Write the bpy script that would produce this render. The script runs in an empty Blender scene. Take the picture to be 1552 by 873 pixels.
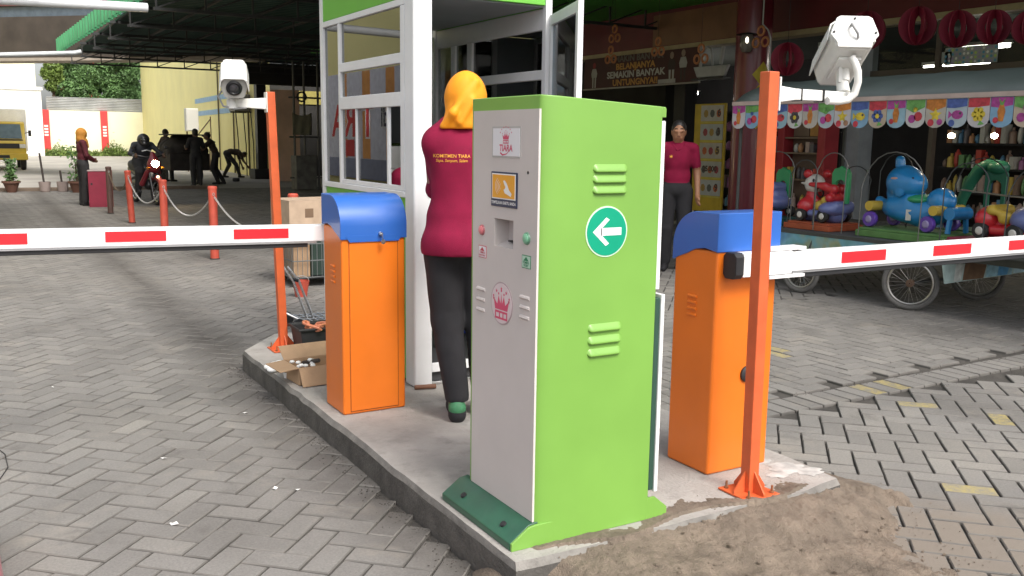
import bpy, math, random
import numpy as np
from mathutils import Vector, Matrix
random.seed(7)
rng = np.random.default_rng(11)
R = math.radians
scene = bpy.context.scene
COL = scene.collection

# ---------------------------------------------------------------- camera
CAM_H, CAM_F = 1.5, 1400.0 / 1552.0
_p, _r, _y = R(9.1), R(0.80), R(30.41)
FW = Vector((math.sin(_y) * math.cos(_p), math.cos(_y) * math.cos(_p), -math.sin(_p)))
_rt = Vector((math.cos(_y), -math.sin(_y), 0))
_dn = FW.cross(_rt)
RT = _rt * math.cos(_r) - _dn * math.sin(_r)
DN = _dn * math.cos(_r) + _rt * math.sin(_r)
cd = bpy.data.cameras.new('camera')
cd.sensor_width = 36.0
cd.lens = 36.0 * CAM_F
cd.clip_start = 0.05
cd.clip_end = 600
cam = bpy.data.objects.new('camera', cd)
COL.objects.link(cam)
mw = Matrix.Identity(4)
for i in range(3):
    mw[i][0] = RT[i]; mw[i][1] = -DN[i]; mw[i][2] = -FW[i]
mw[2][3] = CAM_H
cam.matrix_world = mw
scene.camera = cam

# ---------------------------------------------------------------- sky, sun, exposure
SUN = Vector((0.10, -0.85, 1.02)).normalized()          # towards the sun
world = bpy.data.worlds.new('World')
scene.world = world
world.use_nodes = True
wn = world.node_tree
for n in list(wn.nodes):
    wn.nodes.remove(n)
sky = wn.nodes.new('ShaderNodeTexSky')
sky.sky_type = 'NISHITA'
sky.sun_disc = False
sky.sun_elevation = math.asin(SUN.z)
sky.sun_rotation = math.atan2(SUN.x, SUN.y)
sky.air_density = 1.0
sky.dust_density = 4.0
sky.ozone_density = 0.6
hs = wn.nodes.new('ShaderNodeHueSaturation')
hs.inputs['Saturation'].default_value = 0.38
bg = wn.nodes.new('ShaderNodeBackground')
bg.inputs['Strength'].default_value = 0.15
wo = wn.nodes.new('ShaderNodeOutputWorld')
wn.links.new(sky.outputs[0], hs.inputs['Color'])
wn.links.new(hs.outputs[0], bg.inputs['Color'])
wn.links.new(bg.outputs[0], wo.inputs['Surface'])
sl = bpy.data.lights.new('sun', 'SUN')
sl.energy = 1.5
sl.angle = R(22)
sl.color = (1.0, 0.96, 0.90)
sun = bpy.data.objects.new('sun', sl)
COL.objects.link(sun)
sun.rotation_euler = (-SUN).to_track_quat('-Z', 'Y').to_euler()
vs = scene.view_settings
vs.view_transform = 'Standard'
vs.look = 'None'
vs.exposure = 0.86
vs.gamma = 1.0
vs.use_curve_mapping = False

# ---------------------------------------------------------------- materials
def lin(*c):
    return tuple(((v / 255) / 12.92 if v / 255 <= 0.04045 else ((v / 255 + 0.055) / 1.055) ** 2.4) for v in c)

MATS = {}
def nodes_of(name):
    m = bpy.data.materials.new(name)
    m.use_nodes = True
    t = m.node_tree
    return m, t, t.nodes['Principled BSDF'], t.nodes['Material Output']

def mathn(t, op, a, b=None, c=None):
    n = t.nodes.new('ShaderNodeMath'); n.operation = op
    for i, v in enumerate((a, b, c)):
        if v is None: continue
        if isinstance(v, (int, float)): n.inputs[i].default_value = v
        else: t.links.new(v, n.inputs[i])
    return n.outputs[0]

def noise(t, scale, detail=3, rough=.55, vec=None, dist=0):
    n = t.nodes.new('ShaderNodeTexNoise')
    n.inputs['Scale'].default_value = scale
    n.inputs['Detail'].default_value = detail
    n.inputs['Roughness'].default_value = rough
    n.inputs['Distortion'].default_value = dist
    if vec is None:
        g = t.nodes.new('ShaderNodeNewGeometry'); vec = g.outputs['Position']
    t.links.new(vec, n.inputs['Vector'])
    return n.outputs['Fac']

def ramp(t, fac, *stops):
    n = t.nodes.new('ShaderNodeValToRGB')
    e = n.color_ramp.elements
    while len(e) < len(stops): e.new(.5)
    for k, (p, c) in enumerate(stops):
        e[k].position = p
        e[k].color = (*c, 1) if len(c) == 3 else c
    t.links.new(fac, n.inputs[0])
    return n.outputs[0]

def mixc(t, fac, a, b, mode='MIX'):
    n = t.nodes.new('ShaderNodeMix'); n.data_type = 'RGBA'; n.blend_type = mode
    for sock, v in ((n.inputs[0], fac), (n.inputs[6], a), (n.inputs[7], b)):
        if isinstance(v, (int, float)): sock.default_value = v
        elif isinstance(v, tuple): sock.default_value = (*v[:3], 1)
        else: t.links.new(v, sock)
    return n.outputs[2]

def M(name, col, rough=.5, metal=0, var=.12, scale=6, bump=0, bscale=120, dirt=0, dirtc=(.09, .075, .06), coat=0, spec=.5):
    """painted / plain surface: base colour with slow variation, optional dirt blotches and fine relief"""
    if name in MATS: return MATS[name]
    m, t, b, o = nodes_of(name)
    n1 = noise(t, scale, 4)
    c = ramp(t, n1, (.3, tuple(v * (1 - var) for v in col)), (.7, tuple(min(1, v * (1 + var)) for v in col)))
    if dirt:
        d = noise(t, scale * 2.7, 6, .7)
        f = ramp(t, d, (.52, (0, 0, 0)), (.78, (dirt,) * 3))
        c = mixc(t, f, c, dirtc)
    t.links.new(c, b.inputs['Base Color'])
    rr = mathn(t, 'MULTIPLY_ADD', noise(t, scale * 4, 3), .10, rough - .05)
    t.links.new(rr, b.inputs['Roughness'])
    b.inputs['Metallic'].default_value = metal
    b.inputs['Specular IOR Level'].default_value = spec
    b.inputs['Coat Weight'].default_value = coat
    b.inputs['Coat Roughness'].default_value = .12
    if bump:
        bn = t.nodes.new('ShaderNodeBump'); bn.inputs['Strength'].default_value = bump
        bn.inputs['Distance'].default_value = .01
        t.links.new(noise(t, bscale, 4), bn.inputs['Height'])
        t.links.new(bn.outputs[0], b.inputs['Normal'])
    MATS[name] = m
    return m

def EM(name, col, s):
    if name in MATS: return MATS[name]
    m, t, b, o = nodes_of(name)
    b.inputs['Base Color'].default_value = (*col, 1)
    b.inputs['Emission Color'].default_value = (*col, 1)
    b.inputs['Emission Strength'].default_value = s
    MATS[name] = m
    return m

def GLASS(name, tint=(.9, .93, .92), ior=1.5, rough=0.0, boost=1.0, dark=0.0):
    """thin pane: transparent, with a Fresnel mirror reflection"""
    m, t, b, o = nodes_of(name)
    t.nodes.remove(b)
    tr = t.nodes.new('ShaderNodeBsdfTransparent'); tr.inputs[0].default_value = (*tint, 1)
    gl = t.nodes.new('ShaderNodeBsdfGlossy'); gl.inputs['Roughness'].default_value = rough
    fr = t.nodes.new('ShaderNodeFresnel'); fr.inputs['IOR'].default_value = ior
    mx = t.nodes.new('ShaderNodeMixShader')
    f = mathn(t, 'MULTIPLY', fr.outputs[0], boost)
    t.links.new(f, mx.inputs[0]); t.links.new(tr.outputs[0], mx.inputs[1]); t.links.new(gl.outputs[0], mx.inputs[2])
    t.links.new(mx.outputs[0], o.inputs[0])
    MATS[name] = m
    return m

# ---------------------------------------------------------------- mesh builder
class MB:
    def __init__(s):
        s.v = []; s.f = []; s.mi = []; s.cur = 0
    def add(s, v, f):
        o = len(s.v)
        s.v += [tuple(p) for p in v]
        for q in f:
            s.f.append(tuple(i + o for i in q)); s.mi.append(s.cur)
        return s
    def box(s, x0, x1, y0, y1, z0, z1):
        v = [(x, y, z) for z in (z0, z1) for y in (y0, y1) for x in (x0, x1)]
        return s.add(v, [(0, 2, 3, 1), (4, 5, 7, 6), (0, 1, 5, 4), (2, 6, 7, 3), (0, 4, 6, 2), (1, 3, 7, 5)])
    def obox(s, mat, sx, sy, sz):
        v = [mat @ Vector((x * sx / 2, y * sy / 2, z * sz / 2)) for z in (-1, 1) for y in (-1, 1) for x in (-1, 1)]
        return s.add(v, [(0, 2, 3, 1), (4, 5, 7, 6), (0, 1, 5, 4), (2, 6, 7, 3), (0, 4, 6, 2), (1, 3, 7, 5)])
    def bar(s, p, q, w, h=None):
        """rectangular bar from p to q"""
        p = Vector(p); q = Vector(q); d = q - p
        m = d.to_track_quat('Z', 'Y').to_matrix().to_4x4(); m.translation = (p + q) / 2
        return s.obox(m, w, h or w, d.length)
    def cyl(s, p, q, r0, r1=None, n=16, caps=True):
        p = Vector(p); q = Vector(q); r1 = r0 if r1 is None else r1
        m = (q - p).to_track_quat('Z', 'Y').to_matrix()
        v = []
        for c, r in ((p, r0), (q, r1)):
            for k in range(n):
                a = 2 * math.pi * k / n
                v.append(c + m @ Vector((r * math.cos(a), r * math.sin(a), 0)))
        f = [(k, (k + 1) % n, n + (k + 1) % n, n + k) for k in range(n)]
        if caps: f += [tuple(range(n))[::-1], tuple(range(n, 2 * n))]
        return s.add(v, f)
    def tube(s, pts, r, n=8, closed=False, caps=True):
        pts = [Vector(p) for p in pts]; N = len(pts)
        rs = r if isinstance(r, (list, tuple)) else [r] * N
        up = None; v = []
        for i, p in enumerate(pts):
            if closed: d = pts[(i + 1) % N] - pts[i - 1]
            else: d = pts[min(i + 1, N - 1)] - pts[max(i - 1, 0)]
            d.normalize()
            if up is None:
                up = Vector((0, 0, 1)) if abs(d.z) < .9 else Vector((1, 0, 0))
            up = (up - d * up.dot(d)).normalized()
            w = d.cross(up)
            for k in range(n):
                a = 2 * math.pi * k / n
                v.append(p + (up * math.cos(a) + w * math.sin(a)) * rs[i])
        f = []
        for i in range(N if closed else N - 1):
            j = (i + 1) % N
            for k in range(n):
                l = (k + 1) % n
                f.append((i * n + k, j * n + k, j * n + l, i * n + l))
        if not closed and caps: f += [tuple(range(n)), tuple(range((N - 1) * n, N * n))[::-1]]
        return s.add(v, f)
    def lathe(s, prof, c=(0, 0, 0), n=20, axis='z'):
        v = []; c = Vector(c)
        for r, z in prof:
            for k in range(n):
                a = 2 * math.pi * k / n; x, y = r * math.cos(a), r * math.sin(a)
                v.append(c + (Vector((x, y, z)) if axis == 'z' else Vector((z, x, y)) if axis == 'x' else Vector((y, z, x))))
        f = [(i * n + k, i * n + (k + 1) % n, (i + 1) * n + (k + 1) % n, (i + 1) * n + k) for i in range(len(prof) - 1) for k in range(n)]
        if prof[0][0] > 1e-5: f.append(tuple(range(n))[::-1])
        if prof[-1][0] > 1e-5: f.append(tuple(range((len(prof) - 1) * n, len(prof) * n)))
        return s.add(v, f)
    def prism(s, poly, plane, d0, d1):
        n = len(poly)
        def P(a, b, d): return {'xy': (a, b, d), 'xz': (a, d, b), 'yz': (d, a, b)}[plane]
        v = [P(a, b, d0) for a, b in poly] + [P(a, b, d1) for a, b in poly]
        f = [(k, (k + 1) % n, n + (k + 1) % n, n + k) for k in range(n)] + [tuple(range(n))[::-1], tuple(range(n, 2 * n))]
        return s.add(v, f)
    def ell(s, c, r, n=16, rot=None):
        c = Vector(c); r = (r, r, r) if isinstance(r, (int, float)) else r
        v = []; h = n // 2
        for i in range(h + 1):
            t = math.pi * i / h
            for k in range(n):
                a = 2 * math.pi * k / n
                q = Vector((r[0] * math.sin(t) * math.cos(a), r[1] * math.sin(t) * math.sin(a), r[2] * math.cos(t)))
                v.append(c + (rot @ q if rot else q))
        return s.add(v, [(i * n + k, (i + 1) * n + k, (i + 1) * n + (k + 1) % n, i * n + (k + 1) % n) for i in range(h) for k in range(n)])
    def xf(s, m):
        s.v = [tuple(m @ Vector(p)) for p in s.v]; return s
    def mesh(s, name, smooth=35):
        me = bpy.data.meshes.new(name)
        me.from_pydata(s.v, [], s.f)
        if any(s.mi): me.polygons.foreach_set('material_index', s.mi)
        me.validate()
        fixnormals(me)
        if smooth:
            me.shade_smooth(); me.set_sharp_from_angle(angle=R(smooth))
        return me

import bmesh
def fixnormals(me):
    b = bmesh.new(); b.from_mesh(me)
    bmesh.ops.remove_doubles(b, verts=b.verts, dist=1e-5)
    bmesh.ops.recalc_face_normals(b, faces=b.faces)
    b.to_mesh(me); b.free()

ROOT = {}
def tag(o, label, cat, group=None):
    o['label'] = label; o['category'] = cat
    if group: o['group'] = group
    return o
def thing(name, label, cat, loc=(0, 0, 0), rz=0, group=None):
    o = bpy.data.objects.new(name, None); COL.objects.link(o)
    o.empty_display_size = .1
    o.location = loc; o.rotation_euler = (0, 0, rz)
    ROOT[o.name] = Matrix.Translation(loc) @ Matrix.Rotation(rz, 4, 'Z')
    return tag(o, label, cat, group)
def part(name, mb, mat, parent=None, world=True, bevel=0, seg=2, smooth=35, label=None, kind=None):
    me = mb.mesh(name, smooth) if isinstance(mb, MB) else mb
    if isinstance(mat, (list, tuple)):
        for m in mat: me.materials.append(m)
    elif not me.materials: me.materials.append(mat)
    o = bpy.data.objects.new(name, me); COL.objects.link(o)
    if parent:
        o.parent = parent
        m = ROOT[parent.name]
        if world: me.transform(m.inverted())
        ROOT[o.name] = m
    else: ROOT[o.name] = Matrix.Identity(4)
    if bevel:
        b = o.modifiers.new('bevel', 'BEVEL'); b.width = bevel; b.segments = seg; b.limit_method = 'ANGLE'; b.angle_limit = R(40)
        b.harden_normals = True
    if label: o['label'] = label
    if kind: o['kind'] = kind
    return o
def single(name, mb, mat, label, cat, group=None, **k):
    return tag(part(name, mb, mat, None, **k), label, cat, group)
def struct(name, mb, mat, **k):
    o = part(name, mb, mat, None, **k); o['kind'] = 'structure'; return o
def copy_tree(o, parent=None):
    c = o.copy(); COL.objects.link(c); c.parent = parent
    ROOT[c.name] = ROOT[o.name].copy()
    for ch in list(o.children): copy_tree(ch, c)
    return c

def text_mesh(s, size, m, depth=0.0, bold=0.0, align='CENTER', shear=0, space=1.0, sx=1.0):
    """text as flat mesh; m places local XY (text plane) in the world"""
    cu = bpy.data.curves.new('text', 'FONT')
    cu.body = s; cu.size = size; cu.align_x = align; cu.align_y = 'CENTER'; cu.offset = bold; cu.shear = shear
    cu.space_character = space; cu.extrude = depth; cu.resolution_u = 3
    ob = bpy.data.objects.new('text', cu); COL.objects.link(ob)
    dg = bpy.context.evaluated_depsgraph_get()
    me = bpy.data.meshes.new_from_object(ob.evaluated_get(dg))
    bpy.data.objects.remove(ob); bpy.data.curves.remove(cu)
    me.transform(m @ Matrix.Diagonal((sx, 1, 1, 1)))
    me.materials.clear()
    return me
def frame(o, x, y):
    """matrix with local x axis -> x, local y axis -> y, origin o"""
    x = Vector(x).normalized(); y = Vector(y).normalized(); z = x.cross(y)
    m = Matrix.Identity(4)
    for i in range(3):
        m[i][0] = x[i]; m[i][1] = y[i]; m[i][2] = z[i]; m[i][3] = o[i]
    return m

# ---------------------------------------------------------------- signed-distance modelling for bodies
def surf_net(D, org, h):
    ins = D < 0
    nx, ny, nz = D.shape
    pos = np.zeros((nx - 1, ny - 1, nz - 1, 3)); cnt = np.zeros((nx - 1, ny - 1, nz - 1))
    sl = {0: slice(0, -1), 1: slice(1, None)}
    for ax in range(3):
        oth = [a for a in range(3) if a != ax]
        for u in (0, 1):
            for w in (0, 1):
                off0 = [0, 0, 0]; off0[oth[0]] = u; off0[oth[1]] = w
                off1 = list(off0); off1[ax] = 1
                a = D[tuple(sl[q] for q in off0)]; b = D[tuple(sl[q] for q in off1)]
                cr = (a < 0) != (b < 0)
                t = np.where(cr, a / np.where(cr, a - b, 1), 0)
                for c in range(3):
                    pos[..., c] += np.where(cr, off0[c] + (t if c == ax else 0), 0)
                cnt += cr
    act = cnt > 0
    idx = -np.ones(act.shape, int); idx[act] = np.arange(act.sum())
    g = np.argwhere(act)
    V = (g + pos[act] / cnt[act][:, None]) * h + org
    F = []
    for ax in range(3):
        oth = [(ax + 1) % 3, (ax + 2) % 3]
        s0 = [slice(1, -1)] * 3; s1 = [slice(1, -1)] * 3
        s0[ax] = slice(0, -1); s1[ax] = slice(1, None)
        a = ins[tuple(s0)]; b = ins[tuple(s1)]
        e = np.argwhere(a != b)
        if not len(e): continue
        fl = a[tuple(e.T)]
        base = e.copy()
        for o_ in oth: base[:, o_] += 1
        q = []
        for du, dw in ((-1, -1), (0, -1), (0, 0), (-1, 0)):
            c = base.copy(); c[:, oth[0]] += du; c[:, oth[1]] += dw
            q.append(idx[tuple(c.T)])
        q = np.stack(q, 1)
        q[~fl] = q[~fl][:, ::-1]
        F.append(q)
    return V, np.concatenate(F)

def sdf_mesh(name, prims, h=.012, k=.025, mats=None, noisef=None, zmin=None, zmax=None):
    """prims: ('c',a,b,ra,rb,tag) round cone | ('e',c,(rx,ry,rz),rot or None,tag). Smooth union -> one mesh; tag picks material"""
    lo = np.full(3, 1e9); hi = -lo
    P = []
    for p in prims:
        if p[0] == 'c':
            a, b = np.array(p[1], float), np.array(p[2], float); r = max(p[3], p[4])
            l, u = np.minimum(a, b) - r, np.maximum(a, b) + r
        else:
            c = np.array(p[1], float); r = max(p[2]); l, u = c - r, c + r
        P.append((l, u)); lo = np.minimum(lo, l); hi = np.maximum(hi, u)
    lo -= 4 * h; hi += 4 * h
    n = np.ceil((hi - lo) / h).astype(int) + 1
    D = np.full(n, 1.0); T = np.zeros(n, np.int8); best = np.full(n, 1e9)
    ax = [lo[i] + h * np.arange(n[i]) for i in range(3)]
    for p, (l, u) in zip(prims, P):
        i0 = np.maximum(0, np.floor((l - lo - .06 - k) / h).astype(int)); i1 = np.minimum(n, np.ceil((u - lo + .06 + k) / h).astype(int) + 1)
        S = tuple(slice(a, b) for a, b in zip(i0, i1))
        X, Y, Z = np.meshgrid(*[ax[i][S[i]] for i in range(3)], indexing='ij')
        Q = np.stack((X, Y, Z), -1)
        if p[0] == 'c':
            a = np.array(p[1], float); b = np.array(p[2], float); d = b - a
            t = np.clip(((Q - a) @ d) / max(d @ d, 1e-9), 0, 1)
            dist = np.linalg.norm(Q - a - t[..., None] * d, axis=-1) - (p[3] + (p[4] - p[3]) * t)
        else:
            q = Q - np.array(p[1], float)
            if p[3] is not None: q = q @ np.array(p[3].to_3x3())
            r = np.array(p[2], float)
            k0 = np.linalg.norm(q / r, axis=-1); k1 = np.linalg.norm(q / r ** 2, axis=-1)
            dist = np.where(k1 > 1e-6, k0 * (k0 - 1) / np.maximum(k1, 1e-6), -r.min())
        old = D[S]
        kk = k
        hh = np.clip(.5 + .5 * (old - dist) / kk, 0, 1)
        D[S] = old * (1 - hh) + dist * hh - kk * hh * (1 - hh)
        nb = dist < best[S]
        T[S][nb] = p[-1]
        best[S] = np.minimum(best[S], dist)
    if zmin is not None: D = np.maximum(D, zmin - ax[2][None, None, :])
    if zmax is not None: D = np.maximum(D, ax[2][None, None, :] - zmax)
    V, F = surf_net(D, lo, h)
    if noisef is not None: V = noisef(V)
    me = bpy.data.meshes.new(name)
    me.from_pydata(V.tolist(), [], F.tolist())
    if mats:
        for m in mats: me.materials.append(m)
        c = V[F].mean(1)
        gi = np.clip(np.round((c - lo) / h).astype(int), 0, n - 1)
        me.polygons.foreach_set('material_index', T[tuple(gi.T)].astype(np.int32))
    me.shade_smooth()
    return me
# ================================================================ SETTING: ground, pavers, island, sand
def paver_mat(name='concrete_paver', paint=False):
    m, t, b, o = nodes_of(name)
    g = t.nodes.new('ShaderNodeNewGeometry'); oi = t.nodes.new('ShaderNodeObjectInfo')
    r = mathn(t, 'FRACT', mathn(t, 'ADD', g.outputs['Random Per Island'], oi.outputs['Random']))
    base = ramp(t, r, (0, (.178, .169, .157)), (.5, (.202, .192, .179)), (.85, (.216, .205, .190)), (1, (.232, .220, .202)))
    big = noise(t, .55, 5, .6)
    base = mixc(t, 1.0, base, ramp(t, big, (.32, (.72, .71, .70)), (.5, (1, 1, 1)), (.72, (1.16, 1.14, 1.10))), 'MULTIPLY')
    fine = noise(t, 95, 4, .7)
    base = mixc(t, 1.0, base, ramp(t, fine, (.3, (.78, .78, .78)), (.7, (1.15, 1.15, 1.15))), 'MULTIPLY')
    st = noise(t, 3.2, 6, .72, dist=.4)
    base = mixc(t, ramp(t, st, (.57, (0, 0, 0)), (.78, (.65, .65, .65))), base, (.07, .062, .054))
    st2 = noise(t, 2.1, 5, .7)
    base = mixc(t, ramp(t, st2, (.55, (0, 0, 0)), (.76, (.55, .55, .55))), base, (.33, .295, .245))
    if paint:
        base = mixc(t, ramp(t, noise(t, 16, 6, .75), (.40, (.75, .75, .75)), (.62, (0, 0, 0))), base, (.40, .32, .10))
    sx = t.nodes.new('ShaderNodeSeparateXYZ'); t.links.new(g.outputs['Position'], sx.inputs[0])
    kd = mathn(t, 'MULTIPLY', mathn(t, 'SUBTRACT', .34, mathn(t, 'ABSOLUTE', mathn(t, 'SUBTRACT', sx.outputs[0], 1.45))), 2.6)      # soil washed up along the kerb
    kd = mathn(t, 'MULTIPLY', mathn(t, 'MAXIMUM', kd, 0.0), mathn(t, 'MULTIPLY', noise(t, 4.5, 5, .65), 1.5))
    base = mixc(t, mathn(t, 'MINIMUM', kd, .8), base, (.055, .048, .042))
    def dev(s_, c_, w_): return mathn(t, 'POWER', mathn(t, 'DIVIDE', mathn(t, 'SUBTRACT', s_, c_), w_), 2.0)
    sd = mathn(t, 'SUBTRACT', 1.0, mathn(t, 'ADD', dev(sx.outputs[0], 2.75, 1.15), dev(sx.outputs[1], 1.75, .95)))      # sand trodden off the heap
    sd = mathn(t, 'MULTIPLY', mathn(t, 'MAXIMUM', sd, 0.0), mathn(t, 'MULTIPLY', noise(t, 7, 6, .7), 2.6))
    base = mixc(t, mathn(t, 'MINIMUM', sd, .7), base, (.20, .165, .130))
    t.links.new(base, b.inputs['Base Color'])
    b.inputs['Roughness'].default_value = .82
    b.inputs['Specular IOR Level'].default_value = .35
    bn = t.nodes.new('ShaderNodeBump'); bn.inputs['Strength'].default_value = .45; bn.inputs['Distance'].default_value = .004
    t.links.new(noise(t, 160, 4, .7), bn.inputs['Height']); t.links.new(bn.outputs[0], b.inputs['Normal'])
    return m
PAVER = paver_mat()
PAVER_Y = paver_mat('worn_yellow_paint_on_paver', True)
JOINT = M('joint_sand', (.062, .056, .049), .95, var=.35, scale=5, bump=.6, bscale=220)
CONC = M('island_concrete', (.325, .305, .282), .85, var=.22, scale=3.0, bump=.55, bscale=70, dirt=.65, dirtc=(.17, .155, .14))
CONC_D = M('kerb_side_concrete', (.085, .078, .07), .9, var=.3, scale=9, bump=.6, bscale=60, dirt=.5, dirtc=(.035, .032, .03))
YARD = M('yard_concrete', (.36, .34, .31), .9, var=.22, scale=.5, bump=.3, bscale=9, dirt=.3, dirtc=(.22, .19, .16))

g = MB(); g.add([(-90, -60, 0), (120, -60, 0), (120, 130, 0), (-90, 130, 0)], [(0, 1, 2, 3)])
g.v = [(x, y, -.016) for x, y, z in g.v]
ground = struct('ground', g, JOINT, smooth=0)
yd = MB(); yd.add([(-25, 27.6, -.004), (30, 27.6, -.004), (30, 76, -.004), (-25, 76, -.004)], [(0, 1, 2, 3)])
struct('yard', yd, YARD, smooth=0)

ISL = [(1.455, 2.425), (2.86, 2.425), (3.04, 2.46), (3.06, 2.75), (3.02, 6.35), (1.78, 6.35), (1.452, 5.92)]
def inpoly(x, y, poly):
    c = False; n = len(poly)
    for i in range(n):
        x0, y0 = poly[i]; x1, y1 = poly[i - 1]
        if (y0 > y) != (y1 > y) and x < (x1 - x0) * (y - y0) / (y1 - y0) + x0: c = not c
    return c
ISL_IN = [(1.50, 2.30), (3.0, 2.50), (2.98, 6.3), (1.8, 6.3), (1.50, 5.9)]
PW, PL = .115, .23

def paver_geo(l, w, j=.0042, c=.0042, d=.03):
    """one paver centred on the origin, top at 0: chamfered block"""
    a, b = l / 2 - j, w / 2 - j
    v = [(-a, -b, -d), (a, -b, -d), (a, b, -d), (-a, b, -d), (-a, -b, -c), (a, -b, -c), (a, b, -c), (-a, b, -c),
         (-a + c, -b + c, 0), (a - c, -b + c, 0), (a - c, b - c, 0), (-a + c, b - c, 0)]
    f = [(8, 9, 10, 11)]
    for k in range(4):
        l_ = (k + 1) % 4
        f += [(k, l_, 4 + l_, 4 + k), (4 + k, 4 + l_, 8 + l_, 8 + k)]
    return v, f
def herring(ox, oy, ang, keep, rad):
    ca, sa = math.cos(ang), math.sin(ang)
    out = []
    n = int(rad / PW)
    for i in range(-n, n):
        for j in range(-n, n):
            r = (i - j) % 4
            if r == 0: u, v, q = (i + 1) * PW, (j + .5) * PW, 0
            elif r == 3: u, v, q = (i + .5) * PW, (j + 1) * PW, 1
            else: continue
            x = ox + u * ca - v * sa; y = oy + u * sa + v * ca
            if keep(x, y): out.append((x, y, ang + q * math.pi / 2))
    return out
def vis(x, y, mx=0):
    d = Vector((x, y, -CAM_H)); w = d.dot(FW)
    if w < .3: return None
    px = 776 + 1400 * d.dot(RT) / w; py = 436.5 + 1400 * d.dot(DN) / w
    if -mx < px < 1552 + mx and py < 873 + mx: return px, py, w
    return None
BX0, BX1 = 3.50, 3.86          # strip of other pavers crossing the right-hand lane
def keep_left(x, y):
    if inpoly(x, y, ISL_IN): return False
    if x > 2.9 and y < 6.3: return False
    if not (1.0 < y < 27.5 and x < 12.5): return False
    return vis(x, y, 260) is not None
def keep_rn(x, y):
    if x < 2.9 and not (1.5 < x and y < 2.5): return False
    if inpoly(x, y, ISL_IN): return False
    if y > BX0 - .02 * (x - 4.1) or x > 13: return False
    return vis(x, y, 200) is not None
def keep_rf(x, y):
    if x < 2.98 or x > 12.5 or y > 6.3 + (x > 12) * 9: return False
    if y < BX1 + .03 * (x - 4.1): return False
    return vis(x, y, 60) is not None
lay = herring(.647, 3.557, R(46.5), keep_left, 30)
lay += herring(3.532, 2.457, R(45), keep_rn, 12)
lay += herring(5.0, 5.0, R(2), keep_rf, 11)
for k in range(0, 80):                                   # two soldier courses between them
    x = 3.1 + k * .117
    for row in (0, 1):
        y = BX0 + .065 + .012 * (x - 4.1) + .115
        if row == 0 and x < 12.4: lay.append((x, y, R(91)))
lay_r = []
for x, y, a in lay:
    p = vis(x, y)
    hidden = p is None or (740 < p[0] < 1010 and p[1] < 800) or (490 < p[0] < 620 and p[1] < 628)
    lay_r.append((p[2] if not hidden else 99, x, y, a))
lay_r.sort(key=lambda q: q[0])
yellow = [(4.78, 3.66), (4.93, 3.66), (4.732, 3.252), (3.781, 2.307), (4.883, 2.898), (5.02, 4.6), (5.12, 4.75)]
pv, pf = paver_geo(PL, PW)
PEDGE = M('paver_arris_dirt', (.138, .129, .117), .9, var=.3, scale=4)
PMI = [0] + [1, 1] * 4
def pmesh(n_, a_):
    q_ = MB().add(pv, pf); q_.mi = list(PMI); me = q_.mesh(n_, 0); me.materials.append(a_); me.materials.append(PEDGE); return me
pme = pmesh('paver', PAVER); pmy = pmesh('paver_painted', PAVER_Y)
big = ([], [])
ymap = {}
for q in yellow:
    k = min(range(len(lay_r)), key=lambda i: (lay_r[i][1] - q[0]) ** 2 + (lay_r[i][2] - q[1]) ** 2)
    ymap[k] = 1
V_, F_ = [], []
Vn = np.array(pv); cntp = 0
for k, (w, x, y, a) in enumerate(lay_r):
    tx, ty, dz = rng.normal(0, .004), rng.normal(0, .004), rng.normal(0, .001)
    a2 = a + rng.normal(0, .012)
    if (k < 290) or (k in ymap):
        o = bpy.data.objects.new('paver', pmy if k in ymap else pme)
        o.location = (x, y, dz); o.rotation_euler = (tx, ty, a2); o.parent = ground; COL.objects.link(o)
        if k in ymap: o['label'] = 'paver with worn yellow paint'
    else:
        ca, sa = math.cos(a2), math.sin(a2)
        P = np.empty_like(Vn)
        P[:, 0] = x + Vn[:, 0] * ca - Vn[:, 1] * sa; P[:, 1] = y + Vn[:, 0] * sa + Vn[:, 1] * ca
        P[:, 2] = Vn[:, 2] + dz + Vn[:, 0] * ty + Vn[:, 1] * tx
        V_.append(P); F_.append(np.array([list(f) for f in pf]) + cntp * 12); cntp += 1
pm = bpy.data.meshes.new('paver_field')
pm.from_pydata(np.concatenate(V_).tolist(), [], np.concatenate(F_).tolist())
pm.materials.append(PAVER); pm.materials.append(PEDGE)
pm.polygons.foreach_set('material_index', PMI * cntp)
pfo = bpy.data.objects.new('paver_field', pm); COL.objects.link(pfo); pfo.parent = ground; pfo['kind'] = 'stuff'

# value noise for height fields
def vnoise(X, Y, s, seed=0):
    X = X * s + 100; Y = Y * s + 100
    xi = np.floor(X).astype(int); yi = np.floor(Y).astype(int); fx = X - xi; fy = Y - yi
    fx = fx * fx * (3 - 2 * fx); fy = fy * fy * (3 - 2 * fy)
    def hsh(a, b):
        n = (a * 374761393 + b * 668265263 + seed * 974711) & 0x7fffffff
        n = ((n ^ (n >> 13)) * 1274126177) & 0x7fffffff
        return ((n ^ (n >> 16)) & 0xffff) / 65535.0
    return (hsh(xi, yi) * (1 - fx) + hsh(xi + 1, yi) * fx) * (1 - fy) + (hsh(xi, yi + 1) * (1 - fx) + hsh(xi + 1, yi + 1) * fx) * fy

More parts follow.
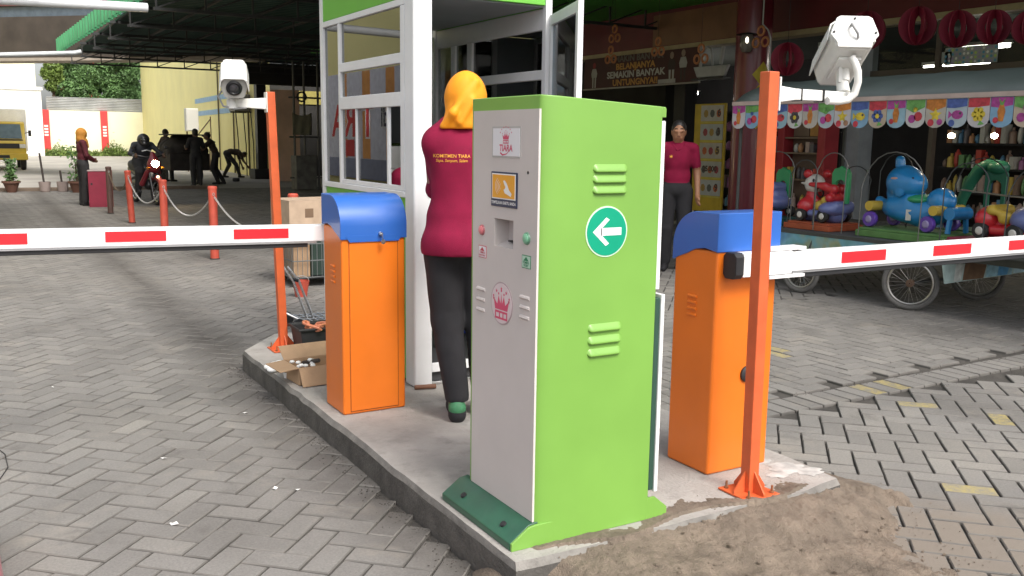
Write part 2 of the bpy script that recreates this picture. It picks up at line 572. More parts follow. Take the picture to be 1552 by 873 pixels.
# island slab with a rounded, chipped kerb
im = MB()
N = len(ISL); rings = []
def ring(off, z):
    c = Vector((2.25, 4.3)); out = []
    for x, y in ISL:
        d = Vector((c.x - x, c.y - y)).normalized(); out.append((x + d.x * off, y + d.y * off, z))
    return out
dense = []
for i in range(N):
    a = Vector(ISL[i]); b = Vector(ISL[(i + 1) % N]); n = max(1, int((b - a).length / .05))
    for k in range(n): dense.append(a + (b - a) * k / n)
def ring2(off, z, jit):
    out = []
    for p in dense:
        d = (Vector((2.25, 4.3)) - p).normalized()
        j = jit * (vnoise(np.array([p.x]), np.array([p.y]), 9)[0] - .5)
        out.append((p.x + d.x * (off + j), p.y + d.y * (off + j), z + j * .3))
    return out
rs = [ring2(0, -.03, .012), ring2(.004, .105, .014), ring2(.02, .13, .012)]
nd = len(dense); vv = sum(rs, [])
ff = [(i * nd + k, i * nd + (k + 1) % nd, (i + 1) * nd + (k + 1) % nd, (i + 1) * nd + k) for i in range(2) for k in range(nd)]
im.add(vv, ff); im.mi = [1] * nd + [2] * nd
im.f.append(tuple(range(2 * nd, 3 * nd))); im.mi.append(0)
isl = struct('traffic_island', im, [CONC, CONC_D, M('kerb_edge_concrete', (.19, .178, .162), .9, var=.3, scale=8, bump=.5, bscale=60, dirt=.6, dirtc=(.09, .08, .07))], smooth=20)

# sand heaped against the front of the island
SAND = M('loose_sand', (.190, .150, .114), .97, var=.30, scale=9, bump=1.0, bscale=190, dirt=.35, dirtc=(.15, .115, .085))
nx, ny = 330, 230
X, Y = np.meshgrid(np.linspace(1.36, 3.42, nx), np.linspace(1.05, 2.75, ny), indexing='ij')
edge = 2.46 + .03 * np.sin(X * 9)
d = edge - Y
zz = np.where(d < .42, .122 - .20 * np.clip(d, 0, 9), .038 - .030 * (d - .42))
zz = np.where(d < 0, .1385 + d * .11, zz)
right = 3.24 - .22 * np.clip(d, 0, 2) + .06 * np.sin(Y * 11) + .22 * (vnoise(X, Y, 5, 3) - .5) + .12 * (vnoise(X, Y, 15, 8) - .5)
zz -= np.clip((X - (right - .50)) * .16, 0, 1) + np.clip((X - (right - .02)) * .5, 0, 1)
left = 1.60 + .1 * np.clip(d, 0, 2) + .05 * np.sin(Y * 14)
zz -= np.clip((left - X) * .8, 0, 1)
am = np.where(d < 0.02, .55, 1.0)
zz += am * (.018 * (vnoise(X, Y, 6, 1) - .5) + .012 * (vnoise(X, Y, 17, 2) - .5) + .009 * np.abs(vnoise(X * 1.6, Y, 24, 4) - .5) + .008 * (vnoise(X, Y, 55, 5) - .5) + .007 * (vnoise(X, Y, 105, 6) - .5))
V = np.stack((X, Y, zz), -1).reshape(-1, 3)
F = []
for i in range(nx - 1):
    for j in range(ny - 1):
        a = i * ny + j; F.append((a, a + ny, a + ny + 1, a + 1))
sm = MB().add(V.tolist(), F)
so = part('sand_heap', sm, SAND, smooth=60); so['kind'] = 'stuff'
so['label'] = 'loose brown sand heaped against the front edge of the concrete island'; so['category'] = 'sand'
# clods of sand and grit
cl = MB()
for k in range(1500):
    x = rng.uniform(1.62, 3.45); y = rng.uniform(1.4, 2.62)
    d_ = 2.46 - y
    z = (.122 - .20 * d_ if d_ < .42 else .038 - .03 * (d_ - .42)) if d_ > 0 else .132
    rx_ = 3.27 - .22 * max(d_, 0)
    if x > rx_ - .5: z -= (x - rx_ + .5) * .16
    z = max(z, .0015)
    if x > rx_ + .35 * rng.random() ** 2 or (d_ < 0 and rng.random() < -d_ * 6): continue
    r = rng.uniform(.001, .0034) if rng.random() < .94 or x > rx_ - .1 else rng.uniform(.005, .009)
    cl.ell((x, y, z + .004 * (d_ > 0)), (r * 1.3, r, r * .8), 6)
co = part('sand_clods', cl, SAND); co['kind'] = 'stuff'; co['label'] = 'small clods scattered over the sand heap'; co['category'] = 'sand'
rs_ = np.random.default_rng(9)
sp_ = MB()
for cx_, cy_, r_ in ((2.93, 2.66, .085), (2.99, 2.58, .06), (2.84, 2.62, .05), (2.90, 2.78, .05)):
    a_ = [2 * math.pi * k / 22 for k in range(22)]; q_ = [r_ * (.75 + .5 * rs_.random()) for k in a_]
    sp_.add([(cx_, cy_, .1345)] + [(cx_ + q * math.cos(a), cy_ + .7 * q * math.sin(a), .1318) for a, q in zip(a_, q_)], [(0, 1 + k, 1 + (k + 1) % 22) for k in range(22)])
single('cement_splash', sp_, M('dry_white_cement', (.43, .42, .40), .95, var=.25, scale=20), 'dried white cement splash on the island corner beside the right-hand post', 'cement', smooth=60)
# dark soil and grit along the kerb and in the open joints
gr = MB()
for k in range(900):
    if k < 620: x, y = 1.44 - abs(rng.normal(0, .05)), rng.uniform(2.5, 6.1)
    elif k < 760: x, y = rng.uniform(4.2, 6.4), 3.80 + rng.normal(0, .02)
    else: x, y = rng.uniform(5.2, 7.2), 3.52 + rng.normal(0, .03)
    r = rng.uniform(.001, .0038)
    gr.ell((x, y, .001), (r * 1.4, r, r * .7), 6)
go = part('kerb_grit', gr, M('dark_grit', (.06, .052, .045), .95, var=.4, scale=40)); go['kind'] = 'stuff'
go['label'] = 'dark grit and soil lying along the kerb and in paver joints'; go['category'] = 'grit'
GREENBIT = M('weed_leaf', (.07, .13, .03), .7, var=.4, scale=30)
PAPER = M('white_paper', (.78, .77, .74), .7, var=.05)
for k, (x, y) in enumerate([(.70, 4.40), (1.05, 3.78), (1.13, 3.72), (.60, 3.60), (1.22, 4.95), (.35, 6.0)]):
    m = MB(); s = .009 + .006 * rng.random(); a = rng.uniform(0, 3)
    c, q = math.cos(a), math.sin(a)
    pts = [(-s, -s * .5, .004), (s, -s * .5, .002), (s * .9, s * .5, .007), (0, s * .6, .003), (-s, s * .5, .009)]
    m.add([(x + px * c - py * q, y + px * q + py * c, pz + .002) for px, py, pz in pts] + [(x + px * c - py * q, y + px * q + py * c, pz + .0005) for px, py, pz in pts],
          [(0, 1, 2, 3, 4), (9, 8, 7, 6, 5)] + [(i, (i + 1) % 5, 5 + (i + 1) % 5, 5 + i) for i in range(5)])
    single('paper_scrap', m, PAPER, 'tiny white paper scrap lying on the grey pavers left of the island', 'litter', 'paper scraps on the pavers', smooth=0)

# ================================================================ TICKET KIOSK
GREEN = M('kiosk_green_paint', (.178, .365, .062), .42, var=.07, scale=2.2, bump=.06, bscale=300, coat=.15, dirt=.10, dirtc=(.14, .26, .06))
KWHITE = M('kiosk_white_paint', (.58, .53, .505), .5, var=.05, scale=3, bump=.03, bscale=260, dirt=.12, dirtc=(.45, .4, .37))
DGREEN = M('dark_green_paint', (.018, .088, .048), .38, var=.2, scale=8, dirt=.3, dirtc=(.06, .10, .08), coat=.2)
WHITE = M('white_paint', (.80, .80, .79), .42, var=.04, scale=3, dirt=.08, dirtc=(.5, .48, .45))
BLACK = M('black_rubber', (.018, .018, .02), .6, var=.2)
STEEL = M('bright_steel', (.62, .62, .62), .28, 1.0, var=.1)
CROWN = M('crown_pink', (.62, .07, .15), .5, var=.05)
TEAL = M('sign_green', (.0, .30, .17), .35, var=.05)
PALE = M('pale_sticker', (.74, .73, .76), .35, var=.03)
NAVY = M('navy_sticker', (.02, .03, .08), .35)
AMBER = M('amber_print', (.80, .36, .03), .35, var=.05)

ki = thing('ticket_kiosk', 'tall light green and white parking ticket machine with left arrow sign, on the island corner', 'ticket machine', (1.83, 2.76, .13))
def ktop(x): return 1.645 - (x - 1.58) * .052
plan = [(2.066, 2.516), (2.066, 3.008), (1.595, 3.008), (1.5845, 2.998)] + [(1.5845, 2.545)]
for k in range(9):
    a = math.pi / 2 * k / 8
    plan.append((1.685 - .1005 * math.cos(a), 2.545 - .029 * math.sin(a)))
kb = MB(); n = len(plan)
kb.add([(x, y, .13) for x, y in plan] + [(x, y, ktop(x)) for x, y in plan],
       [(k, (k + 1) % n, n + (k + 1) % n, n + k) for k in range(n)] + [tuple(range(n))[::-1], tuple(range(n, 2 * n))])
kbody = part('body', kb, GREEN, ki, bevel=.004, seg=2, smooth=30)
cut = part('cut', MB().box(1.50, 1.655, 2.688, 2.824, 1.131, 1.232), GREEN)
bo_ = kbody.modifiers.new('slot', 'BOOLEAN'); bo_.operation = 'DIFFERENCE'; bo_.object = cut; bo_.solver = 'EXACT'
kbody.modifiers.move(1, 0)
cut.parent = kbody.parent; cut.location = (-1.83, -2.76, -.13)
dg = bpy.context.evaluated_depsgraph_get()
nm_ = bpy.data.meshes.new_from_object(kbody.evaluated_get(dg)); kbody.modifiers.clear(); kbody.data = nm_
bpy.data.objects.remove(cut)
m = MB(); m.prism([(2.064, 1.583), (2.084, 1.583), (2.084, 1.612), (2.080, 1.619), (2.064, 1.6195)], 'xz', 2.518, 2.992)
part('lid_lip', m, GREEN, ki, bevel=.003)
for y0, y1 in ((2.5175, 2.528), (2.985, 3.04)):
    m = MB(); m.prism([(1.490, .131), (1.67, .131), (1.67, .208), (1.588, .208), (1.560, .205), (1.490, .158)], 'xz', y0, y1)
    part('foot_flange', m, GREEN, ki, bevel=.002)
    m = MB(); m.prism([(2.03, .131), (2.157, .131), (2.157, .165), (2.100, .212), (2.03, .214)], 'xz', y0, y1)
    part('foot_flange', m, GREEN, ki, bevel=.002)
m = MB(); m.prism([(1.488, .132), (1.60, .132), (1.60, .214), (1.562, .208), (1.488, .157)], 'xz', 2.5285, 3.045)
fc = part('foot_cover', m, DGREEN, ki, bevel=.003)
nrm = Vector((-.055, 0, .078)).normalized()
for y in (2.63, 2.93):
    c = Vector((1.522, y, .1825))
    m = MB(); m.cyl(c - nrm * .004, c + nrm * .005, .013, .011, 12)
    part('bolt', m, BLACK, fc)
m = MB(); m.prism([(2.067, .132), (2.15, .132), (2.15, .16), (2.09, .205), (2.067, .205)], 'xz', 2.529, 2.984)
part('foot_cover', m, DGREEN, ki, bevel=.003)
# front panel with a recess
sy0, sy1, sz0, sz1 = 2.690, 2.822, 1.133, 1.230
m = MB(); xa, xb = 1.581, 1.592
m.box(xa, xb, 2.537, sy0, .212, 1.600); m.box(xa, xb, sy1, 2.982, .212, 1.600)
m.box(xa, xb, sy0, sy1, .212, sz0); m.box(xa, xb, sy0, sy1, sz1, 1.600)
part('front_panel', m, KWHITE, ki, smooth=0)
m = MB(); xd = 1.640
xl = xb + .0004
v = [(xl, sy0, sz0), (xl, sy1, sz0), (xl, sy1, sz1), (xl, sy0, sz1), (xd, sy0, sz0 + .02), (xd, sy1, sz0 + .02), (xd, sy1, sz1), (xd, sy0, sz1)]
m.add(v, [(0, 1, 5, 4), (1, 2, 6, 5), (2, 3, 7, 6), (3, 0, 4, 7), (4, 5, 6, 7)])
# the recess needs a cavity: a liner box standing proud of the body front
m2 = MB()
t_ = .006
xr = 1.5895
sl_ = part('ticket_slot', m, KWHITE, ki, smooth=0)
part('slot_mouth', MB().box(1.612, 1.638, sy0 + .008, sy1 - .045, sz0 + .0165, sz0 + .0215), BLACK, sl_, smooth=0)
FX = Vector((0, -1, 0)); FZ = Vector((0, 0, 1))
def fplate(name, y0, y1, z0, z1, mat, x=1.581, th=.002, par=ki, bev=0):
    return part(name, MB().box(x - th, x, y0, y1, z0, z1), mat, par, smooth=0, bevel=bev)
def on_front(y, z, x): return frame((x, y, z), FX, FZ)
def crown_mb(mb, mat4, s):
    """crown outline in the local XY plane: points, base band, dots"""
    def P(a, b): return mat4 @ Vector((a * s, b * s, 0))
    pts = [(-.46, -.12), (-.58, .30), (-.30, .08), (-.20, .42), (-.06, .12), (0, .52), (.06, .12), (.20, .42), (.30, .08), (.58, .30), (.46, -.12)]
    mb.add([P(a, b) for a, b in pts], [(0, 1, 2), (0, 2, 4), (2, 3, 4), (0, 4, 6, 10), (4, 5, 6), (10, 6, 8), (6, 7, 8), (10, 8, 9)])
    mb.add([P(a, b) for a, b in ((-.46, -.48), (.46, -.48), (.46, -.40), (-.46, -.40))], [(0, 1, 2, 3)])
    mb.add([P(a, b) for a, b in ((-.46, -.24), (.46, -.24), (.46, -.16), (-.46, -.16))], [(0, 1, 2, 3)])
    for a in (-.46, -.16, .10, .38):
        mb.add([P(a, -.40), P(a + .08, -.40), P(a + .08, -.24), P(a, -.24)], [(0, 1, 2, 3)])
    for a, b in ((-.58, .36), (-.20, .48), (0, .60), (.20, .48), (.58, .36)):
        mb.add([P(a + .05 * math.cos(q), b + .05 * math.sin(q)) for q in [i * math.pi / 4 for i in range(8)]], [tuple(range(8))])
def star_mb(mb, mat4, x, y, s, n=5):
    pts = [mat4 @ Vector((x + s * (1 if i % 2 == 0 else .42) * math.sin(i * math.pi / n), y + s * (1 if i % 2 == 0 else .42) * math.cos(i * math.pi / n), 0)) for i in range(2 * n)]
    mb.add(pts, [tuple(range(2 * n))])
scr = fplate('screen_frame', 2.648, 2.840, 1.440, 1.545, M('frame_grey', (.45, .43, .42), .4), th=.0015)
sc = fplate('logo_screen', 2.654, 2.834, 1.446, 1.539, PALE, x=1.5795, th=.001, par=scr)
m = MB(); f4 = on_front(2.744, 1.507, 1.5780)
crown_mb(m, f4, .040)
for k in range(7):
    a = math.pi * (.14 + .72 * k / 6)
    star_mb(m, f4, .042 * math.cos(a), .004 + .033 * math.sin(a), .0040)
pts = [f4 @ Vector((x, y, 0)) for x, y in ((-.036, -.048), (-.02, -.055), (.005, -.052), (.04, -.033), (.005, -.0555), (-.022, -.060), (-.040, -.052))]
m.add(pts, [(0, 1, 5, 6), (1, 2, 4, 5), (2, 3, 4)])
part('crown_logo', m, CROWN, scr, smooth=0)
part('logo_text', text_mesh('TIARA', .032, on_front(2.744, 1.472, 1.5776), bold=.0006, shear=.12), CROWN, scr)
rf = fplate('card_reader', 2.664, 2.842, 1.272, 1.392, NAVY, th=.004, bev=.003)
fplate('reader_border', 2.672, 2.834, 1.299, 1.386, WHITE, x=1.577, th=.0008, par=rf)
fplate('reader_window', 2.677, 2.829, 1.303, 1.382, AMBER, x=1.5762, th=.0008, par=rf)
f4 = on_front(2.753, 1.342, 1.5750)
m = MB()
for k, r in enumerate((.018, .028, .038, .048)):
    arc = [(-.005 - r * math.cos(a), r * .75 * math.sin(a)) for a in np.linspace(-.85, .85, 9)]
    for i in range(8):
        a, b = arc[i], arc[i + 1]
        m.add([f4 @ Vector((a[0], a[1], 0)), f4 @ Vector((b[0], b[1], 0)), f4 @ Vector((b[0] - .0025, b[1], 0)), f4 @ Vector((a[0] - .0025, a[1], 0))], [(0, 1, 2, 3)])
hand = [(.000, .020), (.010, .022), (.024, .012), (.040, -.010), (.058, -.022), (.052, -.032), (.030, -.026), (.012, -.022), (.002, -.010), (.010, -.008), (.016, .000), (.006, .010)]
m.add([f4 @ Vector((a, b, 0)) for a, b in hand], [tuple(range(len(hand)))])
part('card_hand_icon', m, WHITE, rf, smooth=0)
part('reader_text', text_mesh('TEMPELKAN KARTU ANDA', .0145, on_front(2.753, 1.286, 1.5764), bold=.0003, sx=.95), WHITE, rf)
for nm, y, z, c, r in (('red_button', 2.910, 1.180, (.65, .06, .08), .015), ('green_button', 2.600, 1.179, (.08, .42, .20), .017)):
    b_ = part(nm, MB().cyl((1.582, y, z), (1.576, y, z), r + .005, r + .003, 20), M(nm + '_ring', tuple(v * .45 + .1 for v in c), .35), ki)
    part('button_cap', MB().lathe([(r, 0), (r, -.003), (r * .7, -.006), (0, -.007)], (1.576, y, z), 20, 'x'), M(nm + '_cap', tuple(v * .8 + .15 for v in c), .3), b_)
for nm, yc, zc, c, s in (('red_label', 2.906, 1.102, (.50, .04, .06), 'BANTUAN'), ('green_label', 2.601, 1.101, (.02, .22, .10), 'TICKET')):
    lm = M(nm + '_ink', c, .4)
    pl = fplate(nm, yc - .028, yc + .028, zc - .022, zc + .022, lm, th=.001)
    fplate('label_field', yc - .0255, yc + .0255, zc - .0195, zc + .0195, PALE if 'red' in nm else M('mint', (.45, .66, .52), .4), x=1.5799, th=.0006, par=pl)
    f4 = on_front(yc, zc, 1.5790)
    m = MB(); m.add([f4 @ Vector(q) for q in ((-.017, .003, 0), (.017, .003, 0), (0, .017, 0))], [(0, 1, 2)])
    part('label_arrow', m, lm, pl, smooth=0)
    part('label_text', text_mesh('TOMBOL', .0105, on_front(yc, zc - .003, 1.5788), bold=.0003), lm, pl)
    part('label_text', text_mesh(s, .0095, on_front(yc, zc - .013, 1.5788), bold=.0003), lm, pl)
oy, oz = 2.762, .935
part('emblem_rim', MB().lathe([(.076, 0), (.076, -.0015), (0, -.0015)], (1.581, oy, oz), 40, 'x'), M('rim', (.42, .32, .33), .4), ki)
em = part('crown_emblem', MB().lathe([(.071, 0), (.071, -.001), (0, -.001)], (1.5794, oy, oz), 40, 'x'), M('emblem_pink', (.66, .55, .56), .4), ki)
f4 = on_front(oy, oz - .012, 1.5782); m = MB(); crown_mb(m, f4, .094)
for k in range(5):
    a = math.pi * (.08 + .84 * k / 4)
    star_mb(m, f4, .055 * math.cos(a), .012 + .052 * math.sin(a), .0085)
part('emblem_crown', m, CROWN, em, smooth=0)
part('keyhole', MB().cyl((1.583, 2.600, 1.395), (1.580, 2.600, 1.395), .0055, n=12), BLACK, ki)
for yc, zs in ((2.914, (.965, .927, .889)), (2.606, (.980, .946, .912))):
    for z in zs:
        m = MB(); m.prism([(1.5815, z - .009), (1.5745, z - .002), (1.5765, z + .004), (1.5815, z + .007)], 'xz', yc - .030, yc + .030)
        part('louver', m, KWHITE, ki, bevel=.001)
def louver_y(par, x0, x1, z, h, mat, y=2.516, d=.012):
    """pressed louver: a soft hood that bulges out and drops back under its lower lip"""
    m = MB(); nu, nv_ = 22, 9; v = []
    for i in range(nu + 1):
        u = i / nu; e = min(u, 1 - u) / .10; e = min(1, e); e = math.sin(e * math.pi / 2) ** .6
        for j in range(nv_ + 1):
            w = j / nv_
            prof_ = (0, .75, .97, 1, .93, .80, .62, .42, .20, 0)[j]
            zz2 = z + h * (0, .03, .10, .20, .32, .46, .60, .75, .89, 1)[j]
            zz2 = z + h / 2 + (zz2 - z - h / 2) * (.35 + .65 * e)
            v.append((x0 + (x1 - x0) * u, y + .0005 - d * prof_ * e, zz2))
    f = [(i * (nv_ + 1) + j, (i + 1) * (nv_ + 1) + j, (i + 1) * (nv_ + 1) + j + 1, i * (nv_ + 1) + j + 1) for i in range(nu) for j in range(nv_)]
    return part('louver', m.add(v, f), mat, par, smooth=70)
for x0, x1, zs in ((1.780, 1.921, (1.397, 1.362, 1.326)), (1.776, 1.917, (.858, .815, .772))):
    for z in zs: louver_y(ki, x0, x1, z, .029, GREEN)
ar = part('arrow_sign', MB().lathe([(.086, 0), (.086, -.002), (0, -.002)], (1.842, 2.516, 1.200), 48, 'y'), M('sign_rim', (.55, .72, .55), .35), ki)
part('sign_face', MB().lathe([(.081, 0), (.081, -.001), (0, -.001)], (1.842, 2.5138, 1.200), 48, 'y'), TEAL, ar)
m = MB(); c0 = (1.842, 1.200); y = 2.5122
for poly in ([(-.058, .0), (-.004, .048), (.010, .040), (-.020, .013), (-.020, -.013), (.010, -.040), (-.004, -.048)], [(-.024, .013), (.060, .013), (.060, -.013), (-.024, -.013)]):
    m.add([(c0[0] + a, y, c0[1] + b) for a, b in poly], [tuple(range(len(poly)))])
part('arrow', m, WHITE, ar, smooth=0)
part('upper_rear_door', MB().box(2.0675, 2.086, 2.522, 2.99, .985, 1.572), WHITE, ki, bevel=.003)
part('lower_rear_door', MB().box(2.092, 2.108, 2.515, 3.00, .232, .967), WHITE, ki, bevel=.004)
part('door_gasket', MB().box(2.0675, 2.0915, 2.520, 2.99, .240, .955), M('gasket', (.02, .06, .04), .6), ki, bevel=.004)

# ================================================================ BARRIER GATES
ORANGE = M('orange_paint', (.70, .16, .010), .40, var=.07, scale=2.5, bump=.06, bscale=260, coat=.15, dirt=.12, dirtc=(.50, .13, .02))
BLUE = M('blue_paint', (.025, .118, .44), .35, var=.05, scale=3, coat=.3)
RED = M('red_reflector', (.72, .02, .03), .35, var=.06, scale=20)
ARMW = M('white_aluminium', (.80, .80, .80), .35, var=.03, scale=5)
GREYAL = M('grey_aluminium', (.45, .45, .46), .35, .6, var=.1)
def barrier(label, loc, rz, tilt, stripes, cap):
    b = thing('barrier_gate', label, 'barrier gate', loc, rz, 'boom barrier gates')
    def p(n, mb, mat, par=b, **k): return part(n, mb, mat, par, world=False, **k)
    p('cabinet', MB().box(-.168, .168, -.130, .130, 0, .940), ORANGE, bevel=.012, seg=3)
    arc = [(-.139, .880)] + [(.010 - .149 * math.cos(a), .945 + .148 * math.sin(a)) for a in np.linspace(0, math.pi / 2, 12)]
    prof = arc + [(.136, 1.093), (.136, .935), (.06, .947), (.0, .938), (-.05, .915), (-.10, .897)]
    m = MB(); m.prism(prof, 'yz', -.1745, .1745)
    hood = p('hood', m, BLUE, bevel=.004)
    m = MB(); m.prism([(-.150, .90), (-.128, .868), (.128, .868), (.150, .90)], 'xz', -.141, -.136)
    p('hood_lip', m, BLUE, hood)
    d = p('door', MB().box(-.128, .125, -.1335, -.125, .018, .868), ORANGE, bevel=.002)
    p('door_gap', MB().box(-.1315, .1285, -.1308, -.120, .014, .8705), M('gap_shade', (.25, .055, .006), .6), d, smooth=0)
    lk = p('lock', MB().cyl((.03, -.141, .905), (.03, -.156, .905), .011, .009, 14), STEEL)
    m = MB(); m.cyl((.03, -.155, .905), (.03, -.172, .905), .0035, n=8); m.box(.0285, .0315, -.175, -.166, .876, .908)
    m.lathe([(.002, -.002), (.012, -.002), (.012, .002), (.002, .002)], (.034, -.170, .868), 12, 'y')
    p('key', m, STEEL, lk)
    sx = -.168 if rz == 0 else .168
    sg = -1 if rz == 0 else 1
    for k in range(4):
        z = .655 + k * .026
        m = MB(); y0, y1 = (-.034, .020)
        m.prism([(sx, z), (sx + sg * .007, z + .003), (sx + sg * .007, z + .010), (sx, z + .014)], 'xz', y0, y1)
        p('louver', m, ORANGE, bevel=.0015)
    # boom, along local -x behind the cabinet
    ya = .168
    p('drive_shaft', MB().cyl((-.02 if cap else -.02, .13, .885), (-.02, ya - .01, .885), .03, n=20), GREYAL)
    hx = .135 if cap else .05
    m = MB()
    hold = p('boom_holder', MB().box(-.185 if cap else -.16, hx - .045, ya - .034, ya + .030, .838, .935), ARMW, bevel=.004)
    if cap:
        p('holder_cap', MB().prism([(ya - .040, .850), (ya - .025, .832), (ya + .02, .832), (ya + .034, .850), (ya + .034, .922), (ya + .02, .938), (ya - .025, .938), (ya - .040, .922)], 'yz', hx - .045, hx), BLACK, hold, bevel=.003)
        for z0, z1 in ((.937, .950), (.822, .836)):
            p('clamp', MB().box(-.262, -.058, ya - .042, ya + .03, z0, z1), ARMW, hold, bevel=.002)
    x0, x1 = -.14, -2.55
    T = Matrix.Translation((-.02, 0, .885)) @ Matrix.Rotation(tilt, 4, 'Y') @ Matrix.Translation((.02, 0, -.885))
    m = MB(); m.box(x1, x0, ya - .024, ya + .024, .846, .930); m.xf(T)
    arm = p('boom', m, ARMW, bevel=.005, seg=3)
    m = MB(); m.box(x1, x0 - .06, ya - .027, ya + .02, .838, .8455); m.xf(T); p('boom_rail', m, GREYAL, arm, smooth=0)
    m = MB(); m.box(x1, x0 - .10, ya - .016, ya + .012, .816, .8378); m.xf(T); p('rubber_edge', m, BLACK, arm, bevel=.004)
    for s0, s1 in stripes:
        m = MB(); m.box(-s1, -s0, ya - .0262 if rz else ya - .0262, ya - .0242, .866, .914)
        if rz: m = MB(); m.box(-s1, -s0, ya + .0242, ya + .0262, .866, .914)
        m.xf(T); p('red_reflector', m, RED, arm, smooth=0)
    return b
b1 = barrier('orange barrier gate with blue hood and key, beside the white booth column', (1.703, 4.385, .13), 0, R(1.0), [(.343, .613), (.924, 1.187), (1.50, 1.78), (2.08, 2.36)], False)
b2 = barrier('orange barrier gate with blue hood, right of the green ticket machine', (2.738, 2.885, .13), math.pi, R(-.1), [(.488, .775), (1.11, 1.394), (1.70, 1.99), (2.3, 2.5)], True)
m = MB(); m.ell((2.741, 2.7545, .545), (.012, .012, .030), 16); m.box(2.705, 2.72, 2.748, 2.756, .53, .56)
m = MB(); m.lathe([(.034, 0), (.034, -.010), (.022, -.017), (0, -.018)], (2.762, 2.756, .545), 24, 'y')
part('rubber_plug', m, BLACK, b2)

# ================================================================ CAMERA POSTS AND CAMERAS
def post(label, x, y, top, w=.051, lean=(0, 0)):
    b = thing('camera_post', label, 'post', (x, y, .13), 0, 'orange camera posts')
    mt = M('orange_red_paint', (.60, .11, .032), .5, var=.12, scale=10, dirt=.2, dirtc=(.35, .12, .06), bump=.08, bscale=150)
    h = w / 2
    m = MB(); m.add([(x + sx * h + lean[0] * u, y + sy * h + lean[1] * u, z) for z, u in ((.136, 0), (top, 1)) for sx, sy in ((-1, -1), (1, -1), (1, 1), (-1, 1))],
                    [(3, 2, 1, 0), (4, 5, 6, 7)] + [(k, (k + 1) % 4, 4 + (k + 1) % 4, 4 + k) for k in range(4)])
    part('shaft', m, mt, b, bevel=.004)
    bp = part('base_plate', MB().box(x - .085, x + .085, y - .085, y + .085, .131, .139), mt, b, bevel=.002)
    for sx, sy in ((-1, 0), (1, 0), (0, -1), (0, 1)):
        m = MB()
        if sx: m.prism([(x + sx * h, .1395), (x + sx * .082, .1395), (x + sx * .082, .15), (x + sx * h, .225)], 'xz', y - .003, y + .003)
        else: m.prism([(y + sy * h, .1395), (y + sy * .082, .1395), (y + sy * .082, .15), (y + sy * h, .225)], 'yz', x - .003, x + .003)
        part('gusset', m, mt, b, smooth=0)
    for sx in (-1, 1):
        for sy in (-1, 1):
            c = (x + sx * .062, y + sy * .062)
            m = MB(); m.cyl((*c, .1395), (*c, .147), .009, n=6); m.cyl((*c, .147), (*c, .170), .0045, n=8)
            part('bolt', m, M('rusty_bolt', (.30, .14, .07), .6, .5), bp)
    return b
post('orange square camera post in front of the right-hand barrier gate', 2.592, 2.535, 1.762, lean=(-.014, 0))
post('orange square camera post at the far end of the island, by the cardboard box', 1.700, 5.830, 1.775, lean=(-.045, 0))
CAMW = M('camera_ivory_paint', (.74, .73, .69), .42, var=.05, scale=12, dirt=.12, dirtc=(.4, .38, .34))
def cctv(label, mat4, scale=1.0):
    """housing looks along local +Y; base = bracket foot"""
    b = thing('security_camera', label, 'security camera', tuple(mat4.translation), 0, 'box security cameras on the orange posts')
    mm = mat4 @ Matrix.Scale(scale, 4)
    def P(n, mb, mat, par=b, **k): mb.xf(mm); return part(n, mb, mat, par, **k)
    oc = [(-.062, -.045), (-.050, -.058), (.050, -.058), (.062, -.045), (.078, .012), (.066, .052), (.050, .062), (-.050, .062), (-.066, .052), (-.078, .012)]
    P('housing', MB().prism(oc, 'xz', -.14, .15), CAMW, bevel=.005)
    sh = [(-.086, -.004), (-.073, .060), (-.055, .074), (.055, .074), (.073, .060), (.086, -.004), (.082, -.004), (.069, .057), (.052, .069), (-.052, .069), (-.069, .057), (-.082, -.004)]
    m = MB(); n = len(sh)
    m.add([(a, y, c) for y in (-.10, .185) for a, c in sh], [(k, (k + 1) % n, n + (k + 1) % n, n + k) for k in range(n)] + [(i, i + 1, n - 2 - i, n - 1 - i) for i in range(5)] + [(n + i, n + i + 1, n + n - 2 - i, n + n - 1 - i) for i in range(5)])
    P('sun_shield', m, CAMW)
    fr = P('front_bezel', MB().prism([(a * .97, c * .97) for a, c in oc], 'xz', .1502, .160), M('bezel', (.50, .49, .46), .5), bevel=.003)
    P('lens_ring', MB().lathe([(.030, 0), (.044, 0), (.046, .006), (.034, .012), (.030, .006)], (0, .1605, .008), 28, 'y'), M('lens_black', (.02, .02, .022), .3), fr)
    P('lens', MB().lathe([(.032, 0), (.024, .006), (0, .009)], (0, .1605, .008), 24, 'y'), M('lens_glass', (.05, .05, .055), .08, coat=1), fr)
    rp = P('rear_plate', MB().prism([(-.058, -.055), (.058, -.055), (.062, -.035), (.084, -.005), (.080, .010), (.062, .060), (.048, .068), (-.048, .068), (-.062, .060), (-.080, .010), (-.084, -.005), (-.062, -.035)], 'xz', -.150, -.1402), CAMW, bevel=.004)
    for x, z in ((-.072, .002), (.072, .002), (0, .056)):
        P('screw', MB().cyl((x, -.150, z), (x, -.1535, z), .0045, n=8), BLACK, rp)
    P('cable', MB().tube([(-.012, -.150, .03), (-.014, -.168, .026), (-.006, -.172, .006), (.006, -.166, -.010), (.010, -.155, -.022)], .005, 8), M('cable_grey', (.30, .30, .30), .5), rp)
    P('underplate', MB().box(-.040, .040, -.085, .085, -.070, -.0585), CAMW, bevel=.003)
    P('swivel', MB().cyl((0, 0, -.070), (0, 0, -.115), .020, n=16), CAMW)
    P('hinge', MB().prism([(-.028, -.070), (.028, -.070), (.018, -.125), (-.018, -.125)], 'yz', -.024, -.012), CAMW)
    return b, P
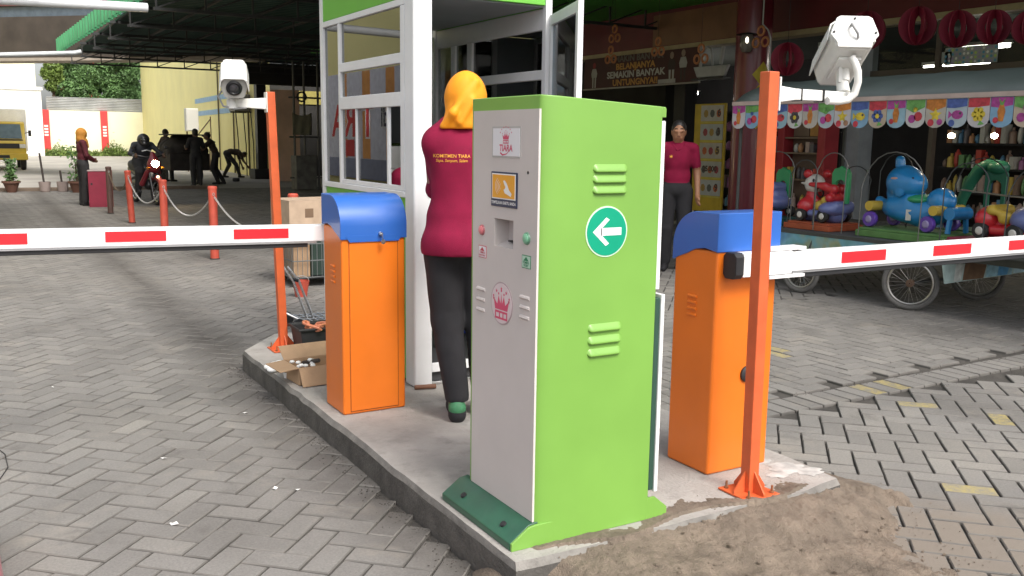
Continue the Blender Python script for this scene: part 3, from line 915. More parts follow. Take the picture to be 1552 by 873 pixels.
# right-hand camera, looking away and down, seen from behind
d = Vector((.545, .750, -.375)).normalized()
zz_ = Vector((.03, 0, 1)); zz_ = (zz_ - d * zz_.dot(d)).normalized(); xx = d.cross(zz_)
c = Vector((3.055, 2.61, 1.862))
m4 = frame(c, xx, d)
cb, _ = cctv('white box security camera seen from behind, on the right-hand orange post', m4, 1.08)
def bracket(label, pts, wallx, wy, wz, sgn):
    b = thing('camera_bracket', label, 'bracket', (wallx, wy, wz), 0, 'camera brackets')
    part('wall_plate', MB().box(*sorted((wallx, wallx + sgn * .008)), wy - .028, wy + .028, wz - .062, wz + .062), CAMW, b, bevel=.003)
    return b
br = bracket('white camera bracket on the right-hand orange post with bent cable conduit', None, 2.606, 2.535, 1.682, 1)
m = MB(); m.add([(2.614, 2.535 + s * .022, 1.682 + t * .03) for s in (-1, 1) for t in (-1, 1)] + [(2.70, 2.535 + s * .019, 1.684 + t * .021) for s in (-1, 1) for t in (-1, 1)] + [(3.02, 2.545 + s * .019, 1.684 + t * .019) for s in (-1, 1) for t in (-1, 1)],
    [(0, 1, 3, 2), (8, 10, 11, 9)] + [f for o in (0, 4) for f in ((o, o + 4, o + 5, o + 1), (o + 1, o + 5, o + 7, o + 3), (o + 3, o + 7, o + 6, o + 2), (o + 2, o + 6, o + 4, o))])
part('bracket_arm', m, CAMW, br, bevel=.003)
part('swivel_head', MB().cyl((3.01, 2.56, 1.70), (3.03, 2.59, 1.76), .026, .022, 16), CAMW, br)
part('cable_conduit', MB().tube([(2.86, 2.508, 1.665), (2.92, 2.508, 1.665), (2.965, 2.50, 1.672), (2.99, 2.49, 1.695), (2.993, 2.48, 1.74), (2.988, 2.48, 1.78), (2.982, 2.49, 1.81), (2.978, 2.505, 1.835)], .0145, 12), CAMW, br)
for x in (2.73, 2.85):
    part('cable_tie', MB().box(x - .002, x + .002, 2.513, 2.563, 1.66, 1.708), BLACK, br, smooth=0)
# left-hand camera, facing the viewer
d = Vector((-.22, -.86, -.40)).normalized()
zz_ = Vector((0, 0, 1)); zz_ = (zz_ - d * zz_.dot(d)).normalized(); xx = d.cross(zz_)
m4 = frame(Vector((1.445, 5.86, 1.845)), xx, d)
cctv('white box security camera facing the lens, on the left-hand orange post', m4, 1.02)
br = bracket('white camera bracket on the left-hand orange post', None, 1.632, 5.83, 1.71, -1)
m = MB(); m.add([(1.624, 5.83 + s * .02, 1.702 + t * .035) for s in (-1, 1) for t in (-1, 1)] + [(1.39, 5.83 + s * .018, 1.700 + t * .021) for s in (-1, 1) for t in (-1, 1)], [(0, 1, 3, 2), (4, 6, 7, 5), (0, 4, 5, 1), (1, 5, 7, 3), (3, 7, 6, 2), (2, 6, 4, 0)])
part('bracket_arm', m, CAMW, br, bevel=.004)
part('swivel_head', MB().cyl((1.425, 5.83, 1.665), (1.425, 5.835, 1.735), .032, .028, 16), CAMW, br)
part('cable', MB().tube([(1.40, 5.90, 1.80), (1.35, 5.88, 1.74), (1.37, 5.84, 1.68), (1.43, 5.80, 1.665), (1.50, 5.80, 1.672)], .006, 8), M('cable_grey', (.3, .3, .3)), br)
# ================================================================ BOOTH
BW = M('booth_white_frame', (.74, .745, .75), .4, var=.05, scale=4, dirt=.12, dirtc=(.45, .44, .42))
BGREEN = M('booth_green_panel', (.14, .46, .05), .45, var=.06, scale=3)
BGREY = M('booth_grey_lining', (.36, .39, .41), .6, var=.08, scale=4)
DARKF = M('dark_floor', (.04, .04, .042), .7)
GL = GLASS('window_glass', (.55, .59, .58), 2.15, .006, 1.45)
bo = thing('ticket_booth', 'white framed glass booth with green panels, behind the orange barrier gate', 'booth', (2.49, 5.31, .13))
X0, X1, Y0, Y1 = 2.06, 2.92, 4.565, 6.06
def bx(n, x0, x1, y0, y1, z0, z1, mat=BW, par=bo, bev=.004, **k):
    return part(n, MB().box(x0, x1, y0, y1, z0, z1), mat, par, bevel=bev, **k)
bx('column', X0, 2.172, Y0, 4.69, .131, 2.62, bev=.014, seg=4)
bx('column', 2.878, X1, Y0, 4.605, .131, 2.62)
bx('column', X0, 2.10, 6.005, Y1, .131, 2.62)
bx('column', 2.878, X1, 6.005, Y1, .131, 2.62)
# street side, x = 2.06
bx('lower_panel', 2.071, 2.091, 4.691, 6.004, .15, 1.178, BGREEN)
bx('fascia', 2.065, 2.095, 4.691, 6.004, 2.242, 2.62, BGREEN)
bx('sill', 2.056, 2.098, 4.691, 6.004, 1.179, 1.212)
bx('mullion', 2.062, 2.096, 5.690, 5.726, 1.213, 2.205)
bx('mullion', 2.062, 2.094, 4.692, 4.748, 1.213, 2.205)
bx('top_rail', 2.062, 2.096, 4.691, 6.004, 2.206, 2.241)
bx('rail', 2.062, 2.098, 4.749, 5.689, 1.905, 1.960)
bx('rail', 2.062, 2.098, 4.749, 5.689, 1.675, 1.752)
bx('window_track', 2.066, 2.098, 4.749, 5.689, 1.213, 1.240)
bx('sash', 2.0655, 2.080, 5.428, 5.441, 1.2405, 1.674, bev=.002)
bx('sash', 2.0655, 2.084, 4.926, 4.950, 1.2405, 1.674, bev=.002)
for y0, y1, z0, z1 in ((5.727, 6.004, 1.213, 2.205), (4.749, 5.689, 1.961, 2.205), (4.749, 5.689, 1.753, 1.904), (5.442, 5.689, 1.241, 1.674), (4.951, 5.427, 1.241, 1.674)):
    bx('pane', 2.078, 2.082, y0, y1, z0, z1, GL, bev=0, smooth=0)
# far side and lane side
bx('rear_panel', 2.101, 2.877, 6.02, 6.04, .15, 1.2, BGREY)
bx('rear_panel', 2.101, 2.42, 6.02, 6.04, 1.2005, 2.24, BGREY)
bx('mullion', 2.42, 2.46, 6.01, 6.05, 1.2005, 2.24)
bx('pane', 2.461, 2.877, 6.028, 6.032, 1.2005, 2.20, GL, bev=0, smooth=0)
bx('lower_panel', 2.89, 2.91, 4.606, 6.004, .15, 1.178, BGREEN)
bx('sill', 2.88, 2.922, 4.606, 6.004, 1.179, 1.215)
bx('mullion', 2.884, 2.918, 5.475, 5.545, 1.216, 2.12)
bx('mullion', 2.884, 2.918, 5.72, 5.78, 1.216, 2.12)
bx('top_rail', 2.884, 2.918, 4.606, 6.004, 2.121, 2.24)
bx('rail', 2.882, 2.92, 4.606, 5.474, 1.845, 1.90)
for y0, y1, z0, z1 in ((4.606, 5.474, 1.901, 2.12), (4.606, 5.474, 1.216, 1.844), (5.546, 5.719, 1.216, 2.12), (5.781, 6.004, 1.216, 2.12)):
    bx('pane', 2.899, 2.903, y0, y1, z0, z1, GL, bev=0, smooth=0)
bx('fascia', 2.885, 2.915, 4.606, 6.004, 2.241, 2.62, BGREEN)
bx('fascia', 2.173, 2.877, 4.572, 4.602, 2.252, 2.62, BGREEN)
bx('door_sill', 2.173, 2.877, 4.575, 4.60, .205, .255)
bx('door_sill', 2.173, 2.877, 4.575, 4.60, .131, .15, STEEL)
bx('ceiling', 2.096, 2.884, 4.603, 6.019, 2.245, 2.26, BGREY, bev=0)
bx('roof', 1.98, 3.0, 4.46, 6.14, 2.621, 2.72, BGREEN)
bx('floor', 2.092, 2.889, 4.603, 6.019, .134, .20, DARKF, bev=0)
bx('counter', 2.10, 2.62, 5.62, 6.015, .95, .985, M('counter_grey', (.35, .35, .36), .5))
# bolt on the near column
part('bolt', MB().cyl((2.150, Y0, 1.205), (2.150, Y0 - .012, 1.205), .011, .008, 12), STEEL, bo)
# the open glass door
hx, hy = 2.915, 4.562
dv = Vector((-.33, -.944, 0)); nv = Vector((-dv.y, dv.x, 0))
def dbar(a0, a1, z0, z1, th=.03):
    m = MB(); p = Vector((hx, hy, 0))
    f = frame(p + dv * ((a0 + a1) / 2) + Vector((0, 0, (z0 + z1) / 2)), dv, nv)
    m.obox(f, a1 - a0, th, z1 - z0); return m
do = part('door_stile', dbar(.005, .045, .165, 2.20), BW, bo, bevel=.003)
part('door_stile', dbar(.585, .630, .165, 2.20), BW, bo, bevel=.003)
for z0, z1 in ((2.14, 2.198), (1.10, 1.16), (.17, .25)):
    part('door_rail', dbar(.0455, .5845, z0, z1), BW, bo, bevel=.003)
GLB = GLASS('blue_glass', (.50, .60, .66), 1.6, .01)
part('pane', dbar(.046, .584, 1.161, 2.139, .004), GLB, bo, smooth=0)
part('lower_panel', dbar(.046, .584, .251, 1.099, .012), BGREEN, bo, smooth=0)
# inside the booth
MON = M('dark_plastic', (.02, .022, .025), .35)
pr_ = thing('printer', 'white ticket printer on the counter inside the booth', 'printer', (2.40, 5.75, .985))
part('body', MB().box(2.26, 2.56, 5.66, 5.92, .986, 1.30), WHITE, pr_, bevel=.012)
part('paper_slot', MB().box(2.30, 2.52, 5.652, 5.6595, 1.20, 1.215), BLACK, pr_, smooth=0)
part('top_unit', MB().box(2.28, 2.54, 5.68, 5.90, 1.301, 1.45), WHITE, pr_, bevel=.015)
mo = thing('monitor', 'dark computer monitor above the white printer inside the booth', 'monitor', (2.40, 5.80, 1.45))
part('screen', MB().box(2.20, 2.60, 5.76, 5.79, 1.47, 1.76), MON, mo, bevel=.006)
part('stand', MB().box(2.37, 2.43, 5.792, 5.83, 1.452, 1.60), MON, mo, bevel=.004)
BLUEP = M('blue_plastic', (.03, .08, .45), .4, var=.1)
ch = thing('plastic_chair', 'blue plastic chair inside the booth, behind the woman in yellow headscarf', 'chair', (2.66, 5.30, .2))
for x in (2.48, 2.83):
    for y in (5.12, 5.47):
        part('leg', MB().bar((x, y, .201), (x + (.02 if x < 2.6 else -.02), y, .56), .035), BLUEP, ch, bevel=.005)
part('seat', MB().box(2.46, 2.85, 5.10, 5.49, .561, .60), BLUEP, ch, bevel=.012)
m = MB(); m.box(2.47, 2.84, 5.46, 5.495, .82, .98); m.box(2.47, 2.51, 5.46, 5.495, .601, .8195); m.box(2.80, 2.84, 5.46, 5.495, .601, .8195)
part('backrest', m, BLUEP, ch, bevel=.008)

# ================================================================ PEOPLE
SKIN = M('skin', (.32, .155, .085), .55, var=.1, scale=20)
MAROON = M('maroon_fabric', (.215, .007, .038), .85, var=.14, scale=9, bump=.3, bscale=420, spec=.25)
BLACKT = M('black_fabric', (.018, .017, .020), .85, var=.2, scale=10, bump=.25, bscale=420)
HAIR = M('black_hair', (.012, .010, .010), .5, var=.3, scale=40)
YEL = M('yellow_scarf', (.86, .30, .006), .65, var=.12, scale=9, bump=.15, bscale=300)
STD = dict(pel=(0, 0, .94), waist=(0, .005, 1.08), chest=(0, .005, 1.27), neck=(0, -.015, 1.43), head=(0, .015, 1.575),
           hipL=(-.09, 0, .90), hipR=(.09, 0, .90), kneL=(-.10, .02, .49), kneR=(.10, .02, .49), ankL=(-.10, -.02, .085), ankR=(.10, -.02, .085),
           toeL=(-.115, .13, .03), toeR=(.115, .13, .03), shL=(-.175, -.01, 1.385), shR=(.175, -.01, 1.385),
           elL=(-.225, -.03, 1.11), elR=(.225, -.03, 1.11), wrL=(-.225, .05, .87), wrR=(.225, .05, .87))
def V3(a): return np.array(a, float)
def hand_prims(el, wr, side, tag, curl=.5):
    el, wr = V3(el), V3(wr)
    d = (wr - el) / np.linalg.norm(wr - el)
    up = np.array([0, 0, 1.0]) if abs(d[2]) < .8 else np.array([0, 1.0, 0])
    fw = up - d * (up @ d); fw /= np.linalg.norm(fw)           # towards the thumb side
    pn = np.cross(d, fw) * side                                 # palm normal
    out = [('c', wr, wr + d * .035, .024, .028, tag)]
    ln = (.072, .080, .075, .058)
    for i in range(4):
        b = wr + d * .055 + fw * (.024 - .016 * i)
        out.append(('c', wr + d * .02 + fw * (.016 - .011 * i), b, .014, .011, tag))
        m1 = b + (d * (1 - .25 * curl) + pn * .45 * curl) * ln[i] * .5
        m2 = m1 + (d * (1 - .8 * curl) + pn * .9 * curl) * ln[i] * .45
        out += [('c', b, m1, .0095, .0088, tag), ('c', m1, m2, .0088, .0075, tag)]
    tb = wr + d * .025 + fw * .022
    t1 = tb + (d * .6 + fw * .7 + pn * .3) * .035; t2 = t1 + (d * .85 + fw * .2 + pn * .3) * .030
    out += [('c', tb, t1, .013, .011, tag), ('c', t1, t2, .011, .009, tag)]
    return out
def body_prims(J, top=1, bottom=2, shoe=3, sleeve=.6, fat=1.0, face=True, headtag=0, hands=True, loose=.012):
    p = []
    P = {k: V3(v) for k, v in J.items()}
    def tilt(a, b):
        z = P[b] - P[a]; return Vector(z).to_track_quat('Z', 'Y').to_matrix() if np.linalg.norm(z) > 1e-4 else None
    sp = Vector(P['neck'] - P['pel'])
    q = Vector((0, 0, 1)).rotation_difference(sp).to_matrix()
    p.append(('e', P['pel'], (.165 * fat, .118 * fat, .125), q, bottom))
    p.append(('e', P['waist'], (.150 * fat, .108 * fat, .16), q, top))
    p.append(('e', P['chest'], (.165 * fat, .118 * fat, .19), q, top))
    p.append(('c', P['shL'] * .85 + P['neck'] * .15, P['shR'] * .85 + P['neck'] * .15, .065, .065, top))
    p.append(('c', P['neck'], P['head'] - (P['head'] - P['neck']) * .25, .054, .050, 0))
    p.append(('c', P['shL'], P['neck'], .05, .055, top)); p.append(('c', P['shR'], P['neck'], .05, .055, top))
    h = P['head']; hq = Vector((0, 0, 1)).rotation_difference(Vector(P['head'] - P['neck'])).to_matrix()
    hq = J.get('hq', hq)
    def hp(x, y, z): return h + np.array(hq @ Vector((x, y, z)))
    p.append(('e', h, (.074, .094, .112), hq, headtag))
    p.append(('e', hp(0, .035, -.055), (.056, .058, .062), hq, headtag))
    if face:
        p.append(('c', hp(0, .092, .012), hp(0, .107, -.022), .010, .014, headtag))
        p.append(('e', hp(-.074, -.005, -.008), (.010, .018, .030), hq, headtag)); p.append(('e', hp(.074, -.005, -.008), (.010, .018, .030), hq, headtag))
        p.append(('c', hp(-.045, .086, .024), hp(.045, .086, .024), .009, .009, headtag))
        p.append(('c', hp(-.02, .092, -.052), hp(.02, .092, -.052), .009, .009, headtag))
    for s in 'LR':
        p.append(('c', P['hip' + s], P['kne' + s], .088 * fat + loose * .5, .060 + loose, bottom))
        p.append(('c', P['kne' + s], P['ank' + s] + (P['kne' + s] - P['ank' + s]) * .06, .060 + loose, .042 + loose, bottom))
        hl = P['ank' + s] + np.array([0, 0, -.045]) + (P['ank' + s] - P['toe' + s]) * np.array([.22, .22, 0])
        p.append(('c', hl, P['toe' + s], .038, .034, shoe))
        p.append(('c', P['ank' + s], hl, .036, .036, shoe))
        a, e, w = P['sh' + s], P['el' + s], P['wr' + s]
        c = a + (e - a) * sleeve
        if sleeve < 1:
            p.append(('c', c - (e - a) * .05, e, .043, .040, 0)); p.append(('c', e, w, .040, .026, 0))
            p.append(('c', a, c, .060, .056, top))
        else:
            p.append(('c', a, e, .058, .048, top)); p.append(('c', e, w, .048, .036, top))
        if hands: p += hand_prims(e, w, -1 if s == 'L' else 1, 0)
    return p
def person(label, loc, rz, J=None, mats=None, h=.012, scale=1.0, group=None, **kw):
    t = thing('person', label, 'person', loc, rz, group)
    jj = dict(STD); jj.update(J or {})
    me = sdf_mesh('body', body_prims(jj, **kw), h, .022, mats or [SKIN, MAROON, BLACKT, BLACK])
    if scale != 1: me.transform(Matrix.Scale(scale, 4))
    part('body', me, me.materials[0], t, world=False)
    return t, jj, scale
def child_sdf(t, name, prims, mat, h=.01, k=.02, scale=1.0, noisef=None, **z):
    me = sdf_mesh(name, prims, h, k, [mat], noisef, **z)
    if scale != 1: me.transform(Matrix.Scale(scale, 4))
    return part(name, me, mat, t, world=False)
def folds(amp, seed=0, fr=26):
    r_ = np.random.default_rng(seed + 50)
    W = r_.normal(0, 1, (9, 3)); W /= np.linalg.norm(W, axis=1)[:, None]; W *= fr * r_.uniform(.5, 1.7, (9, 1)); ph = r_.uniform(0, 6.28, 9)
    def f(V):
        wv = V + .02 * np.sin(V[:, [1, 2, 0]] * 17 + seed)
        n = np.sin(wv @ W.T + ph).sum(1) / 3.0
        x, y, z = V.T
        c = np.stack((np.zeros_like(x) + x.mean(), np.zeros_like(y) + y.mean(), z), 1)
        d = V - c; d /= np.maximum(np.linalg.norm(d, axis=1), .03)[:, None]
        return V + d * (amp * n)[:, None]
    return f
def hair_cap(t, jj, mat, s=1.0, low=.0):
    h = V3(jj['head'])
    return child_sdf(t, 'hair', [('e', h + V3((0, -.014, .036)), (.084, .097, .096), None, 0), ('e', h + V3((0, -.045, -.005)), (.074, .062, .085), None, 0)], mat, .008, .015, s)

# --- the woman at the booth, seen from behind
wt = thing('person', 'woman in yellow headscarf, maroon shirt and black trousers standing behind the ticket machine', 'person', (2.025, 3.97, .13), R(-24))
wt.scale = (.94, .96, 1.0)
J = dict(STD)
J.update(hipL=(-.085, 0, .90), kneL=(-.055, .03, .49), ankL=(-.005, -.03, .085), toeL=(-.015, .13, .03), hipR=(.09, 0, .90), kneR=(.12, .06, .49), ankR=(.14, .06, .085), toeR=(.16, .22, .03),
         head=(.035, .02, 1.56), shL=(-.115, -.005, 1.345), shR=(.115, -.005, 1.345), elL=(-.108, .14, 1.13), wrL=(-.06, .34, 1.14), elR=(.108, .14, 1.13), wrR=(.06, .34, 1.14))
me = sdf_mesh('body', body_prims(J, sleeve=1.0, loose=0, fat=.82), .008, .02, [SKIN, SKIN, SKIN, SKIN])
part('body', me, SKIN, wt, world=False)
pw = {k: V3(v) for k, v in J.items()}
tr = [('e', pw['pel'] + V3((0, -.015, -.02)), (.178, .140, .13), None, 0)]
for s in 'LR':
    tr += [('c', pw['hip' + s] + V3((0, -.01, 0)), pw['kne' + s], .104, .080, 0), ('c', pw['kne' + s], pw['ank' + s] + V3((0, 0, .035)), .080, .064, 0)]
child_sdf(wt, 'trousers', tr, BLACKT, .009, .03, noisef=folds(.0026, 1), zmin=.095, zmax=.90)
sh = [('e', (0, -.01, .86), (.194, .172, .16), None, 0), ('e', (0, 0, 1.00), (.160, .138, .16), None, 0), ('e', (0, 0, 1.14), (.142, .122, .18), None, 0), ('e', (0, 0, 1.28), (.150, .126, .17), None, 0),
      ('c', (-.105, -.01, 1.355), (.105, -.01, 1.355), .068, .068, 0), ('c', (-.115, -.005, 1.355), (-.05, -.01, 1.425), .062, .058, 0), ('c', (.115, -.005, 1.355), (.05, -.01, 1.425), .062, .058, 0)]
for s in 'LR':
    sh += [('c', pw['sh' + s], pw['el' + s], .058, .050, 0), ('c', pw['el' + s], pw['wr' + s], .050, .040, 0)]
shirt = child_sdf(wt, 'shirt', sh, MAROON, .008, .035, noisef=folds(.0030, 3), zmin=.825)
sc_ = [('e', (.035, .005, 1.572), (.104, .120, .118), None, 0), ('c', (.030, -.01, 1.55), (.012, -.030, 1.445), .098, .082, 0), ('c', (-.01, -.045, 1.49), (-.062, -.05, 1.425), .055, .034, 0),
       ('c', (.075, -.085, 1.63), (-.035, -.118, 1.49), .020, .018, 0), ('c', (-.035, -.118, 1.49), (-.075, -.075, 1.43), .018, .020, 0), ('c', (.06, -.110, 1.55), (.0, -.112, 1.45), .016, .016, 0), ('c', (.03, .06, 1.45), (.03, .10, 1.36), .075, .05, 0)]
child_sdf(wt, 'headscarf', sc_, YEL, .006, .022, noisef=folds(.0026, 5, 30), zmin=1.418)
SHOE = M('green_shoe', (.05, .20, .09), .6, var=.3, scale=30)
for s in 'LR':
    a, b_ = pw['ank' + s], pw['toe' + s]
    so_ = child_sdf(wt, 'shoe', [('c', (a[0], a[1] - .035, .034), (b_[0], b_[1], .030), .043, .038, 0), ('c', (a[0], a[1] - .03, .055), (a[0], a[1] - .03, .034), .043, .044, 0), ('e', (a[0] * .4 + b_[0] * .6, b_[1] - .02, .035), (.045, .085, .036), None, 0)], BLACKT, .006, .015)
    child_sdf(wt, 'shoe_upper', [('c', (a[0], a[1] - .034, .066), (b_[0], b_[1] - .05, .056), .046, .030, 0)], SHOE, .006, .01)
# words printed on the back of the shirt, laid on the cloth
from mathutils.bvhtree import BVHTree
bv = BVHTree.FromPolygons([v.co[:] for v in shirt.data.vertices], [tuple(p.vertices) for p in shirt.data.polygons])
def print_on_back(s, size, x, z, mat, shear=0):
    me = text_mesh(s, size, frame((x, -.6, z), (1, 0, 0), (0, 0, 1)), bold=size * .004, shear=shear)
    bm_ = bmesh.new(); bm_.from_mesh(me)
    bmesh.ops.triangulate(bm_, faces=bm_.faces)
    bmesh.ops.subdivide_edges(bm_, edges=[e for e in bm_.edges if e.calc_length() > .012], cuts=1)
    bm_.to_mesh(me); bm_.free()
    for v in me.vertices:
        hit = bv.ray_cast(Vector((v.co.x, -.8, v.co.z)), Vector((0, 1, 0)))
        if hit[0]: v.co.y = hit[0].y - .0022
    return part('back_print', me, mat, shirt, world=False)
PRINT = M('orange_print', (.85, .40, .05), .6)
print_on_back('KOMITMEN TIARA', .0222, -.040, 1.292, PRINT)
print_on_back('Sapa, Senyum, Salam', .0190, -.040, 1.271, PRINT, .18)

# --- seated person inside the booth
person('person in maroon shirt seated inside the booth, mostly hidden by the window frame', (2.47, 5.30, -.13), 0,
       dict(hipL=(-.09, 0, .86), hipR=(.09, 0, .86), kneL=(-.12, .40, .82), kneR=(.12, .40, .82), ankL=(-.12, .38, .44), ankR=(.12, .38, .44), toeL=(-.12, .52, .40), toeR=(.12, .52, .40),
            wrL=(-.12, .30, 1.08), wrR=(.12, .30, 1.08), elL=(-.23, .06, 1.12), elR=(.23, .06, 1.12)), None, .012, sleeve=.7)

# --- the man by the shop column
mt_, jj, s_ = person('man in maroon polo shirt and black trousers standing left of the shop column', (7.16, 8.42, 0), R(140),
       dict(wrL=(-.235, .10, .86), wrR=(.225, .02, .86)), [SKIN, MAROON, BLACKT, BLACKT], .008, 1.03, sleeve=.62, loose=.02)
hair_cap(mt_, jj, HAIR, 1.03)
hh = V3(jj['head'])
for sx in (-1, 1):
    e = part('eye', MB().ell(tuple((hh + V3((sx * .030, .083, .006))) * 1.03), (.011, .008, .007), 10), M('eye_white', (.7, .68, .65), .3), mt_, world=False)
    part('iris', MB().ell(tuple((hh + V3((sx * .030, .0895, .006))) * 1.03), (.0052, .004, .0052), 8), BLACK, e, world=False)
    part('eyebrow', MB().tube([tuple((hh + V3((sx * .014, .093, .030))) * 1.03), tuple((hh + V3((sx * .032, .091, .035))) * 1.03), tuple((hh + V3((sx * .048, .080, .029))) * 1.03)], .004, 6), HAIR, mt_, world=False)
part('lips', MB().ell(tuple((hh + V3((0, .099, -.053))) * 1.03), (.022, .007, .007), 10), M('lip', (.25, .09, .08), .5), mt_, world=False)
child_sdf(mt_, 'collar', [('c', (-.06, .045, 1.425), (-.015, .10, 1.37), .016, .012, 0), ('c', (.06, .045, 1.425), (.015, .10, 1.37), .016, .012, 0), ('c', (-.062, .04, 1.43), (-.03, -.07, 1.445), .015, .015, 0), ('c', (.062, .04, 1.43), (.03, -.07, 1.445), .015, .015, 0), ('c', (-.03, -.07, 1.445), (.03, -.07, 1.445), .015, .015, 0)], MAROON, .007, .012, 1.03)
m = MB(); f4 = frame((.075 * 1.03, .137 * 1.03, 1.30 * 1.03), (-1, 0, 0), (0, 0, 1)); crown_mb(m, f4, .030)
part('crown_badge', m, PRINT, mt_, world=False, smooth=0)

# --- people in the shade at the back
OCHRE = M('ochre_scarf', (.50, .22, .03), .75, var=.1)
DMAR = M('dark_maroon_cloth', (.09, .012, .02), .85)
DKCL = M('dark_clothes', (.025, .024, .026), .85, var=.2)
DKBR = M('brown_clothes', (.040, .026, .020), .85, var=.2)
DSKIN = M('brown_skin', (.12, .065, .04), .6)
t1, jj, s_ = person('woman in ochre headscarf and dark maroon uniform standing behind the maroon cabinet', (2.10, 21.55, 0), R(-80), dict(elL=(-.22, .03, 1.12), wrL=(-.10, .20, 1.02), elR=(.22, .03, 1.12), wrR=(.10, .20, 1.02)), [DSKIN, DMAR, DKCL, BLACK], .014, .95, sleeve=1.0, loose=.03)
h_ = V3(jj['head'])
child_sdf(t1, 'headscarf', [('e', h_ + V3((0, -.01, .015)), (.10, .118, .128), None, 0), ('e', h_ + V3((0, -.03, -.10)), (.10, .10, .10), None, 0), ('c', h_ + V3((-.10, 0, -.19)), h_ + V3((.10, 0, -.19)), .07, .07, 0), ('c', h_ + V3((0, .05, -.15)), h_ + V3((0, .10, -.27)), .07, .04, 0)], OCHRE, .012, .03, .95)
G = 'men around the loaded cart'
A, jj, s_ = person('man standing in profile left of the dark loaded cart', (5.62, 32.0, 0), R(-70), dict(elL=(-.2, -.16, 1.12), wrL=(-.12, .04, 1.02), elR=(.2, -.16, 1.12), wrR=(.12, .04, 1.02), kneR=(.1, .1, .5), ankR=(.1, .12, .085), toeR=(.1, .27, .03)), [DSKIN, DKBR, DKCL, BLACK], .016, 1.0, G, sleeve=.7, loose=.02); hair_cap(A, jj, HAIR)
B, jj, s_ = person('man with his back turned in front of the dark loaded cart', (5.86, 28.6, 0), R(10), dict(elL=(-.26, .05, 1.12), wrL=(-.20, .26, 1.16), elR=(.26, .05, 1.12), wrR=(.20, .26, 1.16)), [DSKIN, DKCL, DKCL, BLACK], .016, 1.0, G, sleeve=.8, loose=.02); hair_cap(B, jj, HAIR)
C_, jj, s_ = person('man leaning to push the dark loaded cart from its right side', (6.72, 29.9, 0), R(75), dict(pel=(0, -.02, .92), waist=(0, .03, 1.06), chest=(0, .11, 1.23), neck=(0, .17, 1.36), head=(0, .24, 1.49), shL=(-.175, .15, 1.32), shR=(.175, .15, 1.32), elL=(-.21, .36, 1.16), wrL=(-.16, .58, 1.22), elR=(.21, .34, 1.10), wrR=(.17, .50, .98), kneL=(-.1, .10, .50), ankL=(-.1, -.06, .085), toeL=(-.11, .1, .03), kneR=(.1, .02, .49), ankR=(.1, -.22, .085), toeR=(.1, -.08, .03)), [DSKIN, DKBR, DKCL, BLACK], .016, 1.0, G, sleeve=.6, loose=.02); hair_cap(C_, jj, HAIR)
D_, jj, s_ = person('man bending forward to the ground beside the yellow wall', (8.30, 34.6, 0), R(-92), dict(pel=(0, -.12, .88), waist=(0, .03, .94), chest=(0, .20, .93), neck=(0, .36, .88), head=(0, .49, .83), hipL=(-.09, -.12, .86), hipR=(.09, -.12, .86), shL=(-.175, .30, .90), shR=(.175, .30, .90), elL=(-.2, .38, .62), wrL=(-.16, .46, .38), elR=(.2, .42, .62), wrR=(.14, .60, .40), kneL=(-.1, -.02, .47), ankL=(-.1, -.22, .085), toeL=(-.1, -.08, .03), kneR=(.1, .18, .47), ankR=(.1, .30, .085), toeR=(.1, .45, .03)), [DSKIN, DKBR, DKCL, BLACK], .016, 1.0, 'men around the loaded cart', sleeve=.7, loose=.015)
h_ = V3(jj['head'])
child_sdf(D_, 'hair', [('e', h_ + V3((0, .03, .03)), (.082, .098, .085), None, 0)], HAIR, .012, .015)
# ================================================================ CLUTTER ON THE ISLAND
CARD = M('cardboard', (.36, .235, .14), .85, var=.15, scale=7, bump=.15, bscale=90)
CARD2 = M('pale_cardboard', (.42, .31, .22), .85, var=.15, scale=7)
def cardbox(label, x0, x1, y0, y1, z0, z1, flaps=True, rz=0, mat=CARD):
    b = thing('cardboard_box', label, 'box', ((x0 + x1) / 2, (y0 + y1) / 2, z0), rz)
    cx, cy = (x0 + x1) / 2, (y0 + y1) / 2; w, d, h = (x1 - x0) / 2, (y1 - y0) / 2, z1 - z0; t = .004
    def p(n, mb): return part(n, mb, mat, b, world=False, smooth=0)
    for nm, a in (('side', (-w, w, -d, -d + t)), ('side', (-w, w, d - t, d)), ('side', (-w, -w + t, -d + t, d - t)), ('side', (w - t, w, -d + t, d - t))):
        p(nm, MB().box(*a, .004, h))
    p('bottom', MB().box(-w + t, w - t, -d + t, d - t, .001, .006))
    if flaps:
        for sx, sy, ang in ((-1, 0, 95), (1, 0, 80), (0, -1, 150), (0, 1, 55)):
            L = min(w, d) * .95; a = R(ang)
            if sx:
                m = MB(); m.prism([(sx * w, h), (sx * (w + L * math.sin(a)), h + L * math.cos(a)), (sx * (w + L * math.sin(a)), h + L * math.cos(a) + t), (sx * w, h + t)], 'xz', -d, d)
            else:
                m = MB(); m.prism([(sy * d, h), (sy * (d + L * math.sin(a)), h + L * math.cos(a)), (sy * (d + L * math.sin(a)), h + L * math.cos(a) + t), (sy * d, h + t)], 'yz', -w, w)
            p('flap', m)
    else:
        p('lid', MB().box(-w, w, -d, -.002, h + .001, h + .005)); p('lid', MB().box(-w, w, .002, d, h + .001, h + .005))
        part('tape', MB().box(-w * .99, w * .99, -.03, .03, h + .0055, h + .0065), CARD2, b, world=False, smooth=0)
        part('printed_mark', text_mesh('✿', .0, Matrix.Identity(4)) if False else MB().box(-w * .45, -w * .15, -d - .0015, -d - .0005, h * .35, h * .7), M('brown_print', (.16, .10, .06), .8), b, world=False, smooth=0)
    return b
cardbox('open brown cardboard box behind the left barrier gate on the island', 1.50, 1.80, 4.90, 5.13, .132, .232, True, R(4))
foam = M('white_foam', (.80, .80, .78), .9)
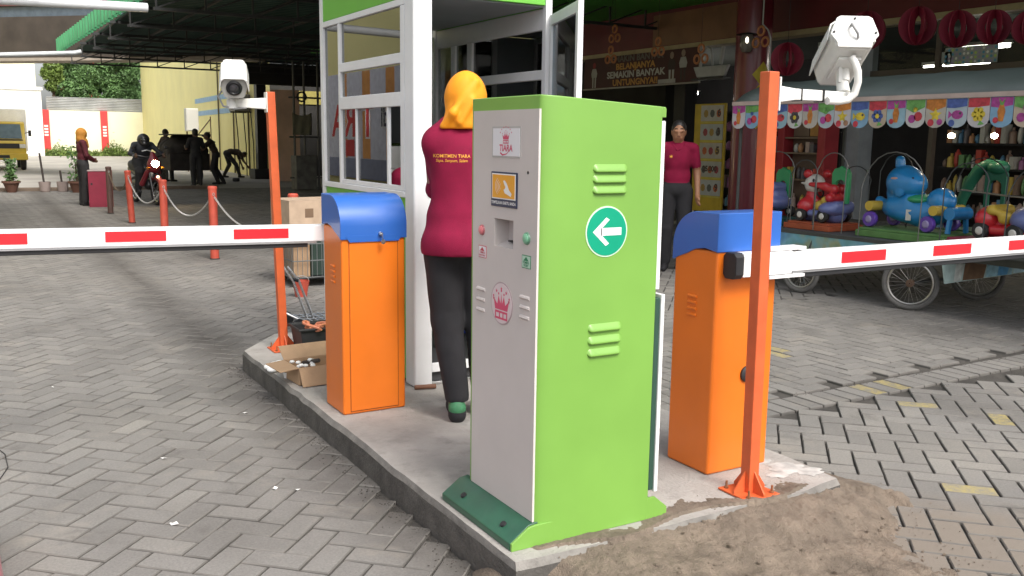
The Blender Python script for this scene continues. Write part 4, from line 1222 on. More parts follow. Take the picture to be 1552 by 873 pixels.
for k, (x, y, z, s, lb) in enumerate([(1.58, 4.98, .235, .03, 'white foam bits spilling over the open cardboard box'), (1.515, 5.33, .145, .04, 'crumpled white plastic bag left of the cardboard box'), (1.50, 5.10, .148, .02, 'small white foam cup beside the cardboard box')]):
    if k == 1:
        me = sdf_mesh('bag', [('e', (x + rng.normal(0, .03), y + rng.normal(0, .035), .15), (.035, .03, .018), None, 0) for q in range(7)], .006, .012, [foam], folds(.004, 2, 60))
        tag(part('plastic_bag', me, foam), lb, 'bag')
    elif k == 0:
        m = MB()
        for q in range(9): m.ell((x + rng.uniform(-.07, .12), y + rng.uniform(-.08, .12), z + rng.uniform(-.02, .012)), (.016, .012, .010), 8)
        o_ = single('foam_bits', m, foam, lb, 'foam'); o_['kind'] = 'stuff'
    else:
        m = MB(); m.lathe([(.014, 0), (.020, .034), (.018, .034), (.012, .003), (0, .003)], (x, y, .133), 14); single('foam_cup', m, foam, lb, 'cup')
tub = thing('black_tub', 'black plastic tub of cables and tubes behind the cardboard box', 'tub', (1.88, 5.66, .13))
TUBM = M('black_plastic', (.022, .022, .024), .55)
m = MB(); o = [(-.15, -.11), (.15, -.11), (.15, .11), (-.15, .11)]
v = []
for z, s in ((.133, .86), (.305, 1.0), (.305, .95), (.145, .82)):
    v += [(1.88 + a * s, 5.66 + b_ * s, z) for a, b_ in o]
m.add(v, [(3, 2, 1, 0)] + [(i * 4 + k, i * 4 + (k + 1) % 4, (i + 1) * 4 + (k + 1) % 4, (i + 1) * 4 + k) for i in range(3) for k in range(4)] + [(12, 13, 14, 15)])
part('body', m, TUBM, tub, bevel=.004)
m = MB(); m.tube([(1.88 + (.16) * a, 5.66 + .118 * b_, .305) for a, b_ in ((-1, -1), (1, -1), (1, 1), (-1, 1))], .009, 8, closed=True); part('rim', m, TUBM, tub)
ORC = M('orange_cable', (.62, .22, .12), .5, var=.2, scale=30)
m = MB()
pts = [(1.78 + .18 * (k / 40) + .03 * math.sin(k * .9), 5.60 + .08 * math.sin(k * .55), .30 + .025 * math.sin(k * .37) + .01) for k in range(40)]
m.tube(pts, .010, 8); single('cable_coil', m, ORC, 'orange pink cable coiled in the black tub', 'cable')
single('white_tube', MB().tube([(1.97, 5.60, .28), (1.945, 5.58, .36), (1.93, 5.575, .40)], .018, 12), WHITE, 'short white plastic tube sticking out of the black tub', 'tube')
single('dark_stick', MB().tube([(1.50, 5.42, .145), (1.60, 5.14, .20), (1.66, 5.0, .24)], .012, 8), M('dark_wood', (.05, .04, .035), .8), 'dark stick leaning on the open cardboard box', 'stick')
single('brown_rod', MB().cyl((2.045, 4.53, .146), (2.16, 4.50, .146), .013, n=12), M('brown_wood', (.20, .09, .05), .6), 'short brown rod lying at the foot of the white booth column', 'rod')
# folding luggage trolley behind the island
tl = thing('folding_trolley', 'chrome folding trolley with wire base behind the left orange post', 'trolley', (2.25, 7.0, 0))
m = MB()
for dx in (0, .05): m.tube([(2.235 + dx, 6.98, .07), (2.135 + dx * .9, 7.02, .39), (2.07 + dx * .6, 7.05, .50)], .010, 8)
part('handle', m, STEEL, tl)
part('grip', MB().tube([(2.135, 7.02, .40), (2.175, 7.02, .39)], .014, 8), TUBM, tl)
m = MB()
for k in range(7): m.tube([(2.18 + k * .05, 6.85, .09), (2.18 + k * .05, 7.18, .09)], .005, 6)
for k in range(4): m.tube([(2.16, 6.86 + k * .1, .085), (2.52, 6.86 + k * .1, .085)], .006, 6)
part('wire_base', m, STEEL, tl)
m = MB(); m.tube([(2.02, 6.95, .17), (2.18, 6.88, .08)], .010, 8); part('strut', m, STEEL, tl)
for y in (6.84, 7.18):
    w_ = part('wheel', MB().lathe([(.02, -.014), (.055, -.014), (.06, -.006), (.06, .006), (.055, .014), (.02, .014)], (2.12, y, .06), 20, 'y'), BLACK, tl)
# wire cage with cartons
cg = thing('wire_cage_trolley', 'wire cage trolley of dark cartons beside the driveway, behind the left orange post', 'trolley', (3.02, 9.3, 0))
WIRE = M('dull_wire', (.20, .21, .21), .45, .7)
m = MB()
for x in np.arange(2.74, 3.40, .05):
    for y in (9.0, 9.6): m.tube([(x, y, .10), (x, y, .60)], .004, 5)
for y in np.arange(9.0, 9.61, .05):
    for x in (2.74, 3.39): m.tube([(x, y, .10), (x, y, .60)], .004, 5)
for z in (.10, .27, .44, .60): m.tube([(2.74, 9.0, z), (3.39, 9.0, z), (3.39, 9.6, z), (2.74, 9.6, z)], .006, 6, closed=True)
part('wire_basket', m, WIRE, cg)
part('tray', MB().box(2.745, 3.385, 9.005, 9.595, .085, .10), TUBM, cg)
for x in (2.80, 3.33):
    for y in (9.06, 9.54): part('castor', MB().lathe([(.01, -.012), (.042, -.012), (.042, .012), (.01, .012)], (x, y, .043), 14, 'y'), BLACK, cg)
cardbox('sealed brown cardboard carton lying on top of the wire cage trolley', 2.70, 3.30, 9.05, 9.55, .612, .87, False, R(5), CARD2)
single('dark_crate', MB().box(2.95, 3.36, 9.08, 9.56, .102, .56), M('green_black_plastic', (.02, .04, .03), .5), 'dark green crate inside the wire cage trolley', 'crate', bevel=.01)
single('small_carton', MB().box(2.76, 2.93, 9.04, 9.4, .102, .55), CARD, 'narrow brown carton standing inside the wire cage trolley', 'box', bevel=.004)

# ================================================================ CHAIN POSTS, CABINET
PRED = M('red_post_paint', (.48, .075, .045), .55, var=.15, scale=9, dirt=.25, dirtc=(.2, .06, .05))
PDK = M('dark_post', (.10, .055, .045), .6, var=.2)
CHN = M('galvanised_chain', (.50, .49, .47), .4, .6)
CHN2 = M('rusty_chain', (.20, .15, .10), .6, .4)
posts = [(3.02, 9.86, 0, 'red chain post hidden behind the wire cage trolley and its carton'), (2.555, 11.6, 0, 'red chain post standing nearest in the open driveway'), (2.30, 13.45, 0, 'red chain post in front of the lit motorcycle'),
         (2.38, 17.0, .035, 'tilted red chain post between the maroon cabinet and the motorcycle'), (2.31, 19.2, 0, 'dark post right against the maroon cabinet')]
for x, y, ln, lb in posts:
    p_ = thing('chain_post', lb, 'post', (x, y, 0), 0, 'posts of the chain fence')
    mt = PDK if 'dark' in lb else PRED
    part('shaft', MB().tube([(x, y, .006), (x - ln, y, .86)], .052, 18), mt, p_)
    part('cap', MB().lathe([(.056, 0), (.056, .025), (.045, .038), (0, .042)], (x - ln, y, .858), 18), mt, p_)
    part('foot_ring', MB().lathe([(.062, 0), (.062, .012), (.053, .012)], (x, y, .002), 18), JOINT, p_)
    part('ring', MB().tube([(x - ln * .9 + .012 * math.cos(a), y - .056, .80 + .016 * math.sin(a)) for a in np.linspace(0, 6.28, 9)[:-1]], .004, 6, closed=True), CHN, p_)
bk_ = thing('red_bucket', 'small red bucket standing in front of the wire cage trolley', 'bucket', (2.66, 8.50, 0))
part('pail', MB().lathe([(.055, 0), (.075, .15), (.080, .15), (.078, .14), (.055, .01), (0, .01)], (2.66, 8.50, .002), 18), PRED, bk_)
part('handle', MB().tube([(2.66 + .078 * math.cos(a), 8.50, .15 + .05 * math.sin(a)) for a in np.linspace(0, math.pi, 9)], .004, 6), CHN, bk_)
def chain(a, b, sag, mat, lb):
    m = MB(); a = Vector(a); b = Vector(b)
    L = (b - a).length + sag * 1.2; n = int(L / .030); prev = None
    pts = [a.lerp(b, k / n) - Vector((0, 0, 4 * sag * (k / n) * (1 - k / n))) for k in range(n + 1)]
    for k in range(n):
        p = (pts[k] + pts[k + 1]) / 2; d = (pts[k + 1] - pts[k]).normalized()
        up = Vector((0, 0, 1)); up = (up - d * up.dot(d)).normalized(); w = d.cross(up)
        if k % 2: up, w = w, -up
        ringp = [p + d * (.021 * math.cos(q)) + up * (.011 * math.sin(q)) for q in [i * math.pi / 4 for i in range(8)]]
        m.tube(ringp, .0038, 5, closed=True)
    single('chain', m, mat, lb, 'chain', 'chains between the posts')
pk = [Vector((p[0] - p[2], p[1], .80)) for p in posts]
chain(pk[0], pk[1], .36, CHN, 'bright chain sagging from the nearest open post towards the wire cage trolley')
chain(pk[1], pk[2], .33, CHN, 'bright chain sagging between the two posts nearest the motorcycle')
chain(pk[2], pk[3], .33, CHN, 'chain passing below the motorcycle headlight')
chain(pk[3], pk[4], .30, CHN2, 'dark rusty chain next to the maroon cabinet')
cb_ = thing('maroon_cabinet', 'small maroon metal cabinet standing at the end of the chain fence', 'cabinet', (2.36, 21.15, 0), R(-8))
CABM = M('maroon_paint', (.26, .018, .045), .5, var=.1, scale=6)
part('body', MB().box(-.21, .20, -.16, .16, .0, .74), CABM, cb_, world=False, bevel=.006)
part('side_frame', MB().box(.2005, .25, -.17, .17, 0, .76), M('maroon_side', (.20, .05, .04), .5), cb_, world=False, bevel=.006)
part('lid', MB().box(-.22, .20, -.17, .17, .7405, .762), M('cab_lid', (.45, .36, .35), .5), cb_, world=False, bevel=.004)
part('door', MB().box(-.19, .17, -.166, -.1605, .04, .70), CABM, cb_, world=False, bevel=.003)
part('handle', MB().box(-.165, -.13, -.176, -.1665, .46, .50), BLACK, cb_, world=False, bevel=.003)

# ================================================================ MOTORCYCLE AND RIDER
mc = thing('motorcycle', 'dark motorcycle with its headlight on, ridden towards the viewer', 'motorcycle', (3.36, 21.75, 0), R(180 + 12))
MD = M('motorcycle_black', (.03, .028, .03), .35, coat=.4)
MR = M('motorcycle_red', (.20, .02, .03), .35, coat=.4)
def mp(n, mb, mat, par=mc, **k): return part(n, mb, mat, par, world=False, **k)
for y in (.62, -.62):
    w_ = mp('wheel', MB().tube([(0, y + .25 * math.cos(a), .29 + .25 * math.sin(a)) for a in np.linspace(0, 2 * math.pi, 25)[:-1]], .042, 10, closed=True), BLACK)
    m = MB(); m.tube([(0, y + .21 * math.cos(a), .29 + .21 * math.sin(a)) for a in np.linspace(0, 2 * math.pi, 25)[:-1]], .014, 8, closed=True)
    for a in np.linspace(0, 2 * math.pi, 6)[:-1]: m.bar((0, y, .29), (0, y + .21 * math.cos(a), .29 + .21 * math.sin(a)), .018)
    m.cyl((-.05, y, .29), (.05, y, .29), .035, n=12); mp('rim', m, STEEL, w_)
m = MB()
for x in (-.085, .085): m.tube([(x, .62, .29), (x, .50, .62), (x * .9, .42, .86)], .022, 8)
mp('fork', m, MD)
mp('front_fender', MB().tube([(0, .62 + .31 * math.cos(a), .29 + .31 * math.sin(a)) for a in np.linspace(.2, 2.4, 10)], .062, 8), MR)
me = sdf_mesh('cowl', [('e', (0, .52, .86), (.15, .10, .17), None, 0), ('c', (-.12, .45, .72), (-.19, .30, .45), .05, .06, 0), ('c', (.12, .45, .72), (.19, .30, .45), .05, .06, 0), ('c', (0, .50, 1.0), (0, .46, 1.10), .08, .05, 0)], .02, .05, [MR]); mp('front_cowl', me, MR)
me = sdf_mesh('bodywork', [('c', (0, .2, .42), (0, -.2, .50), .11, .12, 0), ('c', (0, -.1, .62), (0, -.75, .74), .12, .10, 0), ('c', (0, -.2, .45), (0, -.6, .45), .10, .08, 0)], .025, .06, [MD]); mp('bodywork', me, MD)
me = sdf_mesh('seat', [('c', (0, .02, .76), (0, -.70, .84), .105, .11, 0), ('c', (0, -.3, .76), (0, -.6, .80), .13, .12, 0)], .025, .05, [TUBM]); mp('seat', me, TUBM)
mp('handlebar', MB().tube([(-.36, .28, 1.06), (-.30, .30, 1.07), (-.12, .42, 1.03), (.12, .42, 1.03), (.30, .30, 1.07), (.36, .28, 1.06)], .017, 8), MD)
for s in (-1, 1):
    mp('mirror', MB().tube([(s * .27, .31, 1.08), (s * .33, .33, 1.20)], .006, 6).ell((s * .36, .33, 1.235), (.055, .014, .035), 12), MD)
    mp('indicator', MB().ell((s * .16, .58, .80), (.035, .03, .025), 10), M('amber_lens', (.6, .22, .02), .25))
hl_ = mp('headlight', MB().lathe([(.0, .03), (.05, .025), (.085, 0), (.075, -.03)], (0, .60, .88), 20, 'y'), EM('headlight_glow', (1.0, .76, .42), 140.0))
mp('number_plate', MB().box(-.10, .10, .68, .686, .60, .67), M('plate_black', (.03, .03, .03), .5))
hm = thing('person', 'motorcycle rider in black jacket and helmet', 'person', (3.36, 21.75, 0), R(180 + 12))
J = dict(STD); J.update(pel=(0, -.18, .95), waist=(0, -.15, 1.06), chest=(0, -.09, 1.20), neck=(0, -.04, 1.31), head=(0, .0, 1.37), hipL=(-.10, -.16, .90), hipR=(.10, -.16, .90), kneL=(-.20, .22, .72), kneR=(.20, .22, .72), ankL=(-.20, .10, .34), ankR=(.20, .10, .34), toeL=(-.21, .24, .28), toeR=(.21, .24, .28), shL=(-.19, -.06, 1.28), shR=(.19, -.06, 1.28), elL=(-.33, .08, 1.10), elR=(.33, .08, 1.10), wrL=(-.30, .27, 1.06), wrR=(.30, .27, 1.06))
me = sdf_mesh('body', body_prims(J, sleeve=1.0, loose=.03, fat=1.18), .014, .03, [DSKIN, M('black_jacket', (.03, .032, .04), .6), DKCL, BLACK]); part('body', me, DSKIN, hm, world=False)
hmt = part('helmet', sdf_mesh('helmet', [('e', (0, -.01, 1.395), (.128, .148, .135), None, 0), ('e', (0, .06, 1.31), (.10, .10, .07), None, 0)], .012, .03, [MD]), MD, hm, world=False)
part('visor', sdf_mesh('visor', [('e', (0, .055, 1.385), (.105, .105, .062), None, 0)], .012, .01, [M('visor_glass', (.02, .02, .022), .08, coat=1)]), MD, hmt, world=False)
part('jacket_stripe', MB().tube([(-.10, .135, 1.15), (0, .165, 1.175), (.10, .135, 1.15)], .012, 6), WHITE, hm, world=False)

# ================================================================ LOADED CART, TRUCK, YARD
DK = M('dark_load', (.028, .022, .020), .8, var=.4, scale=5, bump=.3, bscale=30)
ct = thing('loaded_cart', 'dark three-wheeled cart piled with a covered load, between the men', 'cart', (5.95, 30.4, 0), R(8))
def cp(n, mb, mat, par=ct, **k): return part(n, mb, mat, par, world=False, **k)
cp('cargo_box', MB().box(-.62, .62, -.30, 1.2, .42, .95), DK, bevel=.02)
me = sdf_mesh('covered_load', [('e', (-.2, .2, 1.1), (.45, .5, .32), None, 0), ('e', (.3, .4, 1.15), (.40, .5, .34), None, 0), ('e', (0, .8, 1.1), (.55, .4, .36), None, 0), ('c', (-.5, -.1, 1.0), (.5, -.1, 1.02), .16, .16, 0), ('c', (-.3, .3, 1.42), (.3, .3, 1.40), .10, .10, 0)], .03, .08, [DK], folds(.02, 2, 8)); cp('covered_load', me, DK)
cp('roof_board', MB().box(-.55, .50, -.2, .9, 1.50, 1.54), DK, bevel=.01)
m = MB(); m.bar((.45, -.2, 1.5), (.85, -.15, 1.30), .10, .03); cp('flap_board', m, DK)
for x, y in ((-.55, .5), (.55, .5), (0, -.75)):
    w_ = cp('wheel', MB().tube([(x, y + .26 * math.cos(a), .30 + .26 * math.sin(a)) for a in np.linspace(0, 2 * math.pi, 21)[:-1]], .04, 8, closed=True), BLACK)
    m = MB(); m.cyl((x - .05, y, .30), (x + .05, y, .30), .04, n=10)
    for a in np.linspace(0, math.pi, 5)[:-1]: m.bar((x, y + .24 * math.cos(a), .3 + .24 * math.sin(a)), (x, y - .24 * math.cos(a), .3 - .24 * math.sin(a)), .015)
    cp('hub', m, DK, w_)
m = MB(); m.tube([(0, -.75, .30), (0, -.55, .75), (0, -.45, 1.0)], .035, 8); m.tube([(-.3, -.5, 1.02), (.3, -.5, 1.02)], .02, 8); cp('fork', m, DK)
m = MB(); m.lathe([(.10, 0), (.12, .02), (.12, .10), (.09, .12), (0, .12)], (7.75, 31.6, 0), 14); single('black_bucket', m, TUBM, 'low black basin on the ground near the bending man', 'basin')

TY = M('truck_yellow', (.62, .44, .04), .4, var=.06, coat=.3)
TWH = M('truck_box_white', (.75, .75, .72), .5, var=.06, dirt=.15)
tk = thing('box_truck', 'small yellow cabbed box truck parked in the sunny yard', 'truck', (1.28, 43.0, 0))
def tp(n, mb, mat, par=tk, **k): return part(n, mb, mat, par, world=False, **k)
tp('cargo_box', MB().box(-.95, .97, 1.25, 4.6, .75, 2.50), TWH, bevel=.03)
m = MB(); m.prism([(.0, .45), (.0, 1.10), (.16, 1.25), (.36, 1.93), (.48, 1.97), (1.20, 1.97), (1.20, .45)], 'yz', -.84, .84)
cabo = tp('cab', m, TY, bevel=.04, seg=3)
TG = M('windscreen', (.16, .22, .26), .08, coat=1)
m = MB(); m.add([(-.72, .150, 1.28), (.72, .150, 1.28), (.68, .330, 1.86), (-.68, .330, 1.86)], [(0, 1, 2, 3)]); m.add([(a, b_ + .03, c_) for a, b_, c_ in m.v[:4]], [(3, 2, 1, 0)])
tp('windscreen', m, TG, cabo, smooth=0)
tp('grille', MB().box(-.60, .60, -.025, .0, .88, 1.08), TUBM, cabo, bevel=.01)
tp('bumper', MB().box(-.88, .88, -.10, .06, .42, .68), TY, bevel=.03)
tp('dash_panel', MB().box(-.74, .74, .10, .145, 1.17, 1.25), TUBM, cabo)
for s in (-1, 1):
    tp('headlight', MB().box(*sorted((s * .60, s * .82)), -.03, -.005, .90, 1.06), M('lamp_lens', (.75, .75, .72), .15), bevel=.02)
    m = MB(); m.tube([(s * .84, .25, 1.5), (s * 1.0, .15, 1.55)], .015, 6); m.box(*sorted((s * .95, s * 1.06)), .10, .16, 1.38, 1.62); tp('mirror', m, TUBM)
    for y in (.55, 3.6):
        w_ = tp('wheel', MB().lathe([(.10, -.10), (.33, -.10), (.36, -.06), (.36, .06), (.33, .10), (.10, .10)], (s * .72, y, .36), 24, 'x'), BLACK)
        tp('rim', MB().lathe([(0, 0), (.20, 0), (.20, s * .015), (0, s * .03)], (s * .825, y, .36), 16, 'x'), TWH, w_)
    m = MB(); m.add([(s * .845, .45, 1.30), (s * .845, 1.05, 1.30), (s * .845, 1.05, 1.80), (s * .845, .50, 1.80)], [(0, 1, 2, 3)]); tp('side_window', m, TG, cabo, smooth=0)
tp('number_plate', MB().box(-.22, .22, -.115, -.1005, .50, .62), TUBM)
tp('chassis', MB().box(-.4, .4, .2, 4.4, .45, .74), TUBM)

YW = M('cream_yellow_wall', (.88, .85, .62), .8, var=.05, scale=.6, dirt=.15, dirtc=(.6, .54, .36))
YW2 = M('yellow_wall', (.88, .80, .36), .8, var=.05, scale=.5, dirt=.15, dirtc=(.5, .40, .14))
WW = M('white_wall', (.86, .85, .80), .8, var=.04, scale=.5)
PR = M('wall_red', (.66, .05, .05), .6)
fw_ = thing('yard_wall', 'pale yellow boundary wall with red pillars at the back of the yard', 'wall', (7, 71.2, 0))
part('wall', MB().box(4.9, 11.4, 71.1, 71.3, 0, 3.08), YW, fw_)
for x in (4.78, 8.45):
    p_ = part('pillar', MB().box(x - .23, x + .23, 70.95, 71.4, 0, 3.10), PR, fw_, bevel=.02)
    for k in range(4): part('plaque', MB().box(x - .12, x + .12, 70.93, 70.948, 1.35 + k * .20, 1.47 + k * .20), WW, p_, smooth=0)
SHEET = M('corrugated_sheet', (.42, .43, .43), .5, .3, var=.2, scale=1.0, dirt=.3, dirtc=(.25, .2, .16))
m = MB(); n = 60
for k in range(n):                                   # horizontal ribs
    pass
v = []; f = []
zs = np.linspace(3.10, 3.98, 41)
for k, z in enumerate(zs): v += [(4.9, 71.25 + .03 * math.sin(k * math.pi / 2.5), z), (11.4, 71.25 + .03 * math.sin(k * math.pi / 2.5), z)]
f = [(2 * k, 2 * k + 1, 2 * k + 3, 2 * k + 2) for k in range(40)]
m.add(v, f); m.add([(a, b_ + .02, c_) for a, b_, c_ in v], [tuple(reversed(q)) for q in f])
part('corrugated_sheet', m, SHEET, fw_)
lw = thing('white_building', 'plain white building wall left of the yard trees', 'building', (2.0, 72, 0))
part('wall', MB().box(-8, 4.55, 70.2, 76, 0, 4.5), WW, lw); part('upper_wall', MB().box(-8, 4.3, 70.6, 76, 4.501, 9), YW, lw)
part('coping', MB().box(-8.1, 4.65, 70.1, 70.19, 4.35, 4.55), WW, lw)
yb = thing('yellow_hut', 'yellow hut corner with blue roof edge above the truck', 'hut', (-.6, 52, 0))
part('wall', MB().box(-3.5, .95, 52, 56, 0, 4.0), YW2, yb)
m = MB(); m.prism([(-3.7, 4.3), (-3.7, 4.75), (1.1, 4.35), (1.45, 4.05), (1.35, 3.95)], 'xz', 51.3, 56.2); part('roof', m, M('blue_roof', (.06, .24, .48), .5), yb)
lb_ = thing('long_yellow_building', 'long yellow building wall with blue stripes along the right of the yard', 'building', (10, 50, 0))
A0, A1 = Vector((9.30, 34.2)), Vector((11.0, 71.0))
dd = (A1 - A0).normalized(); nn = Vector((-dd.y, dd.x))
def along(a0, a1, z0, z1, off, th):
    m = MB(); p, q = A0 + dd * a0, A0 + dd * a1
    pts = [p + nn * off, q + nn * off, q + nn * (off - th), p + nn * (off - th)]
    m.add([(a.x, a.y, z0) for a in pts] + [(a.x, a.y, z1) for a in pts], [(3, 2, 1, 0), (4, 5, 6, 7)] + [(k, (k + 1) % 4, 4 + (k + 1) % 4, 4 + k) for k in range(4)])
    return m
part('wall', along(0, 37, 0, 8.5, 0, .4), YW2, lb_)
BS = M('blue_stripe', (.30, .48, .66), .7)
for z in (2.45, 3.05): part('stripe', along(4.5, 14, z, z + .22, .012, .010), BS, lb_, smooth=0)
for a in (1.6, 4.4, 7.6): part('drain_pipe', MB().tube([((A0 + dd * a + nn * .06).x, (A0 + dd * a + nn * .06).y, z) for z in (0.02, 2.6, 8.4)], .035, 8), M('dark_pipe', (.10, .08, .04), .6), lb_)
eb = thing('meter_cabinet', 'white electric cabinet on a frame against the yellow wall above the men', 'cabinet', (7.9, 40.2, 1.6))
part('box', MB().box(7.95, 8.45, 40.4, 40.8, 1.68, 2.62), WW, eb, bevel=.02)
part('door', MB().box(7.98, 8.42, 40.375, 40.398, 1.72, 2.58), WW, eb, bevel=.01)
m = MB()
for x in (8.0, 8.9): m.tube([(x, 40.6, 0.0), (x, 40.6, 1.67)], .03, 6)
m.tube([(8.0, 40.5, 1.0), (8.95, 40.5, 2.2)], .025, 6); m.tube([(8.95, 40.5, 0.0), (8.95, 40.5, 2.3)], .025, 6)
part('frame', m, M('frame_brown', (.12, .08, .05), .6), eb)
ac = thing('air_conditioner', 'dark air conditioner unit on brackets on the yellow wall left of the black pillar', 'air conditioner', (9.0, 36.0, 2.45))
part('casing', MB().box(8.72, 9.30, 35.4, 36.3, 2.42, 3.05), M('ac_dark', (.10, .10, .095), .5), ac, bevel=.02)
part('fan_grille', MB().lathe([(.0, 0), (.24, 0), (.25, -.02), (.24, -.03)], (8.71, 35.85, 2.73), 20, 'x'), BLACK, ac)
m = MB(); m.bar((8.75, 35.5, 2.40), (9.35, 35.5, 2.40), .05); m.bar((8.75, 36.2, 2.40), (9.35, 36.2, 2.40), .05); part('bracket', m, TUBM, ac)
m = MB()
for x in np.linspace(8.75, 9.3, 3): m.tube([(x, 35.4, 2.4), (x + .02, 35.2, 1.2), (x + .05, 35.3, .02)], .02, 6)
part('cables', m, BLACK, ac)
KERB = M('yard_kerb', (.16, .12, .09), .9, var=.3, scale=2)
kb_ = struct('yard_kerb', MB().box(-6, 6.2, 27.35, 27.6, -.02, .09), KERB, bevel=.02)

# tree and weeds
LEAF = M('leaf_green', (.10, .19, .06), .6, var=.5, scale=2.2)
LEAF2 = M('leaf_yellow_green', (.15, .22, .05), .6, var=.5, scale=3)
BARK = M('bark', (.12, .085, .06), .9, var=.3, scale=8, bump=.5, bscale=30)
def leaves(n, fn, size, mats=1):
    V = np.empty((n * 4, 3)); F = np.arange(n * 4).reshape(n, 4)
    P = fn(n); nrm_ = rng.normal(size=(n, 3)); nrm_[:, 2] += .4; nrm_ /= np.linalg.norm(nrm_, axis=1)[:, None]
    t = np.cross(nrm_, rng.normal(size=(n, 3))); t /= np.linalg.norm(t, axis=1)[:, None]; b_ = np.cross(nrm_, t)
    s = size * rng.uniform(.6, 1.3, (n, 1))
    V[0::4] = P - t * s; V[1::4] = P + b_ * s * .38 + nrm_ * s * .1; V[2::4] = P + t * s; V[3::4] = P - b_ * s * .38 + nrm_ * s * .1
    m = MB(); m.v = V.tolist(); m.f = F.tolist(); m.mi = [0] * n
    return m
def crown_fn(blobs):
    B = np.array([b[:3] for b in blobs]); Rr = np.array([b[3] for b in blobs])
    def f(n):
        k = rng.choice(len(blobs), n, p=Rr ** 2 / (Rr ** 2).sum()); d = rng.normal(size=(n, 3)); d /= np.linalg.norm(d, axis=1)[:, None]
        r = Rr[k] * rng.uniform(.55, 1.05, n)
        return B[k] + d * r[:, None] * np.array([1, 1, .8])
    return f
def tree(label, x, y, h0, blobs, n, size, mat):
    t = thing('leafy_tree', label, 'tree', (x, y, 0), 0, 'trees behind the yard wall')
    m = MB(); m.tube([(x, y, 0), (x + .1, y, h0 * .5), (x - .05, y, h0)], [.2, .15, .10], 10)
    for b_ in blobs: m.tube([(x - .05, y, h0), ((x + b_[0]) / 2, (y + b_[1]) / 2, (h0 + b_[2]) / 2 + .2), b_[:3]], [.07, .05, .02], 6)
    part('trunk', m, BARK, t)
    part('crown', leaves(n, crown_fn(blobs), size), mat, t, smooth=0)
    return t
rt_ = np.random.default_rng(4)
bl = [(6.3 + .93 * (k % 6) + rt_.normal(0, .28), 74.0 + rt_.normal(0, .5), 3.9 + .62 * (k // 6) + rt_.normal(0, .22), rt_.uniform(.6, 1.0)) for k in range(36)] + [(7.6, 73.2, 4.1, .8), (8.4, 72.4, 3.7, .7), (6.6, 73.4, 4.5, .6), (10.4, 74, 5, .9), (9.6, 73.5, 4.4, .8)]
tr_ = tree('broad dense green tree with red blossom behind the corrugated sheet', 8.4, 75, 3.2, bl, 42000, .135, LEAF)
m = MB()
for x, y, z in ((7.9, 72.6, 4.15), (8.0, 72.6, 4.2), (8.15, 72.6, 4.1), (7.8, 72.5, 6.5), (7.9, 72.5, 6.45), (6.2, 73, 4.6)):
    for k in range(5): m.ell((x + rng.normal(0, .1), y, z + rng.normal(0, .05)), .07, 6)
part('blossom', m, M('red_blossom', (.70, .12, .06), .6), tr_)
bl2 = [(5.6 + rng.normal(0, .35), 73.2, 5.4 + rng.normal(0, .55), .4) for k in range(9)]
tree('small thin tree left of the broad green tree', 5.6, 73.4, 4.2, bl2, 2200, .15, LEAF2)
def weedfn(n):
    x = rng.uniform(4.6, 11.0, n); return np.stack((x, 70.6 + rng.normal(0, .25, n), np.abs(rng.normal(0, .26, n)) * (.5 + 1.2 * (vnoise(x, x * 0, .9) ** 1.6))), 1)
wd = part('weeds', leaves(5200, weedfn, .10), LEAF2, smooth=0); wd['kind'] = 'stuff'; wd['label'] = 'low green weeds growing along the foot of the yard wall'; wd['category'] = 'weeds'
def potted(label, x, y, h, spread, n):
    p_ = thing('potted_plant', label, 'potted plant', (x, y, 0), 0, 'potted plants along the yard kerb')
    part('pot', MB().lathe([(.11, 0), (.19, .24), (.22, .24), (.22, .29), (.18, .29), (.15, .20), (0, .20)], (x, y, .0), 20), M('brown_pot', (.13, .06, .04), .7), p_)
    m = MB()
    for k in range(5): m.tube([(x + rng.normal(0, .04), y + rng.normal(0, .04), .2), (x + rng.normal(0, spread * .5), y + rng.normal(0, spread * .5), .2 + h * .5), (x + rng.normal(0, spread), y + rng.normal(0, spread), .2 + h * .9)], [.014, .010, .005], 6)
    part('stems', m, BARK, p_)
    part('foliage', leaves(n, lambda k: np.stack((x + rng.normal(0, spread, k), y + rng.normal(0, spread, k), .28 + rng.random(k) * h * .95), 1), .065), LEAF, p_, smooth=0)
potted('slim potted plant in front of the yellow truck', .93, 26.95, .60, .06, 260)
potted('tall potted bamboo behind the woman in ochre headscarf', 2.42, 26.5, .95, .10, 170)
for lb, x, h in (('paint bucket with a tall stick standing between the two potted plants', 1.70, 1.0), ('small bucket with a short stick left of the potted bamboo', 2.12, .55)):
    p_ = thing('bucket', lb, 'bucket', (x, 27.0, 0), 0, 'buckets with sticks')
    part('pail', MB().lathe([(.11, 0), (.14, .26), (.145, .26), (.145, .245), (.12, .02), (0, .02)], (x, 27.0, 0), 18), M('bucket_grey', (.30, .24, .22), .6), p_)
    part('stick', MB().tube([(x, 27, .03), (x - .08 * h, 27, h)], .025, 8), M('dark_wood', (.05, .04, .035)), p_)
